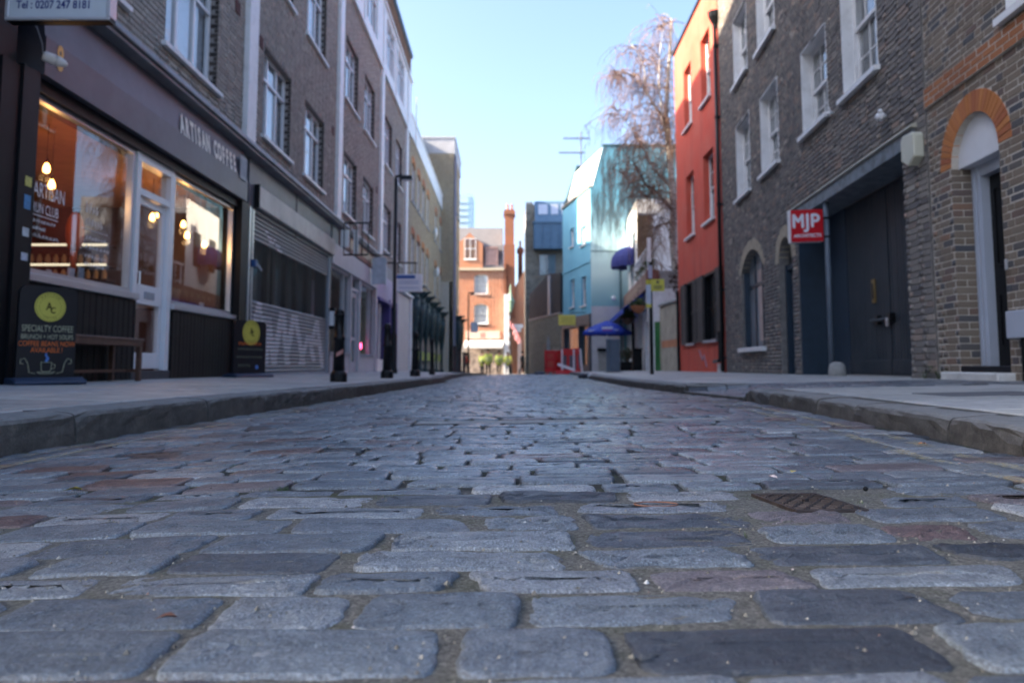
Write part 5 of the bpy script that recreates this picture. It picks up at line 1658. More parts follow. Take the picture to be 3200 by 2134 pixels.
m1 = MB(); a0 = [(-.2 + q * .25) for q in range(6)]
for q in range(5):
    m1.face([(b1[0] + .0775 * math.cos(-1.9 + q * .28), b1[1] + .0775 * math.sin(-1.9 + q * .28), pav_l(b1[0], b1[1]) + .33 + q * .012 + e) for e in (0,)] + [(b1[0] + .0775 * math.cos(-1.9 + (q + 1) * .28), b1[1] + .0775 * math.sin(-1.9 + (q + 1) * .28), pav_l(b1[0], b1[1]) + .342 + q * .012)] + [(b1[0] + .075 * math.cos(-1.9 + (q + 1) * .28), b1[1] + .075 * math.sin(-1.9 + (q + 1) * .28), pav_l(b1[0], b1[1]) + .40 + q * .012), (b1[0] + .075 * math.cos(-1.9 + q * .28), b1[1] + .075 * math.sin(-1.9 + q * .28), pav_l(b1[0], b1[1]) + .388 + q * .012)])
build('sticker', m1, paint('pink_sticker', (.45, .20, .17), .6, .3, 30, 0), parent=b0, fix=False).location = (0, 0, 0)
_st = b0.children[-1]
for v in _st.data.vertices: pass
for i, (x, y) in enumerate(((-2.55, 33.5), (-2.6, 37.5), (-2.7, 42.5))):
    p_ = thing('wooden_post', ['nearest', 'middle', 'farthest'][i] + ' of three brownish black posts far along the left kerb', 'post', (x, y, pav_l(x, y)), 'posts far along the left kerb')
    z = pav_l(x, y)
    m1 = MB(); m1.box(W, x - .09, x + .09, y - .09, y + .09, z - .05, z + 1.1); build('shaft', m1, paint('dark_brown_post', (.05, .035, .035), .7, .3), parent=p_, bevel=.015)
    m1 = MB(); m1.box(W, x - .10, x + .10, y - .10, y + .10, z + 1.1, z + 1.16); build('cap', m1, M['black_iron'], parent=p_)

def lamp_post(x, y, h, arm, lb, r=.06):
    z = pav_l(x, y)
    l_ = thing('street_lamp', lb, 'street lamp', (x, y, z))
    m1 = MB(); m1.lathe((x, y, z), [(r * 1.9, -.05), (r * 1.9, .1), (r * 1.5, .16), (r * 1.45, 1.1), (r, 1.2), (r * .8, h)], 12); build('column', m1, M['black_iron'], parent=l_, smooth=True)
    m1 = MB(); m1.tube([(x, y, z + h), (x, y, z + h + .08), (x + arm * .4, y - .02, z + h + .1)], r * .7, 8); build('arm', m1, M['black_iron'], parent=l_)
    m1 = MB(); m1.sprism(W, [(y - .13, z + h + .03), (y - .10, z + h - .03), (y + .10, z + h - .03), (y + .13, z + h + .03), (y + .06, z + h + .11), (y - .06, z + h + .11)], x + arm * .3, x + arm); build('lantern', m1, M['black_iron'], parent=l_, bevel=.01)
    m1 = MB(); m1.box(W, x + arm * .4, x + arm * .95, y - .09, y + .09, z + h - .045, z + h - .03); build('lens', m1, M['white_upvc'], parent=l_)
    return l_
lamp_post(-3.45, 22, 5.75, .48, 'tall slim black street lamp on the left pavement by the pale shop')
lamp_post(-2.55, 44, 4.6, .35, 'smaller black street lamp far down the left pavement against the red house', .05)
for lb, x, y, z, w, h, c in (('pale blue square sign on the far lamp post', -2.2, 43.9, 2.5, .42, .6, (.48, .55, .66)),):
    s_ = thing('street_sign', lb, 'sign', (x, y, z))
    m1 = MB(); m1.box(W, x - w / 2, x + w / 2, y, y + .03, z - h / 2, z + h / 2); build('plate', m1, paint('sign_plate', c, .5, .05, bmp=0), parent=s_)
    m1 = MB(); m1.box(W, x - w / 2 - .15, x - w / 2, y + .01, y + .03, z - .02, z + .02); build('clip', m1, M['black_iron'], parent=s_)

# ---- bench
bn = thing('bench', 'narrow brown wooden bench against the black boards of the coffee shop', 'bench', FL.pt(7.8, .2, pav_l(-4.3, 7.8)))
zb = pav_l(-4.25, 7.8)
for s in (7.10, 8.42):
    for o in (.06, .36):
        m1 = MB(); m1.box(FL, s - .025, s + .025, o - .025, o + .025, zb, zb + .42); build('leg', m1, M['wood_brown'], parent=bn, bevel=.004)
m1 = MB(); m1.box(FL, 7.04, 8.48, .03, .39, zb + .44, zb + .47); build('seat', m1, M['wood_brown'], parent=bn, bevel=.006)
m1 = MB(); m1.box(FL, 7.07, 8.45, .035, .06, zb + .385, zb + .44); m1.box(FL, 7.07, 8.45, .36, .385, zb + .385, zb + .44); m1.box(FL, 7.07, 7.1, .06, .36, zb + .385, zb + .44); m1.box(FL, 8.42, 8.45, .06, .36, zb + .385, zb + .44); build('apron', m1, M['wood_brown'], parent=bn)
m1 = MB(); m1.box(FL, 7.1, 8.42, .20, .225, zb + .10, zb + .13); m1.box(FL, 7.09, 7.11, .06, .36, zb + .10, zb + .13); m1.box(FL, 8.41, 8.43, .06, .36, zb + .10, zb + .13); build('stretcher', m1, M['wood_brown'], parent=bn)

# ---- pavement boards
def aboard(x0, y0, x1, y1, h, lb, lines, cup, dot=None):
    z = pav_l((x0 + x1) / 2, (y0 + y1) / 2)
    a = thing('pavement_sign', lb, 'pavement sign', ((x0 + x1) / 2, (y0 + y1) / 2, z), 'coffee shop pavement signs')
    d = Vector((x1 - x0, y1 - y0, 0)); w = d.length; d.normalize()
    n = Vector((d.y, -d.x, 0))
    class P:
        def pt(self, s, o, zz): return (x0 + d.x * s + n.x * o, y0 + d.y * s + n.y * o, z + zz)
    P = P()
    m1 = MB()
    m1.sprism(P, [(-.16, 0), (.16, 0), (.16, .03), (.08, .065), (-.08, .065), (-.16, .03)], -.06, w + .06)
    build('base', m1, paint('blue_black_base', (.02, .035, .07), .5, .2), parent=a, bevel=.012)
    r = .07
    pr = [(0.0, .05), (w, .05)] + [(w - r + r * math.cos(q), h - r + r * math.sin(q)) for q in np.linspace(0, math.pi / 2, 6)] + [(r - r * math.sin(q), h - r + r * math.cos(q)) for q in np.linspace(0, math.pi / 2, 6)]
    m1 = MB(); m1.prism(P, pr, -.02, .02); build('board', m1, M['chalk'], parent=a)
    # roundel
    cx, cz, rd = w * .52, h - .185, .135 * w / .5
    m1 = MB(); m1.prism(P, [(cx + rd * math.cos(q), cz + rd * math.sin(q)) for q in np.linspace(0, 2 * math.pi, 33)[:-1]], .019, .024); build('roundel', m1, M['roundel'], parent=a)
    m1 = MB()
    for q in range(32):
        q0, q1 = 2 * math.pi * q / 32, 2 * math.pi * (q + 1) / 32
        for ra, rb in ((rd * .90, rd * .915), (rd * .70, rd * .712)):
            m1.face([P.pt(cx + ra * math.cos(q0), .0245, cz + ra * math.sin(q0)), P.pt(cx + ra * math.cos(q1), .0245, cz + ra * math.sin(q1)), P.pt(cx + rb * math.cos(q1), .0245, cz + rb * math.sin(q1)), P.pt(cx + rb * math.cos(q0), .0245, cz + rb * math.sin(q0))])
    dn = (d.x, d.y, 0)
    text_mb(m1, 'A', P.pt(cx - .036, .0242, cz - .028), dn, Ul, rd * .52, .75, depth=.001, bold=.02)
    text_mb(m1, 'C', P.pt(cx + .000, .0242, cz - .055), dn, Ul, rd * .40, .85, depth=.001, bold=.02)
    for word, r0, top in (('ARTISAN', rd * .76, True), ('COFFEE', rd * .83, False)):
        for i, ch in enumerate(word):
            q = (i - (len(word) - 1) / 2) * (.24 if top else .20)
            ang = math.pi / 2 - q if top else -math.pi / 2 + q
            px_, pz_ = cx + r0 * math.cos(ang), cz + r0 * math.sin(ang)
            ra = ang - math.pi / 2 if top else ang + math.pi / 2
            rt = Vector((d.x * math.cos(ra), d.y * math.cos(ra), math.sin(ra))); u_ = Vector((-d.x * math.sin(ra), -d.y * math.sin(ra), math.cos(ra)))
            if not top: pass
            text_mb(m1, ch, Vector(P.pt(px_, .0242, pz_)) - u_ * (.0 if top else .0), rt, u_, rd * .13, .9, 'CENTER', depth=.001)
    build('emblem', m1, M['black_paint'], parent=a, fix=False)
    for txt, zz, hh, xs, mt, x_ in lines:
        m1 = MB(); text_mb(m1, txt, P.pt(w * x_, .0215, zz), dn, Ul, hh, xs, 'CENTER', depth=.001)
        build('lettering', m1, M[mt], parent=a, fix=False)
    if cup:
        m1 = MB()
        c0 = w * .5
        def T(pts, r_=.003): m1.tube([P.pt(c0 + p, .023, q) for p, q in pts], r_, 5)
        T([(-.045, .20), (-.04, .13), (-.02, .115), (.02, .115), (.04, .13), (.045, .20), (-.045, .20)]); T([(.043, .185), (.075, .18), (.07, .145), (.04, .14)])
        T([(-.075, .112), (-.05, .098), (.05, .098), (.075, .112), (-.075, .112)])
        for sg in (-1, 1): T([(sg * .09, .10), (sg * .14, .11), (sg * .155, .19), (sg * .18, .235), (sg * .215, .225), (sg * .215, .19), (sg * .19, .185)])
        build('cup_drawing', m1, M['chalk_cream'], parent=a, fix=False)
        m1 = MB(); m1.tube([P.pt(c0 - .005, .023, .205), P.pt(c0 + .012, .023, .235), P.pt(c0 - .008, .023, .265), P.pt(c0, .023, .285)], [.012, .014, .009, .003], 6); build('steam_drawing', m1, M['chalk_blue'], parent=a, fix=False)
    if dot:
        m1 = MB(); m1.prism(P, [(w * .72 + .035 * math.cos(q), .16 + .035 * math.sin(q)) for q in np.linspace(0, 6.28, 15)[:-1]], .019, .023); build('chalk_dot', m1, M['chalk_blue'], parent=a)
    return a
M['chalk'] = paint('blackboard', (.008, .009, .013), .45, .2, 4, .03)
M['roundel'] = paint('yellow_roundel', (.52, .47, .08), .5, .08, 3, 0)
M['chalk_cream'] = paint('chalk_cream', (.40, .40, .27), .8, .15, 40, 0)
M['chalk_orange'] = paint('chalk_orange', (.72, .16, .03), .8, .15, 40, 0)
M['chalk_blue'] = paint('chalk_blue', (.10, .22, .55), .8, .15, 40, 0)
M['chalk_dim'] = paint('chalk_dim', (.14, .14, .10), .8, .2, 40, 0)
aboard(-4.36, 6.62, -4.085, 7.03, .885, 'black coffee shop pavement sign with orange chalk lettering and a drawn cup, beside the bench', [('SPECIALTY COFFEE', .475, .058, .62, 'chalk_cream', .5), ('BRUNCH + HOT SOUPS', .408, .043, .68, 'chalk_cream', .5), ('COFFEE BEANS NOW', .345, .045, .78, 'chalk_orange', .5), ('AVAILABLE !', .288, .045, .78, 'chalk_orange', .5)], True)
def dim_lines(a):
    pass
a2 = aboard(-4.30, 11.6, -4.03, 12.28, .89, 'black coffee shop pavement sign farther along, before the shutter, with mostly faded chalk lines', [], False, True)
# faded lines on the second board: unreadable chalk strokes
d = Vector((.27, .68, 0)); w2 = d.length; d.normalize(); n = Vector((d.y, -d.x, 0)); z2 = pav_l(-4.165, 11.94)
class P2_:
    def pt(self, s, o, zz): return (-4.30 + d.x * s + n.x * o, 11.6 + d.y * s + n.y * o, z2 + zz)
P2_ = P2_()
for zz, hh, a_, b_, mt, nn in ((.50, .055, .10, .62, 'chalk_orange', 9), (.42, .04, .08, .66, 'chalk_dim', 12), (.30, .04, .06, .66, 'chalk_dim', 14), (.16, .05, .1, .38, 'chalk_dim', 6)):
    m1 = MB(); x = a_
    for q in range(nn):
        cw_ = (b_ - a_) / nn
        m1.tube([P2_.pt(x + cw_ * .15, .022, zz), P2_.pt(x + cw_ * .3, .022, zz + hh), P2_.pt(x + cw_ * .6, .022, zz + hh * rr.uniform(0, .5)), P2_.pt(x + cw_ * .85, .022, zz + hh * rr.uniform(.5, 1))], .0045, 4); x += cw_
    build('chalk_stroke', m1, M[mt], parent=a2, fix=False)
# ================================================================== RIGHT ROW
FR = Fr(4.13, 0, .076, 1, 'R')
def rdir(fr): return (-fr.d[0], -fr.d[1], 0)

# ---------------------------------------------------------------- brown brick house with the arched door
hou = thing('brown_brick_house', 'brown brick house at the right edge with an orange brick arch over a black door', 'house', FR.pt(6.5, -2, .15))
DOOR = (7.08, 7.98, 0.10, 2.87, 0.45)
SK = (7.08 - .225, 7.98 + .225, 2.42, 2.87 + .225, 0.675)
WIN = (5.45, 6.83, 3.58, 5.5)
ops = [DOOR, WIN]
mb = wall_mb(FR, 1.5, 8.46, -.1, 8.0, ops, o=-.0035, reveal=.22)
hw = build('wall', mb, M['mortar_light'], parent=hou, fix=False)
bl = brick_list(2.0, 8.45, .16, 8.0, [DOOR, SK, WIN], seed=21, jit=.003, skip=[(2.0, 8.45, 3.235, 3.46)])
lay_bricks(FR, bl, M['brick_house'], hw, singles=300, depth=.02)
mb = MB(); mb.box(FR, 1.5, 8.46, -8, -.6, -.1, 8.0); mb.box(FR, 8.44, 8.46, -8, -.011, -.1, 8.0); mb.box(FR, 1.5, 1.52, -8, -.011, -.1, 8.0); build('body', mb, M['brick_dark'], parent=hou)
# string course of orange-red bricks, three courses proud of the wall
me = None
for k in range(3):
    z = 3.235 + k * .0752
    s = 4.4 - (k % 2) * .11
    while s < 8.45:
        e = min(s + .215, 8.452)
        m1 = MB(); o1 = .032 + rr.uniform(-.002, .002)
        m1.box(FR, s + .003, e - .003, -.01, o1, z + .005, z + .070)
        build('brick', m1, M['brick_rubbed'], parent=hw, bevel=.003)
        s += .225
mb = MB(); mb.box(FR, 1.5, 8.454, -.01, .0285, 3.235, 3.46); build('string_course_bed', mb, M['mortar_light'], parent=hou)
# gauged arch: rubbed bricks round the door head
def voussoirs(parent, fr, op, n, h, mat, o=.006, dep=.22, nm='brick'):
    a, b, c, d, rise = op
    hw_ = (b - a) / 2; zc = d - hw_; m_ = (a + b) / 2
    for i in range(n):
        t0, t1 = math.pi * (i + .045) / n, math.pi * (i + .955) / n
        P = lambda t, r: (m_ + r * math.cos(t), zc + r * math.sin(t))
        j = rr.uniform(-.002, .002)
        m1 = MB(); m1.prism(fr, [P(t0, hw_), P(t1, hw_), P(t1, hw_ + h), P(t0, hw_ + h)], o - dep + j, o + j)
        build(nm, m1, mat, parent=parent, bevel=.003)
voussoirs(hw, FR, DOOR, 27, .222, M['brick_orange'])
# jamb bricks of the reveal that faces the street's near end, and the opposite one
for s_, sg in ((7.98, 1), (7.08, -1)):
    k = 0; z = .16
    while z < 2.40:
        s0, s1 = (s_ - .006, s_ + .02) if sg > 0 else (s_ - .02, s_ + .006)
        segs = [(-.212, -.002)] if k % 2 == 0 else [(-.10, -.002), (-.21, -.112)]
        for o0, o1 in segs:
            m1 = MB(); m1.box(FR, s0, s1, o0, o1, z + .005, z + .070); build('brick', m1, M['brick_house'], parent=hw, bevel=.003)
        z += .075; k += 1
wht = M['white_paint']
tp = [(7.075, 2.40), (7.985, 2.40)] + [(7.53 + .452 * math.cos(t), 2.42 + .452 * math.sin(t)) for t in np.linspace(.02, math.pi - .02, 22)]
mb = MB(); mb.prism(FR, tp, -.23, -.075); build('tympanum', mb, paint('white_render', (.66, .68, .72), .7, .06, 3, .04), parent=hou)
dj = paint('pale_blue_grey_gloss', (.40, .45, .54), .3, .06, 3, .02)
mb = MB(); mb.box(FR, 7.80, 7.98, -.34, -.20, .25, 2.40); mb.box(FR, 7.08, 7.18, -.34, -.20, .25, 2.40); mb.box(FR, 7.18, 7.80, -.34, -.20, 2.28, 2.40); mb.box(FR, 7.82, 7.86, -.20, -.185, .25, 2.40); mb.box(FR, 7.90, 7.94, -.2, -.185, .25, 2.40)
build('door_frame', mb, dj, parent=hou)
mb = MB(); mb.box(FR, 7.18, 7.80, -.34, -.29, .28, 2.28)
dr = build('door', mb, M['black_paint'], parent=hou)
for z0, z1 in ((.48, 1.05), (1.32, 2.15)):
    for s0, s1 in ((7.23, 7.45), (7.53, 7.74)):
        m1 = MB()
        m1.box(FR, s0, s1, -.29, -.279, z0, z0 + .03); m1.box(FR, s0, s1, -.29, -.279, z1 - .03, z1); m1.box(FR, s0, s0 + .03, -.29, -.28, z0, z1); m1.box(FR, s1 - .03, s1, -.29, -.28, z0, z1)
        build('panel', m1, M['black_paint'], parent=dr)
mb = MB(); mb.box(FR, 7.40, 7.56, -.29, -.272, 1.14, 1.22); build('letter_plate', mb, M['grey_metal'], parent=dr)
mb = MB(); mb.box(FR, 7.0, 8.0, -.36, .0, .235, .30); mb.box(FR, 7.1, 7.97, -.36, -.05, .13, .235); build('threshold', mb, M['black_paint'], parent=hou, bevel=.008)
mb = MB(); mb.box(FR, 7.02, 8.10, -.30, .16, .08, .235); build('doorstep', mb, M['stone_white'], parent=hou, bevel=.012)
place('houwin', sash(1.38, 1.92, 3, 2, rec=.1), hou, FR, 5.45, 3.58)
mbx = thing('meter_box', 'pale blue-grey metal box fixed on the brown brick wall right of the black door', 'box', FR.pt(6.8, .05, .6))
mb = MB(); mb.box(FR, 6.55, 6.95, -.005, .10, .55, .80); build('case', mb, dj, parent=mbx, bevel=.008)
mb = MB(); mb.tube([FR.pt(6.78, .05, .55), FR.pt(6.78, .05, .12)], .02, 8); build('conduit', mb, M['black_paint'], parent=mbx)
bell = thing('doorbell', 'small steel doorbell on the brick edge right of the black door', 'doorbell', FR.pt(7.02, 0, 1.25))
mb = MB(); mb.box(FR, 7.03, 7.06, 0, .02, 1.20, 1.30); build('plate', mb, M['aluminium'], parent=bell, bevel=.004)

# ---------------------------------------------------------------- dark brick office with the garage doors
dk = thing('dark_brick_office', 'sooty dark brick building with white sash windows, arched openings and a wide gateway', 'building', FR.pt(14, -3, .1))
G_ = (9.15, 13.5, -.1, 2.96)
AD = (13.84, 14.74, -.1, 2.74, .45)
AW = (15.95, 17.95, .70, 2.90, .42)
W1 = [(9.72, 10.97, 4.27, 6.28), (11.65, 12.93, 4.29, 5.78), (14.45, 15.78, 4.31, 5.98), (16.75, 18.12, 4.30, 6.10)]
W2 = [(9.72, 10.97, 7.05, 8.85), (11.65, 12.93, 7.05, 8.75), (14.5, 15.85, 7.02, 8.78), (16.78, 18.15, 7.12, 8.80)]
ops = [G_, AD, AW] + W1 + W2
mb = wall_mb(FR, 8.50, 19.93, -.3, 11.3, ops, o=-.012, reveal=.2)
dw = build('wall', mb, M['mortar_dark'], parent=dk, fix=False)
ringD = (AD[0] - .2, AD[1] + .2, 2.29, 2.74 + .2, .65)
hw2 = 1.0; r2 = (hw2 ** 2 + .42 ** 2) / (2 * .42)
bl = brick_list(8.52, 19.92, .14, 11.3, [G_, AD, ringD, AW, (AW[0] - .12, AW[1] + .12, 2.48, 3.1, .5)] + W1 + W2, seed=33, jit=.006, skip=[(8.7, 13.85, 2.9, 3.19)])
lay_bricks(FR, bl, M['brick_dark'], dw, singles=300, depth=.03)
mb = MB(); mb.box(FR, 8.5, 19.93, -8, -.72, 3.2, 11.25); mb.box(FR, 13.5, 19.93, -8, -.5, -.3, 3.2); mb.box(FR, 8.5, 9.13, -8, -.4, -.3, 3.2); mb.box(FR, 9.1, 13.5, -8, -.9, -.3, 3.2)
mb.box(FR, 8.5, 8.52, -8, -.02, -.3, 11.25); mb.box(FR, 19.9, 19.92, -8, -.02, -.3, 11.25); mb.box(FR, 8.48, 19.95, -.4, .03, 11.3, 11.4)
build('body', mb, M['brick_dark'], parent=dk)
mb = MB(); mb.box(FR, 8.455, 8.50, -.3, -.06, -.1, 11.3); build('joint_gap', mb, M['black_paint'], parent=dk)
for i, (a, b, c, d) in enumerate(W1 + W2):
    place('dk%d' % i, sash(b - a, d - c, 3, 2, rec=.17), dk, FR, a, c)
# arch rings
AR = paint('buff_arch', (.36, .31, .23), .8, .2, 8, .3)
for i in range(15):
    t0, t1 = math.pi * (i + .04) / 15, math.pi * (i + .96) / 15
    P = lambda t, r: (14.29 + r * math.cos(t), 2.29 + r * math.sin(t))
    m1 = MB(); m1.prism(FR, [P(t0, .45), P(t1, .45), P(t1, .68), P(t0, .68)], -.2, .004); build('voussoir', m1, AR, parent=dk, bevel=.004)
a0 = math.asin(hw2 / r2); zc = 2.90 - r2
for i in range(19):
    t0, t1 = -a0 - .09 + (2 * a0 + .18) * (i + .04) / 19, -a0 - .09 + (2 * a0 + .18) * (i + .96) / 19
    P = lambda t, r: (16.95 + r * math.sin(t), zc + r * math.cos(t))
    m1 = MB(); m1.prism(FR, [P(t0, r2), P(t1, r2), P(t1, r2 + .24), P(t0, r2 + .24)], -.2, .004); build('voussoir', m1, AR, parent=dk, bevel=.004)
# arched door (navy) and fanlight
mb = MB(); mb.box(FR, 13.84, 14.74, -.26, -.22, .0, 2.2); nd_ = build('arched_door', mb, M['navy_paint'], parent=dk)
mb = MB(); mb.box(FR, 13.84, 13.90, -.22, -.12, .0, 2.25); mb.box(FR, 14.66, 14.74, -.22, -.12, 0, 2.25); mb.box(FR, 13.9, 14.66, -.22, -.14, 2.15, 2.25)
for s0, s1 in ((13.95, 14.26), (14.34, 14.62)):
    for z0, z1 in ((.25, .95), (1.15, 2.0)): mb.box(FR, s0, s1, -.22, -.205, z0, z1)
build('frame', mb, M['navy_paint'], parent=nd_)
mb = MB(); mb.box(FR, 14.05, 14.15, -.205, -.19, 1.30, 1.48); build('notice', mb, M['stone_white'], parent=nd_)
mb = MB(); mb.ball(FR.pt(14.02, -.18, 1.0), .03, .03, .03, 8, 5); build('knob', mb, M['rust'], parent=nd_)
mb = MB(); mb.prism(FR, [(13.84, 2.25), (14.74, 2.25)] + [(14.29 + .45 * math.cos(t), 2.29 + .45 * math.sin(t)) for t in np.linspace(.05, math.pi - .05, 12)], -.24, -.22); build('fanlight', mb, M['glass'], parent=dk)
# blind arched window, navy boards inside
ap = [(16.95 + r2 * math.sin(t), zc + r2 * math.cos(t)) for t in np.linspace(a0, -a0, 12)]
mb = MB(); mb.prism(FR, [(15.95, .70), (17.95, .70)] + ap, -.22, -.18); aw = build('arched_window', mb, paint('window_infill', (.14, .17, .20), .5, .4, 1.2, .05), parent=dk)
mb = MB()
mb.box(FR, 15.95, 16.03, -.18, -.06, .70, 2.48); mb.box(FR, 17.87, 17.95, -.18, -.06, .70, 2.48); mb.box(FR, 16.60, 16.66, -.18, -.15, .72, 2.8); mb.box(FR, 17.25, 17.31, -.18, -.15, .72, 2.8); mb.box(FR, 16.03, 17.87, -.18, -.15, 2.1, 2.16)
build('frame', mb, M['navy_paint'], parent=aw)
mb = MB(); mb.box(FR, 16.72, 17.05, -.178, -.172, .85, 2.45); build('poster', mb, paint('faded_poster', (.42, .34, .31), .7, .3, 3, 0), parent=aw)
mb = MB(); mb.box(FR, 15.82, 18.1, -.2, .10, .60, .70); build('sill', mb, M['white_paint'], parent=aw, bevel=.01)
# gateway
mb = MB(); mb.box(FR, 8.78, 13.82, -.5, .035, 2.92, 3.12); build('lintel', mb, paint('blue_grey_lintel', (.15, .18, .21), .55, .35, 7, .25, dirt=(.05, .055, .06), dirt_amt=.8, dirt_scale=6), parent=dk, bevel=.006)
mb = MB(); mb.sprism(FR, [(-.02, 3.12), (.07, 3.125), (.06, 3.15), (-.02, 3.19)], 8.74, 13.86); build('lintel_drip', mb, paint('cream_flashing', (.42, .40, .33), .6, .2), parent=dk)
GO = -.5
mb = MB(); mb.box(FR, 12.52, 13.5, GO - .06, GO, -.1, 2.92); mb.box(FR, 9.15, 13.5, GO - .1, GO - .06, 2.5, 2.92); mb.box(FR, 13.46, 13.5, GO, -.02, -.1, 2.92); build('gate_panel', mb, M['navy_paint'], parent=dk)
mb = MB(); mb.box(FR, 9.13, 9.17, GO, -.02, -.1, 2.92); mb.box(FR, 9.1, 13.5, GO - .05, -.01, 2.93, 2.96); build('gate_reveal', mb, M['brick_dark'], parent=dk)
gate = thing('garage_doors', 'tall dark slate boarded garage doors with a brass letter slot and bolt', 'garage door', FR.pt(10.8, GO, .12))
def leaf_(a, b):
    mb = MB(); mb.box(FR, a + .01, b - .01, GO - .06, GO - .02, .16, 2.9)
    lf = build('door_leaf', mb, M['navy_paint'], parent=gate)
    s = a + .01
    while s < b - .03:
        e = min(s + .098, b - .01)
        m1 = MB(); m1.box(FR, s + .002, e - .002, GO - .02, GO + rr.uniform(-.002, .002), .38, 2.9); build('board', m1, M['gate_board'], parent=lf, bevel=.006)
        s += .1
    m1 = MB(); m1.box(FR, a + .01, b - .01, GO - .02, GO + .016, .17, .385); build('kick_board', m1, M['gate_board'], parent=lf, bevel=.006)
    return lf
M['gate_board'] = weathered('slate_gate_board', (.020, .030, .042), (.040, .050, .063), (.075, .082, .092), .4, .5)
l1 = leaf_(10.88, 12.5); l2 = leaf_(9.17, 10.86)
mb = MB(); mb.box(FR, 11.35, 11.46, GO, GO + .03, 1.24, 1.60); build('letter_plate', mb, paint('brass', (.30, .22, .10), .35, .2, metal=.7), parent=l1, bevel=.006)
mb = MB(); mb.box(FR, 11.38, 11.43, GO + .03, GO + .034, 1.30, 1.54); build('letter_slot', mb, M['black_paint'], parent=l1)
mb = MB(); mb.tube([FR.pt(11.5, GO + .04, .97), FR.pt(10.7, GO + .04, .97)], .028, 8); mb.box(FR, 11.2, 11.3, GO, GO + .06, .90, 1.04); mb.box(FR, 10.72, 10.82, GO, GO + .08, .92, 1.05); build('bolt', mb, M['black_iron'], parent=gate)
mb = MB(); mb.box(FR, 10.78, 10.84, GO + .06, GO + .10, .86, .98); build('padlock', mb, M['aluminium'], parent=gate, bevel=.01)
mb = MB(); mb.box(FR, 9.2, 12.5, GO - .1, GO + .10, .05, .155); tag(build('gate_sill', mb, M['concrete'], loc=FR.pt(10.8, GO, .1), bevel=.01), 'worn pale stone sill under the garage doors', 'sill')
pst = thing('gate_post', 'grey round post at the left of the gateway carrying the red sign', 'post', FR.pt(12.0, -.03, .12))
mb = MB(); p = FR.pt(12.0, -.03, 0); mb.tube([(p[0], p[1], .1), (p[0], p[1], 2.92)], .042, 12); build('tube', mb, paint('blue_grey_post', (.10, .13, .17), .4, .15), parent=pst, smooth=True)
gs = FR.pt(11.62, .02, 0)
gst = thing('guard_stone', 'rounded grey granite guard stone at the foot of the gateway post', 'guard stone', (gs[0], gs[1], pr(gs[0], gs[1])))
mb = MB(); mb.lathe((gs[0], gs[1], pr(gs[0], gs[1])), [(.125, -.05), (.13, .05), (.122, .13), (.10, .185), (.06, .21), (.02, .215)], 18)
build('stone', mb, M['concrete'], parent=gst, smooth=True)
# red sign
sg = thing('red_sign', 'square red sign reading MJP ARCHITECTS in white, hung from the gateway post', 'sign', (4.72, 12.0, 2.5))
X0, X1, Y0, Z0, Z1 = 4.475, 4.995, 11.93, 2.265, 2.785
sk = .045
class SF:
    def pt(self, s, o, z): return (s, Y0 - o + (s - X0) * sk * 0, z + (s - X0) * .035)
SFr = SF()
mb = MB(); mb.box(SFr, X0, X1, -.13, 0, Z0, Z1); build('case', mb, paint('sign_white_edge', (.75, .73, .75), .4, .05, bmp=0), parent=sg)
mb = MB(); mb.box(SFr, X0 + .004, X1, 0, .004, Z0, Z1); build('face', mb, paint('sign_red', (.55, .012, .022), .35, .05, bmp=0), parent=sg)
wl2 = paint('sign_white_letter', (.72, .74, .82), .5, .03, bmp=0)
mb = MB()
def stroke(pts, r=.0235):
    q = [SFr.pt(X0 + a * .52, .006, Z0 + b * .52) for a, b in pts]
    for u, v in zip(q, q[1:]): mb.tube([u, v], r, 10)
    for a, b in pts: mb.ball(SFr.pt(X0 + a * .52, .006, Z0 + b * .52), r, r, r, 8, 5)
def arc(cx, cz, r, a0, a1, n=8): return [(cx + r * math.cos(a0 + (a1 - a0) * i / n), cz + r * math.sin(a0 + (a1 - a0) * i / n)) for i in range(n + 1)]
stroke([(.10, .47), (.10, .83), (.235, .64), (.37, .83), (.37, .47)])
stroke([(.52, .84)] + [(.52, .42)] + arc(.455, .40, .065, 0, -math.pi * .62))
stroke([(.67, .48), (.67, .83)] + [(.75, .83)] + arc(.77, .735, .095, math.pi / 2, -math.pi / 2) + [(.68, .64)])
# flatten the strokes to lettering 4 mm thick
mb.v = [(x, Y0 - .004 - min(max((Y0 - .006 + .0235 - y), 0), .047) * .09, z) for x, y, z in mb.v]
text_mb(mb, 'ARCHITECTS', SFr.pt(X0 + .045, .0042, Z0 + .075), (1, 0, .035), (0, 0, 1), .052, 1.02, depth=.001, bold=.03)
build('lettering', mb, wl2, parent=sg, fix=False)
mb = MB()
for z in (2.36, 2.66): mb.tube([(X1 - .02, 12.02, z), (p[0], p[1], z)], .008, 6); mb.tube([(p[0], p[1], z - .015), (p[0], p[1], z + .015)], .05, 10)
build('bracket', mb, M['black_iron'], parent=sg)
al = thing('alarm_box', 'cream burglar alarm box with a pointed foot at the corner of the gateway lintel', 'alarm box', FR.pt(8.72, .1, 2.85))
mb = MB(); mb.prism(FR, [(8.56, 2.72), (8.72, 2.64), (8.90, 2.74), (8.90, 2.98), (8.84, 3.04), (8.60, 3.02), (8.56, 2.98)], -.005, .12); build('case', mb, paint('cream_plastic', (.52, .52, .42), .4, .06, bmp=0), parent=al, bevel=.018, seg=2)
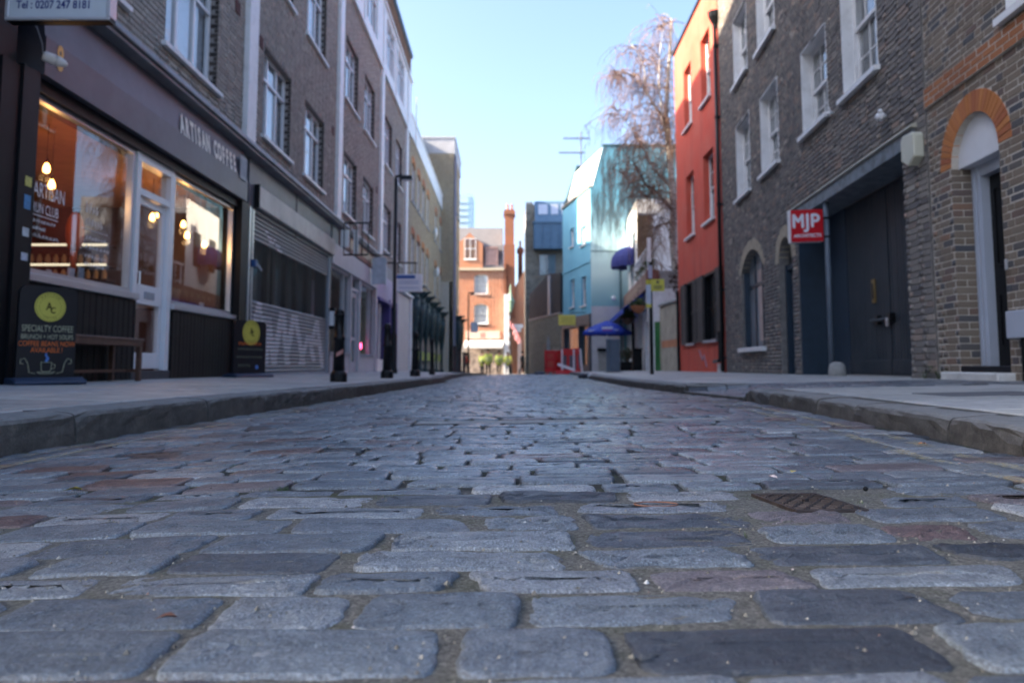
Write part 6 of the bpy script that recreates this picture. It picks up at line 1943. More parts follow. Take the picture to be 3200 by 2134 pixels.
for nm, lb, s, z, r in (('wall_lamp', 'small white lamp bracket right of the second sash window over the gateway', 11.42, 4.20, .05), ('wall_socket', 'white painted patch fitting on the dark brick wall above the lintel', 9.55, 3.52, .06)):
    c = FR.pt(s, .07, z); m1 = MB(); m1.ball(c, r, r * 1.3, r, 10, 6); m1.tube([FR.pt(s, 0, z), c, FR.pt(s - .08, .1, z + .06)], r * .45, 6)
    tag(build(nm, m1, M['white_upvc'], loc=c, smooth=True), lb, nm.replace('_', ' '))
def downpipe(s, o, z1, lb, hop=None):
    d_ = thing('downpipe', lb, 'downpipe', FR.pt(s, o, .1))
    m1 = MB(); m1.tube([FR.pt(s, o, .14), FR.pt(s, o, z1)], .05, 10)
    build('pipe', m1, M['black_iron'], parent=d_, smooth=True)
    m1 = MB()
    for z in (.5, 2.3, 4.6, 7.0, 9.0): m1.tube([FR.pt(s, o, z - .04), FR.pt(s, o, z + .04)], .065, 10); m1.box(FR, s - .12, s + .12, -.01, .02, z - .02, z + .02)
    build('collar', m1, M['black_iron'], parent=d_)
    if hop:
        m1 = MB(); c = FR.pt(s, o, hop); m1.lathe(c, [(.06, -.1), (.06, 0), (.17, .22), (.19, .36)], 8); build('hopper', m1, M['black_iron'], parent=d_)
downpipe(19.98, .08, 9.8, 'rusty black downpipe with a hopper between the red house and the dark brick office', 9.6)

# little plants at the foot of the wall
for i, (s, o, lb, n) in enumerate(((8.62, .08, 'green weed at the foot of the downpipe gap between the two brick fronts', 46), (8.22, .12, 'green weed beside the white doorstep of the brown brick house', 46))):
    c = FR.pt(s, o, 0); z = pr(c[0], c[1])
    m1 = MB()
    for k in range(n):
        a = rr.uniform(0, 6.28); r = abs(rr.gauss(0, .06)); h = rr.uniform(.01, .14); L = rr.uniform(.022, .045)
        x, y = c[0] + r * math.cos(a), c[1] + r * math.sin(a); b = rr.uniform(0, 6.28); t = rr.uniform(-.6, .6)
        dx, dy = math.cos(b) * L, math.sin(b) * L
        m1.face([(x, y, z + h), (x + dx * .5 - dy * .4, y + dy * .5 + dx * .4, z + h + t * L * .5), (x + dx, y + dy, z + h + t * L), (x + dx * .5 + dy * .4, y + dy * .5 - dx * .4, z + h + t * L * .5)])
    w_ = thing('weed', lb, 'weed', (c[0], c[1], z))
    build('leaf', m1, M['leaf'], parent=w_, kind='stuff', fix=False)
    m1 = MB()
    for k in range(6):
        a = rr.uniform(0, 6.28); m1.tube([(c[0], c[1], z - .01), (c[0] + .05 * math.cos(a), c[1] + .05 * math.sin(a), z + .1)], .003, 4)
    build('stem', m1, M['leaf_dark'], parent=w_)

# ---------------------------------------------------------------- red rendered house
FB = Fr(5.234, 0, .0204, 1, 'R')
M['red_render'] = weathered('red_render', (.60, .095, .06), (.56, .13, .09), (.30, .06, .05), .55)
red = thing('red_rendered_house', 'narrow red rendered house with dark ground floor shutters, its top lit orange by the sun', 'house', FB.pt(23, -3, 0))
RW = [(20.72, 21.92, 4.44, 6.45), (23.22, 24.36, 4.42, 6.44), (20.85, 21.95, 8.0, 10.0), (23.3, 24.4, 8.0, 10.02)]
RS = [(20.66, 22.1, 1.02, 2.92), (23.5, 24.5, 1.0, 2.94)]
mb = wall_mb(FB, 19.94, 25.9, -.3, 11.25, RW + RS, o=0, reveal=.2)
mb.box(FB, 25.88, 25.9, -8, -.005, -.3, 11.25); mb.box(FB, 19.94, 19.96, -8, -.005, -.3, 11.25)
build('wall', mb, M['red_render'], parent=red)
mb = MB(); mb.box(FB, 19.96, 25.88, -8, -.6, -.3, 11.2); build('body', mb, M['red_render'], parent=red)
mb = MB(); mb.box(FB, 19.94, 25.95, -8, .05, 11.25, 11.35); build('coping', mb, M['black_paint'], parent=red)
for i, (a, b, c, d) in enumerate(RW): place('rw%d' % i, sash(b - a, d - c, 2, 2, rec=.17, reveal=False), red, FB, a, c)
mb = MB()
for a, b, c, d in RS: mb.box(FB, a, b, -.25, -.2, c, d)
build('window_infill', mb, M['room_dark'], parent=red)  # dark sheets stand in for the unlit inside of the openings
shm = paint('grey_brown_shutter', (.045, .042, .042), .6, .35, 5, .2)
for lb, s0, s1, z0, z1, dk_ in ((None, 19.98, 20.64, 1.02, 2.96, 0), (None, 22.12, 23.02, .98, 2.95, 0), (None, 23.06, 23.48, .98, 2.92, 0), (None, 24.52, 25.3, .96, 2.95, 0)):
    m1 = MB(); m1.box(FB, s0, s1, .012, .055, z0, z1)
    sh = build('shutter', m1, shm, parent=red)
    m1 = MB(); m1.box(FB, s0, s1, .055, .075, z0, z0 + .1); m1.box(FB, s0, s1, .055, .075, z1 - .1, z1); m1.box(FB, s0, s0 + .08, .055, .074, z0 + .1, z1 - .1); m1.box(FB, s1 - .08, s1, .055, .074, z0 + .1, z1 - .1); m1.box(FB, s0 + .08, s1 - .08, .055, .072, (z0 + z1) / 2 - .05, (z0 + z1) / 2 + .05); build('frame', m1, shm, parent=sh)
for a, b, c, d in RS:
    m1 = MB(); m1.box(FB, a - .04, b + .04, -.2, .08, c - .08, c); build('window_sill', m1, M['grey_metal'], parent=red)
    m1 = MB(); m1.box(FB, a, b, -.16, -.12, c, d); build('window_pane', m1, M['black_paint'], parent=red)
    m1 = MB(); m1.box(FB, a - .03, a + .05, -.15, .02, c, d + .03); m1.box(FB, b - .05, b + .03, -.15, .02, c, d + .03); m1.box(FB, a + .05, b - .05, -.15, .02, d - .05, d + .03); build('reveal_cover', m1, M['black_paint'], parent=red)  # black covers hide the red reveals and keep the openings dark
    m1 = MB(); m1.box(FB, (a + b) / 2 - .03, (a + b) / 2 + .03, -.12, -.08, c, d); m1.box(FB, a, b, -.12, -.085, (c + d) / 2 - .03, (c + d) / 2 + .03); m1.box(FB, a, a + .06, -.12, -.08, c, d); m1.box(FB, b - .06, b, -.12, -.08, c, d); build('window_frame', m1, M['black_paint'], parent=red)
mb = MB(); mb.box(FB, 20.1, 20.35, .0, .12, .02, .35); build('white_plinth', mb, M['stone_white'], parent=red)
mb = MB(); mb.tube([FB.pt(19.98, .16, .42), FB.pt(20.5, .16, .40)], .05, 8); mb.tube([FB.pt(20.02, .12, .40), FB.pt(20.02, .12, 1.2)], .05, 8); build('waste_pipe', mb, M['black_iron'], parent=red)
mb = MB(); mb.tube([FB.pt(25.8, .06, 0), FB.pt(25.8, .06, 2.8)], .05, 8); build('downpipe', mb, M['black_iron'], parent=red)
# ghost of graffiti: pale scrawl on the render
mb = MB(); mb.tube([FB.pt(22.9, .003, .75), FB.pt(22.5, .003, .45), FB.pt(22.3, .003, .6), FB.pt(22.0, .003, .25)], .03, 5); build('scrawl', mb, paint('lilac_scrawl', (.34, .20, .24), .8, .2), parent=red)

# ---------------------------------------------------------------- garden wall, green door, ivy
gwF = Fr(5.90, 25.92, (5.72 - 5.90) / 3.05, 1, 'R')
gw = thing('garden_wall', 'cream rendered garden wall with an orange band between the red house and the pub', 'wall', gwF.pt(1.5, 0, 0))
mb = MB(); mb.box(gwF, 0, 3.05, -.25, 0, -.3, .95); mb.box(gwF, 0, 3.05, -.25, 0, 1.22, 2.55); mb.box(gwF, 2.9, 3.05, -.26, .02, -.3, 2.55); build('wall_face', mb, paint('cream_render', (.40, .36, .28), .85, .2, 2, .2, dirt=(.22, .20, .17), dirt_amt=.6, dirt_scale=1.5), parent=gw)
mb = MB(); mb.box(gwF, 0, 2.9, -.25, .004, .95, 1.22); build('orange_band', mb, paint('orange_band', (.46, .20, .10), .8, .2, 2, .1), parent=gw)
mb = MB(); mb.sprism(gwF, [(-.32, 2.55), (.07, 2.55), (.07, 2.62), (-.1, 2.72), (-.32, 2.62)], -.02, 3.1); build('coping', mb, M['concrete'], parent=gw, bevel=.01)
gd = thing('green_door', 'narrow green door between the cream garden wall and the pub', 'door', (5.62, 29.25, 0))
gdF = Fr(5.72, 28.98, (5.60 - 5.72) / .6, 1, 'R')
mb = MB(); mb.box(gdF, 0.02, .58, -.06, 0, -.1, 1.98); build('leaf', mb, paint('green_gloss', (.015, .13, .03), .4, .25, 3, .05), parent=gd)
mb = MB()
for q in range(5): mb.box(gdF, .03 + q * .11, .115 + q * .11, 0, .012, 0, 1.95)
build('board', mb, paint('green_gloss_board', (.015, .14, .03), .4, .25, 3, .05), parent=gd)
mb = MB(); mb.ball(gdF.pt(.5, .03, .95), .03, .03, .03, 8, 5); build('knob', mb, M['aluminium'], parent=gd)
def bush(name, lb, cat, c, rx, ry, rz, n, leafm, stem=True, L=(.05, .11), kind='leaf', group=None):
    t_ = thing(name, lb, cat, (c[0], c[1], c[2] - rz), group)
    m1 = MB()
    for k in range(n):
        while True:
            p = Vector((rr.uniform(-1, 1), rr.uniform(-1, 1), rr.uniform(-1, 1)))
            if p.length < 1: break
        p = p * (.75 + .3 * math.sin(p.x * 5 + p.z * 4 + c[0]))
        q = Vector((c[0] + p.x * rx, c[1] + p.y * ry, c[2] + p.z * rz))
        l = rr.uniform(*L); u = Vector((rr.gauss(0, 1), rr.gauss(0, 1), rr.gauss(0, .7))).normalized(); w = u.cross(Vector((rr.gauss(0, 1), rr.gauss(0, 1), rr.gauss(0, 1)))).normalized()
        m1.face([q, q + u * l * .5 + w * l * .32, q + u * l, q + u * l * .5 - w * l * .32])
    build('foliage', m1, leafm, parent=t_, kind='stuff', fix=False)
    if stem:
        m1 = MB()
        for k in range(9):
            a = rr.uniform(0, 6.28); m1.tube([(c[0], c[1], c[2] - rz), (c[0] + rx * .4 * math.cos(a), c[1] + ry * .4 * math.sin(a), c[2]), (c[0] + rx * .8 * math.cos(a + .3), c[1] + ry * .8 * math.sin(a + .3), c[2] + rz * .5)], [.03, .02, .008], 5)
        build('stem', m1, M['twig'], parent=t_)
    return t_
M['bramble'] = paint('dead_bramble', (.07, .045, .035), .8, .5, 6, .1)
bush('climbing_shrub', 'tangled dark brown climbing shrub over the garden wall beside the red house', 'shrub', (6.55, 27.5, 3.7), .75, 1.4, 1.15, 2600, M['bramble'], L=(.06, .14))

# ---------------------------------------------------------------- the pub
pbF = Fr(5.52, 29.6, (6.3 - 5.52) / 11.9, 1, 'R')
pub = thing('corner_pub', 'white fronted pub with a brown fascia, hanging baskets and a brick flank wall', 'pub', pbF.pt(6, -3, 0))
PO = [(1.2, 2.5, -.2, 2.1), (3.4, 5.2, .9, 2.6), (6.6, 8.2, -.2, 2.2), (9.2, 11.2, .9, 2.6)]
mb = wall_mb(pbF, 0, 11.9, -.4, 3.35, PO, o=0, reveal=.25); mb.box(pbF, 0, .02, -4, -.01, -.4, 3.3)
build('ground_floor', mb, M['white_paint'], parent=pub)
mb = MB()
for a, b, c, d in PO: mb.box(pbF, a, b, -.3, -.25, c, d)
build('window_pane', mb, M['dark_glass'], parent=pub)
mb = MB()
for a, b, c, d in PO[1::2]:
    for q in range(4): mb.box(pbF, a + (b - a) * q / 3 - .03, a + (b - a) * q / 3 + .03, -.25, -.18, c, d)
    mb.box(pbF, a, b, -.25, -.19, (c + d) / 2 + .3, (c + d) / 2 + .36)
build('window_frame', mb, M['white_paint'], parent=pub)
mb = MB(); mb.box(pbF, 1.25, 2.45, -.25, -.2, -.2, 2.05); build('door', mb, M['navy_paint'], parent=pub)
mb = MB(); mb.box(pbF, -.05, 11.9, -.2, .16, 3.35, 4.02); build('fascia', mb, paint('brown_fascia', (.26, .16, .13), .6, .2, 2, .05), parent=pub)
dg_ = paint('dull_gold', (.36, .27, .18), .6, .3, 12, 0)
for q in range(9):
    mb = MB(); mb.box(pbF, 2.2 + q * .85, 2.75 + q * .85, .16, .165, 3.55, 3.82); build('letter_block', mb, dg_, parent=pub)
mb = MB(); mb.box(pbF, -.08, 0.0, -.3, .2, 3.35, 4.05); build('fascia_end', mb, paint('red_brown_end', (.20, .06, .045), .6, .2), parent=pub)
mb = MB(); mb.box(pbF, 0, 11.9, -6, -.02, 3.9, 4.03); mb.box(pbF, 0.02, 11.9, -6, -.3, -.4, 3.9); build('terrace_deck', mb, M['concrete'], parent=pub)
mb = MB()
for q in range(8): mb.box(pbF, .05 + q * .75, .11 + q * .75, .05, .11, 4.03, 4.95)
mb.box(pbF, .0, 5.5, .04, .12, 4.93, 5.03); mb.box(pbF, .0, 5.5, .05, .11, 4.12, 4.2)
mb.box(pbF, -.02, .10, .0, .14, 4.0, 5.35)
build('balustrade', mb, M['white_paint'], parent=pub)
mb = MB(); mb.box(pbF, 6.3, 11.9, -5, -.1, 4.03, 8.3); build('upper_floor', mb, M['white_paint'], parent=pub)
# brick flank facing the street's near end
fb = MB()
x0, y0 = pbF.pt(6.28, -.1, 0)[:2]
for a, b, c, d, j in brick_list(0.0, 5.2, 4.05, 7.5, [], seed=41): fb.box(W, x0 + a, x0 + b, y0 - .03 + j, y0 + .02, c, d)
build('flank_brickwork', fb, brick_mat('warm_stock_brick', [(0, (.18, .11, .06)), (.5, (.25, .16, .085)), (1, (.13, .085, .055))]), parent=pub, kind='stuff', fix=False)
mb = MB(); mb.box(W, x0, x0 + 5.4, y0 - .05, y0 + .06, 7.5, 7.6); build('flank_coping', mb, M['concrete'], parent=pub)
mb = MB(); mb.box(pbF, 7.4, 8.4, -.1, -.06, 5.2, 6.9); mb.box(pbF, 9.8, 10.8, -.1, -.06, 5.2, 6.9); build('upper_window', mb, M['dark_glass'], parent=pub)
# blue dome awning on the first floor
aw_ = thing('dome_awning', 'dark blue dome awning over an upper pub window', 'awning', pbF.pt(9.2, .5, 5.4))
mb = MB()
def dome(mb, c, rx, ry, rz, n=10, k=5, drop=.28):
    rings = []
    for i in range(k + 1):
        th = math.pi / 2 * i / k
        rings.append([(c[0] - rx * math.cos(th) * math.sin(math.pi * j / n), c[1] + ry * math.cos(th) * math.cos(math.pi * j / n), c[2] + rz * math.sin(th)) for j in range(n + 1)])
    low = [(p[0], p[1], p[2] - drop * (1 if j % 2 else .8)) for j, p in enumerate(rings[0])]
    rings = [low] + rings
    for a, b in zip(rings, rings[1:]):
        for j in range(n): mb.face([a[j], a[j + 1], b[j + 1], b[j]])
pc = pbF.pt(9.0, .0, 5.55); dome(mb, pc, 1.0, 1.1, .85)
build('canopy', mb, paint('royal_blue_canvas', (.012, .022, .16), .75, .2, 5, .1), parent=aw_, fix=False)
mb = MB(); mb.tube([(pc[0], pc[1] - 1.0, 5.4), (pc[0] - .9, pc[1], 5.35), (pc[0], pc[1] + 1.0, 5.4)], .02, 6); build('frame', mb, M['black_iron'], parent=aw_)
ga = thing('pub_awning', 'bright blue sloping awning above the pub windows', 'awning', pbF.pt(6, .6, 2.9))
mb = MB(); mb.sprism(pbF, [(0, 3.32), (.02, 3.36), (.95, 2.72), (.95, 2.5), (.93, 2.5), (.93, 2.7)], 2.2, 11.4); build('canvas', mb, paint('bright_blue_canvas', (.01, .06, .40), .7, .15, 5, .05), parent=ga)
mb = MB()
for s in (2.3, 6.5, 11.3): mb.tube([pbF.pt(s, 0, 2.6), pbF.pt(s, .92, 2.7)], .02, 6)
build('arm', mb, M['black_iron'], parent=ga)
for i, (x, y, z, lb) in enumerate(((5.24, 34.0, 2.42, 'hanging basket of bright green plants nearer the blue parasol'), (5.30, 31.5, 2.75, 'hanging basket of dark green plants higher and nearer, under the pub fascia'))):
    h_ = bush('hanging_basket', lb, 'hanging basket', (x, y, z + .12), .42, .42, .28, 420, M['leaf'] if i == 0 else M['leaf'], stem=False, L=(.06, .13), group='hanging baskets on the pub')
    m1 = MB(); m1.lathe((x, y, z - .3), [(.06, 0), (.2, .08), (.30, .25), (.32, .32)], 12); build('basket', m1, M['terracotta'] if i else M['wood_brown'], parent=h_, smooth=True)
    m1 = MB(); m1.tube([(x, y, z + .3), (x, y, z + .75), (x + .45, y, z + .8)], .012, 6); build('bracket', m1, M['black_iron'], parent=h_)
for i in range(3):
    c = pbF.pt(.9 + i * 1.6, .0, 4.35)
    bush('terrace_plant', ['nearest', 'middle', 'farthest'][i] + ' pale green plant trailing over the pub terrace edge', 'plant', c, .3, .75, .35, 260, M['leaf'], stem=True, L=(.06, .12), group='plants on the pub terrace')
tub = bush('potted_shrub', 'round green shrub in a dark planter before the pub wall', 'shrub', (5.20, 34.0, .78), .42, .42, .38, 700, M['leaf_dark'], L=(.05, .1))
mb = MB(); mb.box(W, 4.85, 5.55, 33.7, 34.3, -.1, .45); build('planter', mb, M['black_paint'], parent=tub, bevel=.02)
bin_ = thing('black_bin', 'black bin beside the planter at the pub door', 'bin', (5.42, 32.6, -.05))
mb = MB(); mb.box(W, 5.2, 5.6, 32.4, 32.8, -.1, .95); build('body', mb, M['black_paint'], parent=bin_, bevel=.03)
mb = MB(); mb.box(W, 5.18, 5.62, 32.38, 32.82, .95, 1.02); build('lid', mb, M['black_paint'], parent=bin_, bevel=.02)
mb = MB(); mb.tube([pbF.pt(5.9, .2, -.1), pbF.pt(5.9, .2, 3.3)], .07, 8); build('post', mb, M['black_iron'], parent=pub)

# ---------------------------------------------------------------- parasol
px, py = 4.55, 36.0
pz = pr(px, py)
um = thing('parasol', 'royal blue pub parasol with white lettering open over the pavement', 'parasol', (px, py, pz))
mb = MB(); mb.tube([(px, py, pz), (px, py, 2.42)], .022, 8); build('pole', mb, M['aluminium'], parent=um)
mb = MB(); mb.lathe((px, py, pz), [(.28, -.02), (.28, .05), (.05, .09), (.04, .3)], 14); build('base', mb, M['concrete'], parent=um)
mb = MB(); n = 8; R1 = 1.22
for k in range(n):
    a, b = 2 * math.pi * (k + .3) / n, 2 * math.pi * (k + 1.3) / n
    am = (a + b) / 2
    P = lambda q, r, z: (px + r * math.cos(q), py + r * math.sin(q), z)
    mb.face([P(a, R1, 1.88), P(am, R1 * .95, 1.86), P(am, R1 * .5, 2.16), P(a, R1 * .52, 2.20)]); mb.face([P(am, R1 * .95, 1.86), P(b, R1, 1.88), P(b, R1 * .52, 2.20), P(am, R1 * .5, 2.16)])
    mb.face([P(a, R1 * .52, 2.20), P(am, R1 * .5, 2.16), P(am, .02, 2.42), P(a, .02, 2.42)]); mb.face([P(am, R1 * .5, 2.16), P(b, R1 * .52, 2.20), P(b, .02, 2.42), P(am, .02, 2.42)])
    mb.face([P(a, R1, 1.88), P(am, R1 * .95, 1.86), P(am, R1 * .95, 1.72), P(a, R1, 1.74)]); mb.face([P(am, R1 * .95, 1.86), P(b, R1, 1.88), P(b, R1, 1.74), P(am, R1 * .95, 1.72)])
build('canopy', mb, paint('parasol_blue', (.008, .035, .33), .7, .15, 4, .05), parent=um, fix=False)
mb = MB()
for (xx, zz, w_, h_) in ((-.12, 2.02, .52, .11), (-.80, 1.90, .30, .07), (.30, 1.93, .20, .05)):
    yb = py - math.sqrt(max(1.15 ** 2 - xx * xx, .02)) + .12 - .06
    nn = max(3, int(w_ / .07))
    for q in range(nn): mb.box(W, px + xx - w_ / 2 + q * w_ / nn, px + xx - w_ / 2 + (q + .72) * w_ / nn, yb - .06, yb - .055, zz - h_ / 2, zz + h_ / 2)
build('lettering', mb, M['white_upvc'], parent=um)
mb = MB(); mb.box(W, px - .36, px + .1, py - 1.13, py - 1.12, 1.90, 1.93); build('red_stripe', mb, paint('red_print', (.5, .02, .03), .6, .1, bmp=0), parent=um)
mb = MB()
for k in range(8):
    a = 2 * math.pi * (k + .3) / 8; mb.tube([(px, py, 2.05), (px + R1 * .6 * math.cos(a), py + R1 * .6 * math.sin(a), 2.12)], .01, 5)
build('rib', mb, M['aluminium'], parent=um)

# ---------------------------------------------------------------- blue house
FBl = Fr(4.33, 41, -.188, 1, 'R')
bm_ = weathered('sky_blue_render', (.16, .43, .60), (.20, .47, .62), (.12, .33, .46), .5)
def stained_blue():
    m, nt, b = new_mat('stained_teal_gable')
    p = geo_pos(nt)
    sp = nd(nt, 'ShaderNodeSeparateXYZ'); nt.links.new(p, sp.inputs[0])
    mp = nd(nt, 'ShaderNodeMapping'); mp.inputs['Scale'].default_value = (1.0, 1.0, .16); nt.links.new(p, mp.inputs[0])
    st = noise(nt, 3.2, 6, .7, mp.outputs[0])
    base = ramp(nt, mapr(nt, sp.outputs[2], 3.4, 9.5), [(0, (.18, .38, .42)), (.30, (.42, .58, .60)), (.60, (.32, .50, .57)), (1, (.09, .28, .38))])
    hz = math_(nt, 'MULTIPLY', mapr(nt, st, .42, .56), mapr(nt, sp.outputs[2], 6.0, 8.0))
    nt.links.new(mix(nt, math_(nt, 'MULTIPLY', hz, .85), base, (.03, .055, .07)), b.inputs['Base Color'])
    b.inputs['Roughness'].default_value = .8
    return m
blu = thing('blue_house', 'sky blue rendered house with a stained gable and a mansard roof beyond the pub', 'house', FBl.pt(3, -3, 0))
BW = [(3.5, 4.35, 7.4, 8.5), (.9, 1.9, 7.1, 8.15), (3.4, 4.35, 3.75, 5.4), (.95, 1.95, 3.65, 5.3)]
mb = wall_mb(FBl, 0, 6.1, 3.1, 10.1, BW, o=0, reveal=.15)
mb.box(FBl, 0.02, 6.1, .005, .05, 5.95, 6.1)
build('front', mb, bm_, parent=blu)
mb = MB(); mb.box(FBl, 0.02, 6.1, -7, -.5, -.5, 10.05); build('body', mb, bm_, parent=blu)
gx, gy = FBl.pt(0, 0, 0)[:2]
def gable_poly(): return [(gx, -.4), (gx + 7, -.4), (gx + 7, 12.45), (gx + .75, 12.45), (gx + .12, 10.1), (gx, 10.1)]
mb = MB()
pl = gable_poly()
mb.v += [(x, gy - .05, z) for x, z in pl] + [(x, gy + .12, z) for x, z in pl]
n = len(pl)
for i in range(n): mb.f.append((i, (i + 1) % n, n + (i + 1) % n, n + i)); mb.m.append(0)
mb.f += [tuple(range(n)), tuple(range(2 * n - 1, n - 1, -1))]; mb.m += [0, 0]
build('gable', mb, stained_blue(), parent=blu)
mb = MB(); mb.box(W, gx, gx + 1.75, gy - .07, gy - .05, -.4, 3.5); build('gable_base', mb, paint('pale_lilac_base', (.46, .45, .47), .8, .1, 2, .05), parent=blu)
mb = MB(); mb.box(W, gx + .35, gx + 1.3, gy - .075, gy - .07, -.4, 1.05); build('gable_hatch', mb, M['concrete'], parent=blu)
mb = MB(); mb.box(W, gx + .3, gx + 1.35, gy - .2, gy - .07, 1.05, 1.2); build('hatch_hood', mb, M['black_paint'], parent=blu)
mb = MB(); mb.box(W, gx + .005, gx + 1.8, gy - .065, gy - .05, 6.5, 6.56); mb.tube([(gx + 1.6, gy - .15, 0), (gx + 1.6, gy - .15, 6.4)], .06, 6); build('gable_pipe', mb, paint('teal_pipe', (.06, .12, .14), .6, .2), parent=blu)
# mansard: pale sloping face and parapet
mb = MB(); mb.sprism(FBl, [(-.12, 10.1), (-.75, 12.4), (-7, 12.4), (-7, 10.1)], .1, 6.1); build('mansard', mb, paint('pale_mansard', (.55, .54, .50), .7, .12, 2, .05), parent=blu)
mb = MB(); mb.box(FBl, -.02, 6.1, -.3, .10, 10.1, 10.2); build('eaves', mb, paint('tan_gutter', (.30, .24, .18), .6, .2), parent=blu)
mb = MB(); mb.sprism(FBl, [(.0, 10.2), (-.85, 12.9), (-3, 12.9), (-3, 10.2)], 5.7, 6.12); build('party_wall', mb, paint('dark_teal_slate', (.03, .08, .10), .7, .3), parent=blu)
mb = MB(); mb.box(W, gx + .7, gx + 7, gy - .08, gy + .2, 12.45, 12.53); build('gable_coping', mb, paint('dark_green_coping', (.03, .08, .07), .6, .2), parent=blu)
for i, (a, b, c, d) in enumerate(BW): place('bw%d' % i, sash(b - a, d - c, 2, 2, rec=.12, reveal=False), blu, FBl, a, c)
mb = MB(); mb.box(FBl, -.02, 6.1, -.2, .12, 2.5, 3.1); build('shop_fascia', mb, M['slate_paint'], parent=blu)
mb = MB(); mb.box(FBl, 0, .6, -.2, .1, -.4, 2.5); mb.box(FBl, 2.2, 2.35, -.2, .1, -.4, 2.5); mb.box(FBl, 5.6, 6.1, -.2, .1, -.4, 2.5); mb.box(FBl, .6, 5.6, -.2, .05, -.4, .3); build('shop_frame', mb, M['navy_paint'], parent=blu)
mb = MB(); mb.box(FBl, .6, 5.6, -.12, -.1, .3, 2.5); build('shop_pane', mb, M['glass'], parent=blu)
mb = MB(); mb.box(FBl, .6, 5.6, -.5, -.45, .3, 2.5); build('shop_back', mb, paint('tan_interior', (.24, .22, .15), .8, .4, 1.5, 0), parent=blu)
gl = thing('wall_light', 'round white lamp on the teal gable of the blue house', 'wall light', (5.52, 40.8, 3.93))
mb = MB(); mb.ball((5.52, 40.75, 3.93), .12, .12, .12, 12, 7); build('globe', mb, M['white_upvc'], parent=gl, smooth=True)
mb = MB(); mb.tube([(5.52, 40.95, 3.93), (5.52, 40.75, 3.93)], .04, 6); build('arm', mb, M['grey_metal'], parent=gl)
ys_ = thing('yellow_sign', 'yellow hanging sign board by the corner of the blue house', 'sign', (3.10, 42, 2.85))
mb = MB(); mb.box(W, 2.60, 3.56, 42, 42.06, 2.52, 3.10); build('board', mb, paint('yellow_board', (.56, .50, .10), .5, .06, 3, 0), parent=ys_)
mb = MB()
for z, w_ in ((2.92, .7), (2.80, .6), (2.68, .65)): mb.box(W, 3.08 - w_ / 2, 3.08 + w_ / 2, 41.994, 42.0, z - .02, z + .02)
build('print_line', mb, paint('olive_print', (.36, .32, .07), .5, .1, bmp=0), parent=ys_)
mb = MB(); mb.tube([(3.3, 42.03, 3.1), (3.3, 42.03, 3.22), (4.2, 42.03, 3.22)], .02, 6); build('bracket', mb, M['black_iron'], parent=ys_)
# television aerial
M['aerial'] = paint('aerial_grey', (.10, .12, .15), .5, .1, bmp=0)
ae = thing('television_aerial', 'television aerial with two grids on a pole above the blue house roof', 'aerial', (4.37, 46.8, 12.4))
mb = MB(); mb.tube([(4.37, 46.8, 12.0), (4.39, 46.8, 15.05)], .05, 8); build('mast', mb, M['aerial'], parent=ae)
for z, x0_, x1_ in ((14.66, 3.27, 4.95), (13.73, 2.99, 4.68)):
    mb = MB(); mb.tube([(x0_, 46.8, z), (x1_, 46.8, z)], .035, 6)
    for q in range(13):
        x = x0_ + (x1_ - .2 - x0_) * q / 12; mb.tube([(x, 46.65, z), (x, 46.95, z)], .022, 5); mb.tube([(x, 46.8, z - .09), (x, 46.8, z + .09)], .022, 5)
    for q in (-.5, -.3, .3, .5): mb.tube([(x1_ - .1 + abs(q) * .1, 46.5, z + q), (x1_ - .1 + abs(q) * .1, 47.1, z + q)], .012, 5)
    mb.tube([(x1_, 46.8, z - .52), (x1_ - .1, 46.8, z), (x1_, 46.8, z + .52)], .012, 5)
    build('grid', mb, M['aerial'], parent=ae)

# ---------------------------------------------------------------- grey stone and zinc building
st = thing('stone_and_zinc_building', 'modern pale stone building with a blue zinc bay and a dark slatted extension', 'building', (2.4, 56, -.3))
sb = brick_mat('pale_stone_block', [(0, (.26, .24, .20)), (.5, (.33, .31, .26)), (1, (.22, .20, .17))])
mb = MB(); mb.zprism([(1.06, 56.6), (1.06, 63), (5, 63), (5, 56.6)], -.6, 12.5); mb.zprism([(1.06, 56.6), (1.06, 60), (1.6, 60), (1.6, 56.6)], 12.5, 12.7); build('body', mb, M['mortar_light'], parent=st)
fb = MB()
for a, b, c, d, j in brick_list(1.06, 4.8, -.4, 12.5, [(2.11, 3.25, 7.1, 8.6)], pitch=.22, L=.45, joint=.012, seed=51): fb.box(W, a, b, 56.57 - j, 56.6, c, d)
build('stone_facing', fb, sb, parent=st, kind='stuff', fix=False)
mb = MB(); mb.box(W, 2.11, 3.25, 56.5, 56.56, 7.1, 8.6); build('window_pane', mb, M['glass'], parent=st)
mb = MB(); mb.box(W, 2.05, 2.11, 56.42, 56.6, 7.05, 8.65); mb.box(W, 3.25, 3.31, 56.42, 56.6, 7.05, 8.65); mb.box(W, 2.11, 3.25, 56.42, 56.6, 8.6, 8.66); mb.box(W, 2.65, 2.7, 56.45, 56.56, 7.1, 8.6); build('window_frame', mb, M['lead'], parent=st)
mb = MB(); mb.box(W, 2.05, 3.31, 56.55, 56.58, 7.1, 8.6); build('window_back', mb, paint('blue_window_back', (.22, .32, .38), .5, .4, .7, 0), parent=st)
zm = paint('blue_zinc', (.10, .18, .27), .45, .15, 2, .05, metal=.25)
mb = MB(); mb.box(W, 1.62, 4.9, 55.6, 56.56, 8.95, 10.88); build('zinc_bay', mb, zm, parent=st)
mb = MB()
for q in range(6): mb.box(W, 1.64 + q * .62, 1.67 + q * .62, 55.56, 55.6, 8.97, 10.86)
mb.box(W, 1.55, 4.95, 55.52, 56.56, 10.88, 11.0); build('standing_seam', mb, zm, parent=st)
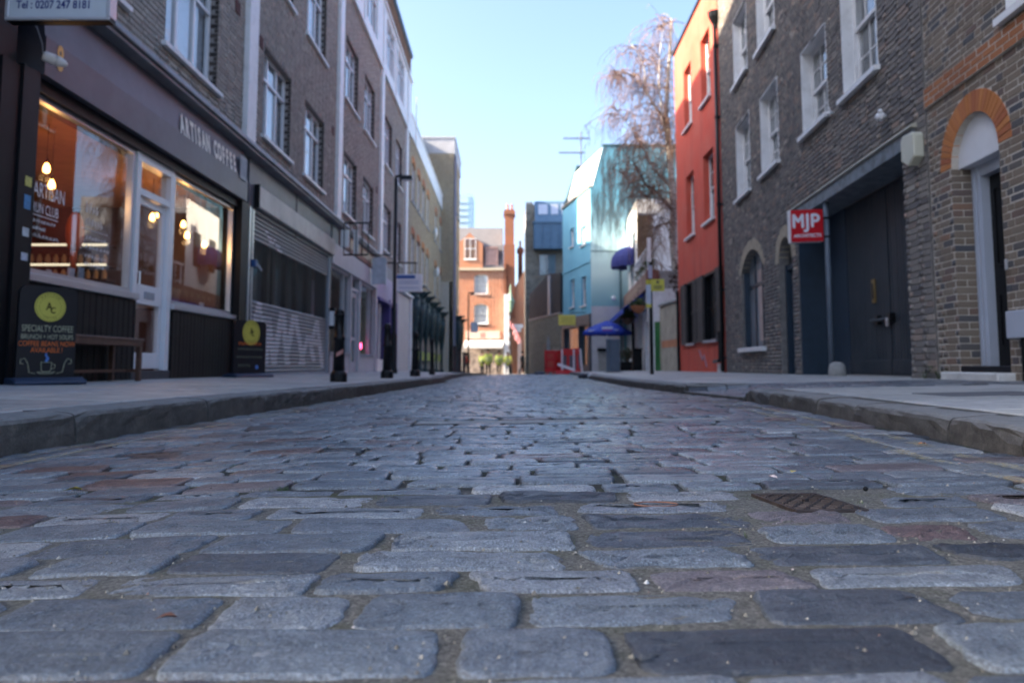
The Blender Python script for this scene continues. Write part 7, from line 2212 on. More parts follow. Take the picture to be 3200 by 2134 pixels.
mb = MB(); mb.sprism(WFr(), [(55.7, 11.0), (56.6, 12.75), (58, 12.75), (58, 11.0)], 1.72, 4.9); build('zinc_roof', mb, zm, parent=st)
mb = MB()
for q, (a, b) in enumerate(((2.0, 2.7), (2.95, 3.5), (3.75, 4.3))): mb.sprism(WFr(), [(55.98, 11.62), (56.42, 12.48), (56.45, 12.46), (56.01, 11.60)], a, b)
build('roof_light', mb, M['aluminium'], parent=st)
mb = MB(); mb.zprism([(1.00, 56.5), (1.00, 59.9), (1.06, 59.9), (1.06, 56.5)], -.5, 10.7); build('sunlit_edge_strip', mb, M['stone_cream'], parent=st)  # cream strip: sunlight on the end wall put into its colour
# slatted extension on a stone base, running forward to the blue house
eF = Fr(3.1, 48.0, (1.25 - 3.1) / 8.0, 1, 'R')
mb = MB(); mb.box(eF, 0, 8.2, -3, -.05, -.5, 3.6); build('extension_base', mb, M['mortar_light'], parent=st)
fb = MB()
for a, b, c, d, j in brick_list(0, 8.2, -.4, 3.6, [(0.4, 2.0, -.5, 1.5)], seed=52): fb.box(eF, a, b, -.05, j, c, d)
build('extension_brickwork', fb, sb, parent=st, kind='stuff', fix=False)
mb = MB(); mb.prism(eF, [(0, 3.6), (8.2, 3.6), (8.2, 5.5), (3.0, 6.5), (0, 6.2)], -3, -.06); build('extension_body', mb, M['room_dark'], parent=st)
mb = MB()
for q in range(58): 
    s = .05 + q * .14; top = 6.45 - (s - 3.0) * .19 if s > 3 else 6.2 + s * .09
    mb.box(eF, s, s + .07, -.06, .0, 3.65, top)
build('slat_screen', mb, paint('dark_grey_slat', (.05, .05, .055), .6, .25), parent=st, kind='stuff')
mb = MB(); mb.sprism(eF, [(-.1, 3.58), (.05, 3.58), (.05, 3.66), (-.1, 3.66)], 0, 8.2); mb.box(eF, 2.2, 2.7, -.0, .08, 3.66, 6.3); build('slat_trim', mb, M['grey_metal'], parent=st)
mb = MB(); mb.box(eF, .4, 2.0, -.2, -.1, -.4, 1.5); build('extension_door', mb, M['black_paint'], parent=st)
mb = MB(); mb.prism(eF, [(3.2, .0), (3.9, .2), (4.2, 1.6), (3.6, 1.9), (3.3, 1.1)], .0, .012); build('mural', mb, paint('faded_mural', (.28, .20, .16), .8, .35, 3, 0), parent=st)
mb = MB(); mb.prism(eF, [(2.4, .9), (3.2, 1.0), (3.2, 1.9), (2.8, 2.3), (2.5, 1.8)], .0, .012); build('mural', mb, paint('pale_blue_mural', (.26, .31, .36), .8, .3, 3, 0), parent=st)
# ================================================================== STREET END
EY = 75.0
end = thing('red_brick_house', 'tall red brick house with white windows and a slate mansard closing the street', 'house', (-2.6, EY, -.6))
EO = [(-3.78, -2.42, 7.46, 9.35, .2), (-3.77, -2.41, 4.1, 6.37, .2), (-7.2, -5.8, 7.46, 9.35, .2), (-7.2, -5.8, 4.1, 6.37, .2)]
class EFr:
    sg = -1; d = (1, 0); n = (0, -1); p = (0, EY); rot = 0
    def pt(self, s, o, z): return (s, EY - o, z)
EF = EFr()
mb = wall_mb(EF, -9, -.85, -.7, 9.95, EO, o=-.01, reveal=.2); ew = build('wall', mb, M['mortar_mid'], parent=end, fix=False)
lay_bricks(EF, brick_list(-9, -.85, 2.5, 9.75, EO, seed=61), M['brick_red'], ew, singles=0)
mb = MB(); mb.box(W, -9, -.86, EY + .4, EY + 9, -.7, 9.9); build('body', mb, M['brick_red'], parent=end)
mb = MB(); mb.box(EF, -9, -.8, -.1, .22, 9.75, 9.98); build('cornice', mb, M['stone_cream'], parent=end)
mb = MB(); mb.sprism(W, [(EY + .1, 9.95), (EY + 1.1, 12.4), (EY + 4.5, 14.9), (EY + 8, 10)], -9, -.95); build('roof', mb, M['roof_slate'], parent=end)
mb = MB(); mb.prism(EF, [(-5.6, 9.98), (-2.95, 9.98), (-2.95, 12.5), (-3.6, 12.9), (-4.28, 13.6), (-4.95, 12.9), (-5.6, 12.5)], -2.5, -.02); build('dormer', mb, M['brick_red'], parent=end)
place('endd', casement(1.15, 2.1, (0, .5, 1), .5, rec=-.02, sill=True), end, EF, -4.78, 10.9)
for (a, b, c, d, r) in EO: place('endw', sash(1.36, 1.95, 2, 2, rec=.1, sill='white_paint', reveal=False, backing='curtain'), end, EF, a, d - 1.95)
mb = MB(); mb.box(EF, -2.62, -1.5, -.7, -.25, 10.2, 12.05); mb.box(EF, -2.7, -2.62, -.8, -.2, 10.1, 12.2); mb.box(EF, -1.5, -1.42, -.8, -.2, 10.1, 12.2); mb.box(EF, -2.7, -1.42, -.8, -.15, 12.05, 12.2); build('roof_window', mb, paint('pinkish_louvre', (.30, .20, .19), .7, .2), parent=end)
mb = MB(); mb.box(EF, -4.62, -1.2, -.1, .22, 2.88, 3.68); build('shop_fascia', mb, paint('pale_pink_fascia', (.60, .44, .36), .6, .1, 2, 0), parent=end)
mb = MB(); mb.box(EF, -3.15, -2.65, .22, .23, 3.0, 3.5); build('shop_emblem', mb, paint('dull_red_emblem', (.4, .2, .17), .6, .2), parent=end)
mb = MB(); mb.sprism(W, [(EY - .15, 2.72), (EY - 1.25, 2.2), (EY - 1.25, 1.95), (EY - 1.2, 1.95), (EY - 1.2, 2.15), (EY - .1, 2.66)], -4.7, -.9); build('awning', mb, M['white_paint'], parent=end)
mb = MB(); mb.box(EF, -4.6, -1.0, -.08, .0, -.6, 2.7); build('shop_window', mb, paint('busy_shop_window', (.26, .21, .18), .5, .8, 2.2, 0), parent=end)
def chimney(parent, x0, x1, y0, y1, z0, z1, pots):
    m1 = MB(); m1.box(W, x0, x1, y0, y1, z0, z1 - .5); m1.box(W, x0 - .12, x1 + .12, y0 - .12, y1 + .12, z1 - .5, z1 - .15); m1.box(W, x0 - .04, x1 + .04, y0 - .04, y1 + .04, z1 - .15, z1)
    build('chimney', m1, M['brick_chimney'], parent=parent)
    for x in pots:
        m1 = MB(); m1.lathe((x, (y0 + y1) / 2, z1), [(.15, 0), (.13, .1), (.11, .6), (.14, .65), (.13, .75)], 10); build('chimney_pot', m1, M['terracotta'], parent=parent)
chimney(end, -.75, .22, EY + 1.2, EY + 3.2, 9, 16.2, (-.45, .0))
mb = MB(); mb.box(W, -.85, .3, EY + .2, EY + 4, 5, 12.4); mb.box(W, -.85, -.60, EY + .0, EY + 1.2, 5, 10.5); build('chimney_breast', mb, M['brick_chimney'], parent=end)
nb = thing('red_brick_gabled_house', 'smaller red brick gabled house with white stone quoins right of the tall one', 'house', (.6, 76, -.6))
mb = MB(); mb.box(W, -.8, -.32, EY - .5, EY + .3, -.6, 7.3); build('quoin_pier', mb, M['white_paint'], parent=nb)
mb = MB()
for q in range(9): mb.box(W, -.36, -.16, EY - .45, EY + .3, -.3 + q * .85, .1 + q * .85)
build('quoin', mb, M['white_paint'], parent=nb)
mb = MB(); mb.v += [(-.34, 75.4, -.6), (4, 75.4, -.6), (4, 75.4, 13), (1.3, 75.4, 9.9), (-.34, 75.4, 7.0), (-.34, 84, -.6), (4, 84, -.6), (4, 84, 13), (1.3, 84, 9.9), (-.34, 84, 7.0)]
mb.f += [(0, 1, 2, 3, 4), (9, 8, 7, 6, 5), (0, 5, 6, 1), (1, 6, 7, 2), (2, 7, 8, 3), (3, 8, 9, 4), (4, 9, 5, 0)]; mb.m += [0] * 7
build('wall', mb, M['brick_red'], parent=nb)
mb = MB(); mb.box(W, -.1, 1.1, 75.25, 75.4, 4.0, 4.35); mb.box(W, .1, .9, 75.3, 75.4, 3.6, 4.0); build('white_panel', mb, M['white_paint'], parent=nb)
mb = MB(); mb.box(W, .55, .95, 75.0, 75.4, -.6, 2.8); build('pale_pier', mb, paint('pinkish_pier', (.5, .38, .33), .7, .1), parent=nb)
chimney(nb, .62, 1.1, 77, 78, 9, 12.4, (.85,))
lp = thing('ornate_lamp', 'green copper topped ornate street lamp in front of the red brick houses', 'street lamp', (-.14, 71, -.5))
mb = MB(); mb.lathe((-.14, 71, -.55), [(.18, 0), (.16, .6), (.07, .8), (.06, 5.6), (.16, 5.75), (.05, 5.9)], 10); build('column', mb, M['black_iron'], parent=lp)
gm_ = paint('verdigris', (.16, .26, .20), .6, .2)
mb = MB(); mb.lathe((-.14, 71, 5.3), [(.10, 0), (.28, .5), (.34, .9), (.42, 1.0), (.2, 1.4), (.1, 1.9), (.04, 2.6)], 8); build('lantern', mb, gm_, parent=lp)
# greenery and pink bunting climbing the pier
vn = thing('pink_bunting', 'pink and green garland hanging by the white pier of the gabled house', 'bunting', (.1, 74, 3))
mb = MB()
for q in range(90):
    t_ = q / 90; x = -.3 + t_ * 1.0 + rr.gauss(0, .08); z = 4.6 - t_ * 1.9 + rr.gauss(0, .15)
    mb.face([(x, 74.2, z), (x + .16, 74.1, z + .03), (x + .08, 74.15, z - .2)])
build('flag', mb, paint('pink_cloth', (.55, .22, .25), .8, .4, 3, 0), parent=vn, kind='stuff', fix=False)
# far glass tower
tw = thing('glass_tower', 'distant blue glass office tower behind the roofs', 'tower', (-17, 300, -2))
mb = MB(); mb.box(W, -22, -15.85, 298, 312, -2, 68.5); build('tower_shaft', mb, paint('hazy_glass', (.34, .46, .56), .3, .15, .05, 0), parent=tw)
mb = MB(); mb.box(W, -17.7, -15.8, 297.8, 298, 15, 67.5)
for q in range(26): mb.box(W, -22, -15.8, 297.75, 298, q * 2.6, q * 2.6 + .25)
build('facade_grid', mb, paint('hazy_blue_band', (.20, .33, .47), .4, .1, .05, 0), parent=tw)
# low houses closing the views to either side, off the street
cr = thing('cross_street_terrace', 'plain brick terrace across the far street', 'building', (-20, 80, -1))
mb = MB(); mb.box(W, -30, -9.1, EY, EY + 9, -1.2, 10); build('wall', mb, M['brick_red'], parent=cr)
cr2 = thing('far_right_terrace', 'plain brick terrace behind the gabled house', 'building', (12, 80, -1))
mb = MB(); mb.box(W, 4.1, 25, EY + 2, EY + 10, -1.2, 9); build('wall', mb, M['brick_yellow'], parent=cr2)

# ================================================================== barriers, cabinet, sign pole
rb = paint('red_plastic', (.50, .015, .02), .4, .15, 3, .02); rw = paint('white_reflective', (.72, .72, .76), .35, .05, bmp=0); rg = paint('orange_reflective', (.45, .06, .04), .4, .2, 8, 0)
def barrier(lb, x, y, rz, tilt=0, solid=False, w=1.0):
    t_ = thing('street_barrier', lb, 'barrier', (0, 0, 0), 'red plastic street barriers')
    m1 = MB()
    z0, z1 = .0, 1.0
    m1.box(W, -w / 2, w / 2, -.02, .02, .92, 1.0); m1.box(W, -w / 2, -w / 2 + .07, -.02, .02, .1, .92); m1.box(W, w / 2 - .07, w / 2, -.02, .02, .1, .92); m1.box(W, -w / 2 + .07, w / 2 - .07, -.02, .02, .1, .17)
    m1.box(W, -w / 2 + .07, w / 2 - .07, -.02, .02, .70, .74)
    if solid: m1.box(W, -w / 2 + .07, w / 2 - .07, -.012, .012, .17, .92)
    build('frame', m1, rb, parent=t_, bevel=.008)
    if not solid:
        m1 = MB()
        for q in range(3): m1.box(W, -w / 2 + .12 + q * .2, -w / 2 + .17 + q * .2, -.015, .015, .17, .70)
        build('bars', m1, rw, parent=t_)
        m1 = MB(); m1.box(W, -w / 2 + .07, w / 2 - .07, -.012, .012, .745, .915); build('reflective_board', m1, rg, parent=t_)
    else:
        m1 = MB(); m1.box(W, -w / 2 + .12, w / 2 - .12, -.016, -.012, .3, .55); m1.box(W, -w / 2 + .12, w / 2 - .12, -.016, -.012, .66, .86); build('reflective_board', m1, rg, parent=t_)
    m1 = MB()
    for s in (-1, 1): m1.box(W, s * (w / 2 - .12) - .03, s * (w / 2 - .12) + .03, -.22, .22, .0, .10)
    build('foot', m1, rb, parent=t_, bevel=.01)
    t_.location = (x, y, road_z(x, y)); t_.rotation_euler = (tilt, 0, rz)
    return t_
BY = 31.5
barrier('solid red barrier panel at the left end of the barrier group', 1.60, BY + .05, R_(4), 0, True, .48)
barrier('second solid red panel, darker and turned aside, beside the openings', 1.98, BY + .2, R_(-24), 0, True, .36)
def end_frame(lb, x, y, rz, w, h, side_m, rail_m, hole, tilt=0):
    t_ = thing('barrier_panel', lb, 'barrier', (0, 0, 0))
    q = .07
    m1 = MB(); m1.box(W, -w / 2, -w / 2 + q, -.02, .02, 0, h); m1.box(W, w / 2 - q, w / 2, -.02, .02, 0, h); build('post', m1, side_m, parent=t_, bevel=.008)
    m1 = MB(); m1.box(W, -w / 2 + q, w / 2 - q, -.026, .026, h - .24, h + .03); m1.box(W, -w / 2 + q, w / 2 - q, -.026, .026, .02, q + .14); m1.box(W, -.05, .05, -.024, .024, q + .12, h - .24); build('rail', m1, rail_m, parent=t_, bevel=.008)
    m1 = MB(); m1.box(W, -w / 2 + q, -.03, -.006, .006, q + .12, h - .24); build('infill', m1, hole, parent=t_)
    m1 = MB(); m1.box(W, .03, w / 2 - q, -.006, .006, q + .12, h - .24); build('infill', m1, hole, parent=t_)
    t_.location = (x, y, road_z(x, y) + .01); t_.rotation_euler = (0, tilt, rz); return t_
gi = paint('grey_infill', (.10, .10, .13), .6, .25, 3, 0)
end_frame('red railed barrier panel with a white post and grey infill, middle of the group', 2.33, BY - .08, R_(2), .56, 1.02, rw, rb, gi)
end_frame('white posted barrier panel with grey infill leaning at the right end of the group', 2.76, BY - .02, R_(-6), .40, 1.04, rw, rb, gi, R_(-4))
fl = thing('fallen_barrier', 'red and white barrier lying flat at the foot of the group', 'barrier', (2.2, BY - .5, road_z(2.2, BY - .5)))
z = road_z(2.2, BY - .5)
mb = MB(); mb.sprism(WFr(), [(BY - .75, z + .02), (BY - .70, z + .02), (BY - .2, z + .12), (BY - .25, z + .16)], 1.80, 2.75); build('frame', mb, rb, parent=fl, bevel=.01)
mb = MB(); mb.v += [(1.85, BY - .78, z + .36), (2.55, BY - .82, z + .12), (2.58, BY - .80, z + .22), (1.88, BY - .76, z + .47), (1.85, BY - .75, z + .36), (2.55, BY - .79, z + .12), (2.58, BY - .77, z + .22), (1.88, BY - .73, z + .47)]
mb.f += [(0, 1, 2, 3), (7, 6, 5, 4), (0, 4, 5, 1), (1, 5, 6, 2), (2, 6, 7, 3), (3, 7, 4, 0)]; mb.m += [0] * 6
build('reflective_board', mb, rw, parent=fl)

cx, cy = 3.14, 23.5; cz = pr(cx, cy)
cb = thing('utility_cabinet', 'grey-blue steel utility cabinet at the pavement edge before the parasol', 'cabinet', (cx, cy, cz))
gm2 = paint('cabinet_grey_blue', (.10, .15, .20), .45, .1, 3, .03)
class RotF:
    def __init__(s, x, y, a): s.x, s.y, s.c, s.s_ = x, y, math.cos(a), math.sin(a)
    def pt(s, a, o, z): return (s.x + s.c * a - s.s_ * o, s.y + s.s_ * a + s.c * o, z)
cf_ = RotF(cx, cy, R_(14))
mb = MB(); mb.box(cf_, -.15, .17, -.18, .18, cz, cz + 1.02); build('body', mb, gm2, parent=cb, bevel=.01)
mb = MB(); mb.box(cf_, -.165, .185, -.195, .195, cz + 1.02, cz + 1.06); build('lid', mb, M['grey_metal'], parent=cb, bevel=.01)
mb = MB(); mb.box(cf_, -.12, .14, -.19, -.181, cz + .06, cz + .98); build('door', mb, gm2, parent=cb, bevel=.006)
mb = MB(); mb.box(cf_, -.20, .22, -.23, .23, cz - .05, cz + .03); build('plinth', mb, M['concrete'], parent=cb)

qx, qy = 3.15, 17.0; qz = pr(qx, qy)
sp = thing('sign_pole', 'slim black pole carrying a yellow parking notice on the right pavement', 'sign pole', (qx, qy, qz))
mb = MB(); mb.tube([(qx, qy, qz - .05), (qx, qy, 2.62)], .042, 10); mb.tube([(qx, qy, 2.62), (qx, qy, 2.64)], .046, 10); build('pole', mb, M['black_iron'], parent=sp, smooth=True)
yl = paint('yellow_plate', (.62, .56, .08), .45, .05, 3, 0)
mb = MB(); mb.box(W, qx + .01, qx + .30, qy - .065, qy - .055, 1.97, 2.24); build('plate', mb, yl, parent=sp)
mb = MB(); mb.v += [(qx + .005, qy - .06, 1.97), (qx - .10, qy + .04, 1.97), (qx - .10, qy + .04, 2.24), (qx + .005, qy - .06, 2.24), (qx + .010, qy - .05, 1.97), (qx - .095, qy + .05, 1.97), (qx - .095, qy + .05, 2.24), (qx + .010, qy - .05, 2.24)]
mb.f += [(0, 1, 2, 3), (7, 6, 5, 4), (0, 4, 5, 1), (1, 5, 6, 2), (2, 6, 7, 3), (3, 7, 4, 0)]; mb.m += [0] * 6; build('plate', mb, yl, parent=sp)
mb = MB(); mb.box(W, qx + .12, qx + .18, qy - .068, qy - .0652, 2.14, 2.21)
for zz in (2.09, 2.06, 2.03): mb.box(W, qx + .06, qx + .25, qy - .068, qy - .0652, zz - .008, zz + .008)
build('print', mb, paint('plate_print', (.12, .10, .06), .5, .1, bmp=0), parent=sp)
mb = MB(); mb.box(W, qx - .115, qx + .0, qy - .05, qy - .045, 1.66, 2.12); build('notice', mb, paint('pale_blue_notice', (.50, .55, .66), .5, .1, 6, 0), parent=sp)
mb = MB(); mb.box(W, qx - .115, qx + .0, qy - .052, qy - .0505, 1.60, 1.68); build('notice_foot', mb, yl, parent=sp)
mb = MB(); mb.box(W, qx - .06, qx + .03, qy - .055, qy - .045, 2.26, 2.56); build('upper_notice', mb, paint('lilac_notice', (.40, .38, .48), .5, .1, 6, 0), parent=sp)

for nm, lb, x, y, w_, c, cat in (('rubbish_bag', 'crumpled dark bag with a white scrap in the right hand gutter', 1.86, 19.0, .22, (.03, .04, .06), 'bag'), ('dropped_cloth', 'dark blue cloth lying on the road before the barriers', 1.05, 31.0, .2, (.03, .045, .09), 'cloth')):
    m1 = MB(); z = road_z(x, y)
    for k in range(5): m1.ball((x + rr.gauss(0, w_ * .5), y + rr.gauss(0, .08), z + .05), w_ * rr.uniform(.3, .6), .1, rr.uniform(.05, .09), 8, 5)
    o = build(nm, m1, paint(nm + '_skin', c, .5, .4, 10, .2), loc=(x, y, z)); tag(o, lb, cat)
mb = MB(); z = road_z(1.95, 18.8); mb.ball((1.95, 18.8, z + .06), .07, .06, .06, 8, 5); tag(build('paper_cup', mb, M['white_paint'], loc=(1.95, 18.8, z)), 'white scrap beside the dark bag in the gutter', 'litter')

# ================================================================== people at the far end
def skin_mesh(name, verts, edges, radii, mat, parent, sub=1):
    me = bpy.data.meshes.new(name)
    me.from_pydata([tuple(v) for v in verts], edges, []); me.update()
    o = bpy.data.objects.new(name, me); COL.objects.link(o)
    o.modifiers.new('skin', 'SKIN')
    for i, sv in enumerate(me.skin_vertices[0].data):
        r = radii[i]; sv.radius = (r, r) if not hasattr(r, '__len__') else r
    me.skin_vertices[0].data[0].use_root = True
    s = o.modifiers.new('sub', 'SUBSURF'); s.levels = sub; s.render_levels = sub
    dg = bpy.context.evaluated_depsgraph_get()
    m2 = bpy.data.meshes.new_from_object(o.evaluated_get(dg))
    bpy.data.objects.remove(o); bpy.data.meshes.remove(me)
    m2.materials.clear(); m2.materials.append(mat)
    m2.polygons.foreach_set('use_smooth', [True] * len(m2.polygons))
    ob = bpy.data.objects.new(name, m2); COL.objects.link(ob); ob.parent = parent
    return ob
skn = paint('skin', (.42, .24, .17), .6, .1, 3, 0); hiv = paint('hi_vis_cloth', (.80, .92, .20), .7, .1, 3, .05); navy = paint('navy_trousers', (.012, .014, .022), .7, .2); blk = M['black_paint']
rfl = paint('reflective_band', (.62, .66, .62), .4, .05, bmp=0); red_c = paint('red_jacket', (.42, .05, .03), .7, .15); drk = paint('dark_coat', (.015, .016, .022), .7, .2); hair = paint('dark_hair', (.02, .014, .01), .7, .2)
def person(x, y, h, face, lb, top, legs, hat, bulky=1.0, stride=0.0, arms=0.0, group=None):
    """A standing or walking figure; face: heading of the front, stride: half step length."""
    z = road_z(x, y)
    p_ = thing('person', lb, 'person', (x, y, z), group)
    k = h / 1.75
    V = lambda *q: (q[0] * k, q[1] * k, q[2] * k)
    s = stride
    # body: legs, trunk, neck, head, arms with hands in one skin
    v = [V(0, 0, .95), V(0, .0, 1.15), V(0, 0, 1.38), V(0, 0, 1.49), V(0, -.01, 1.57), V(0, -.015, 1.66), V(0, -.01, 1.73),
         V(.10, 0, .90), V(.11, -s * .5, .50), V(.11, -s + .02, .09), V(.12, -s - .15, .03),
         V(-.10, 0, .90), V(-.11, s * .5, .50), V(-.11, s + .02, .09), V(-.12, s - .15, .03),
         V(.19, 0, 1.41), V(.25, .02 + arms * .1, 1.14), V(.24, -.06 - arms * .15, .90), V(.235, -.09 - arms * .2, .80),
         V(-.19, 0, 1.41), V(-.25, .02 - arms * .1, 1.14), V(-.24, -.06 + arms * .15, .90), V(-.235, -.09 + arms * .2, .80)]
    e = [(0, 1), (1, 2), (2, 3), (3, 4), (4, 5), (5, 6), (0, 7), (7, 8), (8, 9), (9, 10), (0, 11), (11, 12), (12, 13), (13, 14), (2, 15), (15, 16), (16, 17), (17, 18), (2, 19), (19, 20), (20, 21), (21, 22)]
    r = [.13, .12, .13, .055, .075, .095, .06, .085, .06, .045, .04, .085, .06, .045, .04, .065, .045, .038, .035, .065, .045, .038, .035]
    body = skin_mesh('body', v, e, [q * k for q in r], skn, p_)
    tv = [v[0], v[7], v[8], (v[9][0], v[9][1], v[9][2] - .0), v[11], v[12], v[13]]
    skin_mesh('trousers', tv, [(0, 1), (1, 2), (2, 3), (0, 4), (4, 5), (5, 6)], [.15 * k, .10 * k, .078 * k, .066 * k, .10 * k, .078 * k, .066 * k], legs, p_)
    jv = [V(0, 0, .66 if top is hiv else .88), V(0, 0, 1.05), V(0, 0, 1.40), v[15], v[16], v[17], v[19], v[20], v[21]]
    b = bulky
    jk = skin_mesh('jacket', jv, [(0, 1), (1, 2), (2, 3), (3, 4), (4, 5), (2, 6), (6, 7), (7, 8)], [(.19 if top is hiv else .185) * k * b, .19 * k * b, .185 * k * b, .095 * k * b, .078 * k * b, .06 * k * b, .095 * k * b, .078 * k * b, .06 * k * b], top, p_)
    m1 = MB()
    for sx, f in ((1, 9), (-1, 13)):
        c = v[f]; m1.ball((c[0], c[1] - .07 * k, .045 * k), .05 * k, .13 * k, .05 * k, 10, 5)
    o = build('shoes', m1, blk); o.parent = p_
    m1 = MB(); hd = v[5]
    if hat == 'cap': m1.lathe((hd[0], hd[1], hd[2] + .02 * k), [(.105 * k, 0), (.135 * k, .02), (.14 * k, .06), (.12 * k, .09), (.02, .10)], 12); m1.ball((hd[0], hd[1] - .10 * k, hd[2] + .02 * k), .08 * k, .07 * k, .012, 8, 4)
    elif hat == 'helmet': m1.lathe((hd[0], hd[1], hd[2] + .0), [(.15 * k, 0), (.125 * k, .03), (.115 * k, .10), (.08 * k, .17), (.02, .20)], 12)
    else: m1.ball((hd[0], hd[1] + .015 * k, hd[2] + .03 * k), .108 * k, .115 * k, .10 * k, 10, 6)
    o = build('hat' if hat else 'hair', m1, blk if hat else hair, smooth=True); o.parent = p_
    # face: eyes, nose, mouth, ears
    m1 = MB(); m1.ball((hd[0], hd[1] - .10 * k, hd[2] - .035 * k), .014 * k, .02 * k, .022 * k, 6, 4); m1.ball((hd[0] + .095 * k, hd[1], hd[2] - .03 * k), .012 * k, .02 * k, .03 * k, 6, 4); m1.ball((hd[0] - .095 * k, hd[1], hd[2] - .03 * k), .012 * k, .02 * k, .03 * k, 6, 4)
    o = build('nose_and_ears', m1, skn); o.parent = p_
    if top is hiv:
        m1 = MB()
        for zz in (1.0, 1.17):
            m1.lathe((0, 0, zz * k), [(.205 * k * b, 0), (.205 * k * b, .05 * k)], 14)
        o = build('reflective_band', m1, rfl); o.parent = p_
    p_.rotation_euler = (0, 0, face)
    return p_
GP_ = 'police officers in yellow jackets at the end of the street'
person(-2.36, 59.6, 1.84, R_(150), 'leftmost of the four officers in yellow jackets, standing half turned', hiv, navy, 'cap', .95, .05, group=GP_)
person(-1.86, 59.0, 1.96, R_(185), 'broad officer in a yellow jacket, second from the left, back to the street', hiv, navy, 'cap', 1.22, .04, group=GP_)
person(-1.02, 59.4, 1.80, R_(175), 'bulky officer in a yellow jacket with a wide stance, third from the left', hiv, navy, 'helmet', 1.28, .05, group=GP_)
person(-.33, 59.8, 1.74, R_(190), 'rightmost of the officers in yellow jackets, slightly apart', hiv, navy, 'cap', 1.12, .04, group=GP_)
person(-3.62, 59.5, 1.75, R_(170), 'person in a red top and dark trousers at the far left kerb', red_c, navy, None, 1.0, .03)
person(.80, 58.6, 1.76, R_(100), 'person in dark clothes striding past the pale corner of the stone building', drk, drk, None, 1.0, .26, 1.0)

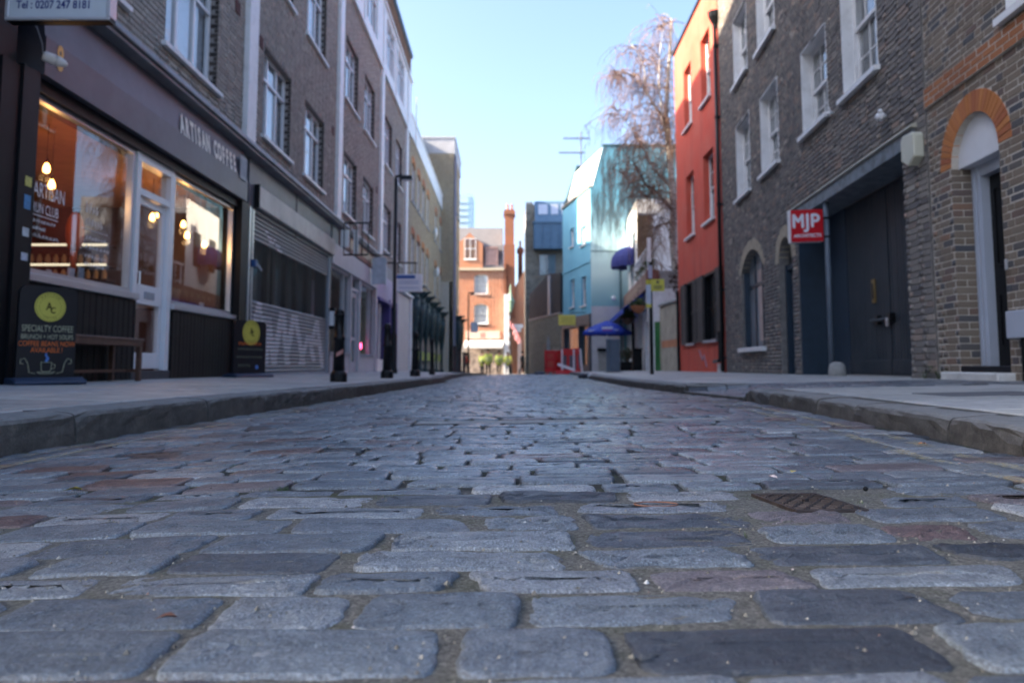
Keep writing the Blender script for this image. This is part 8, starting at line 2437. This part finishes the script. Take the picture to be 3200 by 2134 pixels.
# ================================================================== weeping birch
def birch():
    t_ = thing('birch_tree', 'leafless weeping birch with white bark and drooping twigs above the garden wall', 'tree', (6.9, 30.5, 0))
    m, nt, b = new_mat('birch_bark')
    p = geo_pos(nt); mp = nd(nt, 'ShaderNodeMapping'); mp.inputs['Scale'].default_value = (1, 1, 4); nt.links.new(p, mp.inputs[0])
    nt.links.new(ramp(nt, noise(nt, 2.6, 5, .7, mp.outputs[0]), [(.36, (.06, .05, .045)), (.46, (.50, .46, .40)), (.7, (.66, .62, .56))]), b.inputs['Base Color']); b.inputs['Roughness'].default_value = .8
    mt = MB()
    Y0 = 30.5
    T = [((6.95, Y0, -.1), .20), ((6.75, Y0, 3), .18), ((6.62, Y0, 5.5), .165), ((6.64, Y0, 6.8), .155), ((6.58, Y0, 8.2), .14), ((6.50, Y0 + .1, 9.8), .125), ((6.42, Y0 + .1, 10.5), .115), ((6.52, Y0 + .2, 11.8), .085), ((6.66, Y0 + .2, 13.4), .06), ((6.75, Y0 + .2, 14.9), .03)]
    L1 = [((6.42, Y0 + .1, 10.4), .10), ((5.95, Y0, 11.0), .085), ((5.5, Y0 - .1, 11.75), .07), ((5.56, Y0, 12.5), .05), ((5.35, Y0, 13.2), .03), ((5.0, Y0, 13.7), .015)]
    L8 = [((5.5, Y0 - .1, 11.75), .05), ((5.0, Y0 - .2, 12.3), .035), ((4.5, Y0 - .2, 12.45), .025), ((4.15, Y0 - .2, 12.1), .012)]
    L9 = [((5.55, Y0 + .4, 9.3), .045), ((4.9, Y0 + .3, 10.3), .03), ((4.4, Y0 + .2, 10.9), .02), ((4.05, Y0 + .2, 10.7), .01)]
    L2 = [((6.5, Y0, 9.4), .08), ((6.2, Y0 - .3, 10.4), .06), ((6.05, Y0 - .4, 11.9), .045), ((6.1, Y0 - .5, 13.2), .03), ((6.3, Y0 - .4, 14.4), .015)]
    L3 = [((6.6, Y0, 6.6), .10), ((6.1, Y0 - .5, 7.0), .08), ((5.72, Y0 - .7, 7.35), .07), ((5.35, Y0 - .8, 7.55), .055), ((4.95, Y0 - .9, 8.3), .04), ((4.7, Y0 - 1, 8.6), .02)]
    L4 = [((6.55, Y0, 7.6), .08), ((5.95, Y0 + .3, 8.4), .07), ((5.55, Y0 + .4, 9.3), .055), ((5.3, Y0 + .5, 9.9), .03), ((4.9, Y0 + .4, 10.5), .015)]
    L5 = [((5.72, Y0 - .7, 7.35), .06), ((5.5, Y0 - .6, 7.05), .05), ((5.25, Y0 - .5, 7.2), .045), ((4.95, Y0 - .4, 7.6), .03), ((4.6, Y0 - .4, 7.9), .015)]
    L6 = [((6.5, Y0, 8.9), .07), ((7.3, Y0 - .4, 10.2), .05), ((8.0, Y0 - .5, 11.4), .03), ((8.4, Y0 - .5, 12.6), .015)]
    L7 = [((6.6, Y0, 6.2), .08), ((6.0, Y0 + .2, 6.0), .06), ((5.7, Y0 + .1, 5.2), .05), ((5.75, Y0, 4.4), .03)]
    limbs = [T, L1, L2, L3, L4, L5, L6, L7, L8, L9]
    build('trunk', mt.tube([q[0] for q in T], [q[1] for q in T], 10), m, parent=t_, smooth=True)
    for L in limbs[1:]:
        m1 = MB(); m1.tube([q[0] for q in L], [q[1] * .62 for q in L], 7); build('limb', m1, m if L is not L3 and L is not L5 else paint('dark_bark', (.07, .055, .045), .8, .3), parent=t_, smooth=True)
    tw_ = MB()
    bm2 = MB()
    for L in limbs:
        pts = [Vector(q[0]) for q in L]
        for i in range(1, len(pts)):
            if pts[i].z < 6.5 and L is T: continue
            nb_ = 8 if L is not T else (10 if pts[i].z > 9 else 2)
            for k in range(nb_):
                t = rr.random(); a = pts[i - 1].lerp(pts[i], t)
                d = Vector((rr.gauss(-.25, .8), rr.gauss(-.1, .7), rr.uniform(.0, 1.0))).normalized()
                ln = rr.uniform(.5, 1.5)
                q = [a]
                for s in range(4):
                    d = (d + Vector((rr.gauss(0, .15), rr.gauss(0, .15), -.26))).normalized(); q.append(q[-1] + d * ln / 4)
                bm2.tube(q, [.018, .015, .012, .009, .006], 4, caps=False)
                for w in range(rr.randint(5, 9)):
                    st_ = q[rr.randint(1, 4)] + Vector((rr.gauss(0, .05), rr.gauss(0, .05), 0))
                    d2 = Vector((rr.gauss(0, .5), rr.gauss(0, .5), rr.uniform(-.6, .3))).normalized(); l2 = rr.uniform(.5, 1.6)
                    pp = [st_]
                    for s in range(5):
                        d2 = (d2 * .74 + Vector((rr.gauss(0, .12), rr.gauss(0, .12), -.34))).normalized(); pp.append(pp[-1] + d2 * l2 / 5)
                    tw_.tube(pp, [.008, .0075, .0065, .0055, .005, .004], 3, caps=False)
                    for s in range(2, 6):
                        for _ in range(2):
                            c = pp[s]; e = Vector((rr.gauss(0, 1), rr.gauss(0, 1), rr.gauss(-.6, .6))).normalized() * rr.uniform(.08, .28)
                            n_ = Vector((-e.y, e.x, 0)); n_ = (n_.normalized() if n_.length > 1e-6 else Vector((1, 0, 0))) * .0035
                            tw_.face([c - n_, c + n_, c + e])
    build('branch', bm2, M['twig'], parent=t_, kind='stuff', fix=False)
    build('twigs', tw_, paint('birch_twig', (.24, .145, .10), .8, .3, 2, 0), parent=t_, kind='stuff', fix=False)
birch()
# bare treetop behind the far roofs
ft = thing('bare_tree', 'faint bare treetop showing behind the zinc roof', 'tree', (5.0, 70, 0))
mb = MB(); mb.tube([(5, 70, -.5), (5, 70, 11)], [.25, .12], 8); build('trunk', mb, M['twig'], parent=ft)
mb = MB()
for k in range(160):
    a = Vector((5 + rr.gauss(0, .3), 70 + rr.gauss(0, .3), rr.uniform(9, 12))); d = Vector((rr.gauss(0, 1), rr.gauss(0, 1), rr.uniform(.3, 1.4))).normalized(); q = [a]
    for s in range(4): d = (d + Vector((rr.gauss(0, .3), rr.gauss(0, .3), .1))).normalized(); q.append(q[-1] + d * .55)
    mb.tube(q, [.02, .016, .012, .008, .005], 3, caps=False)
build('crown', mb, M['twig'], parent=ft, kind='stuff', fix=False)
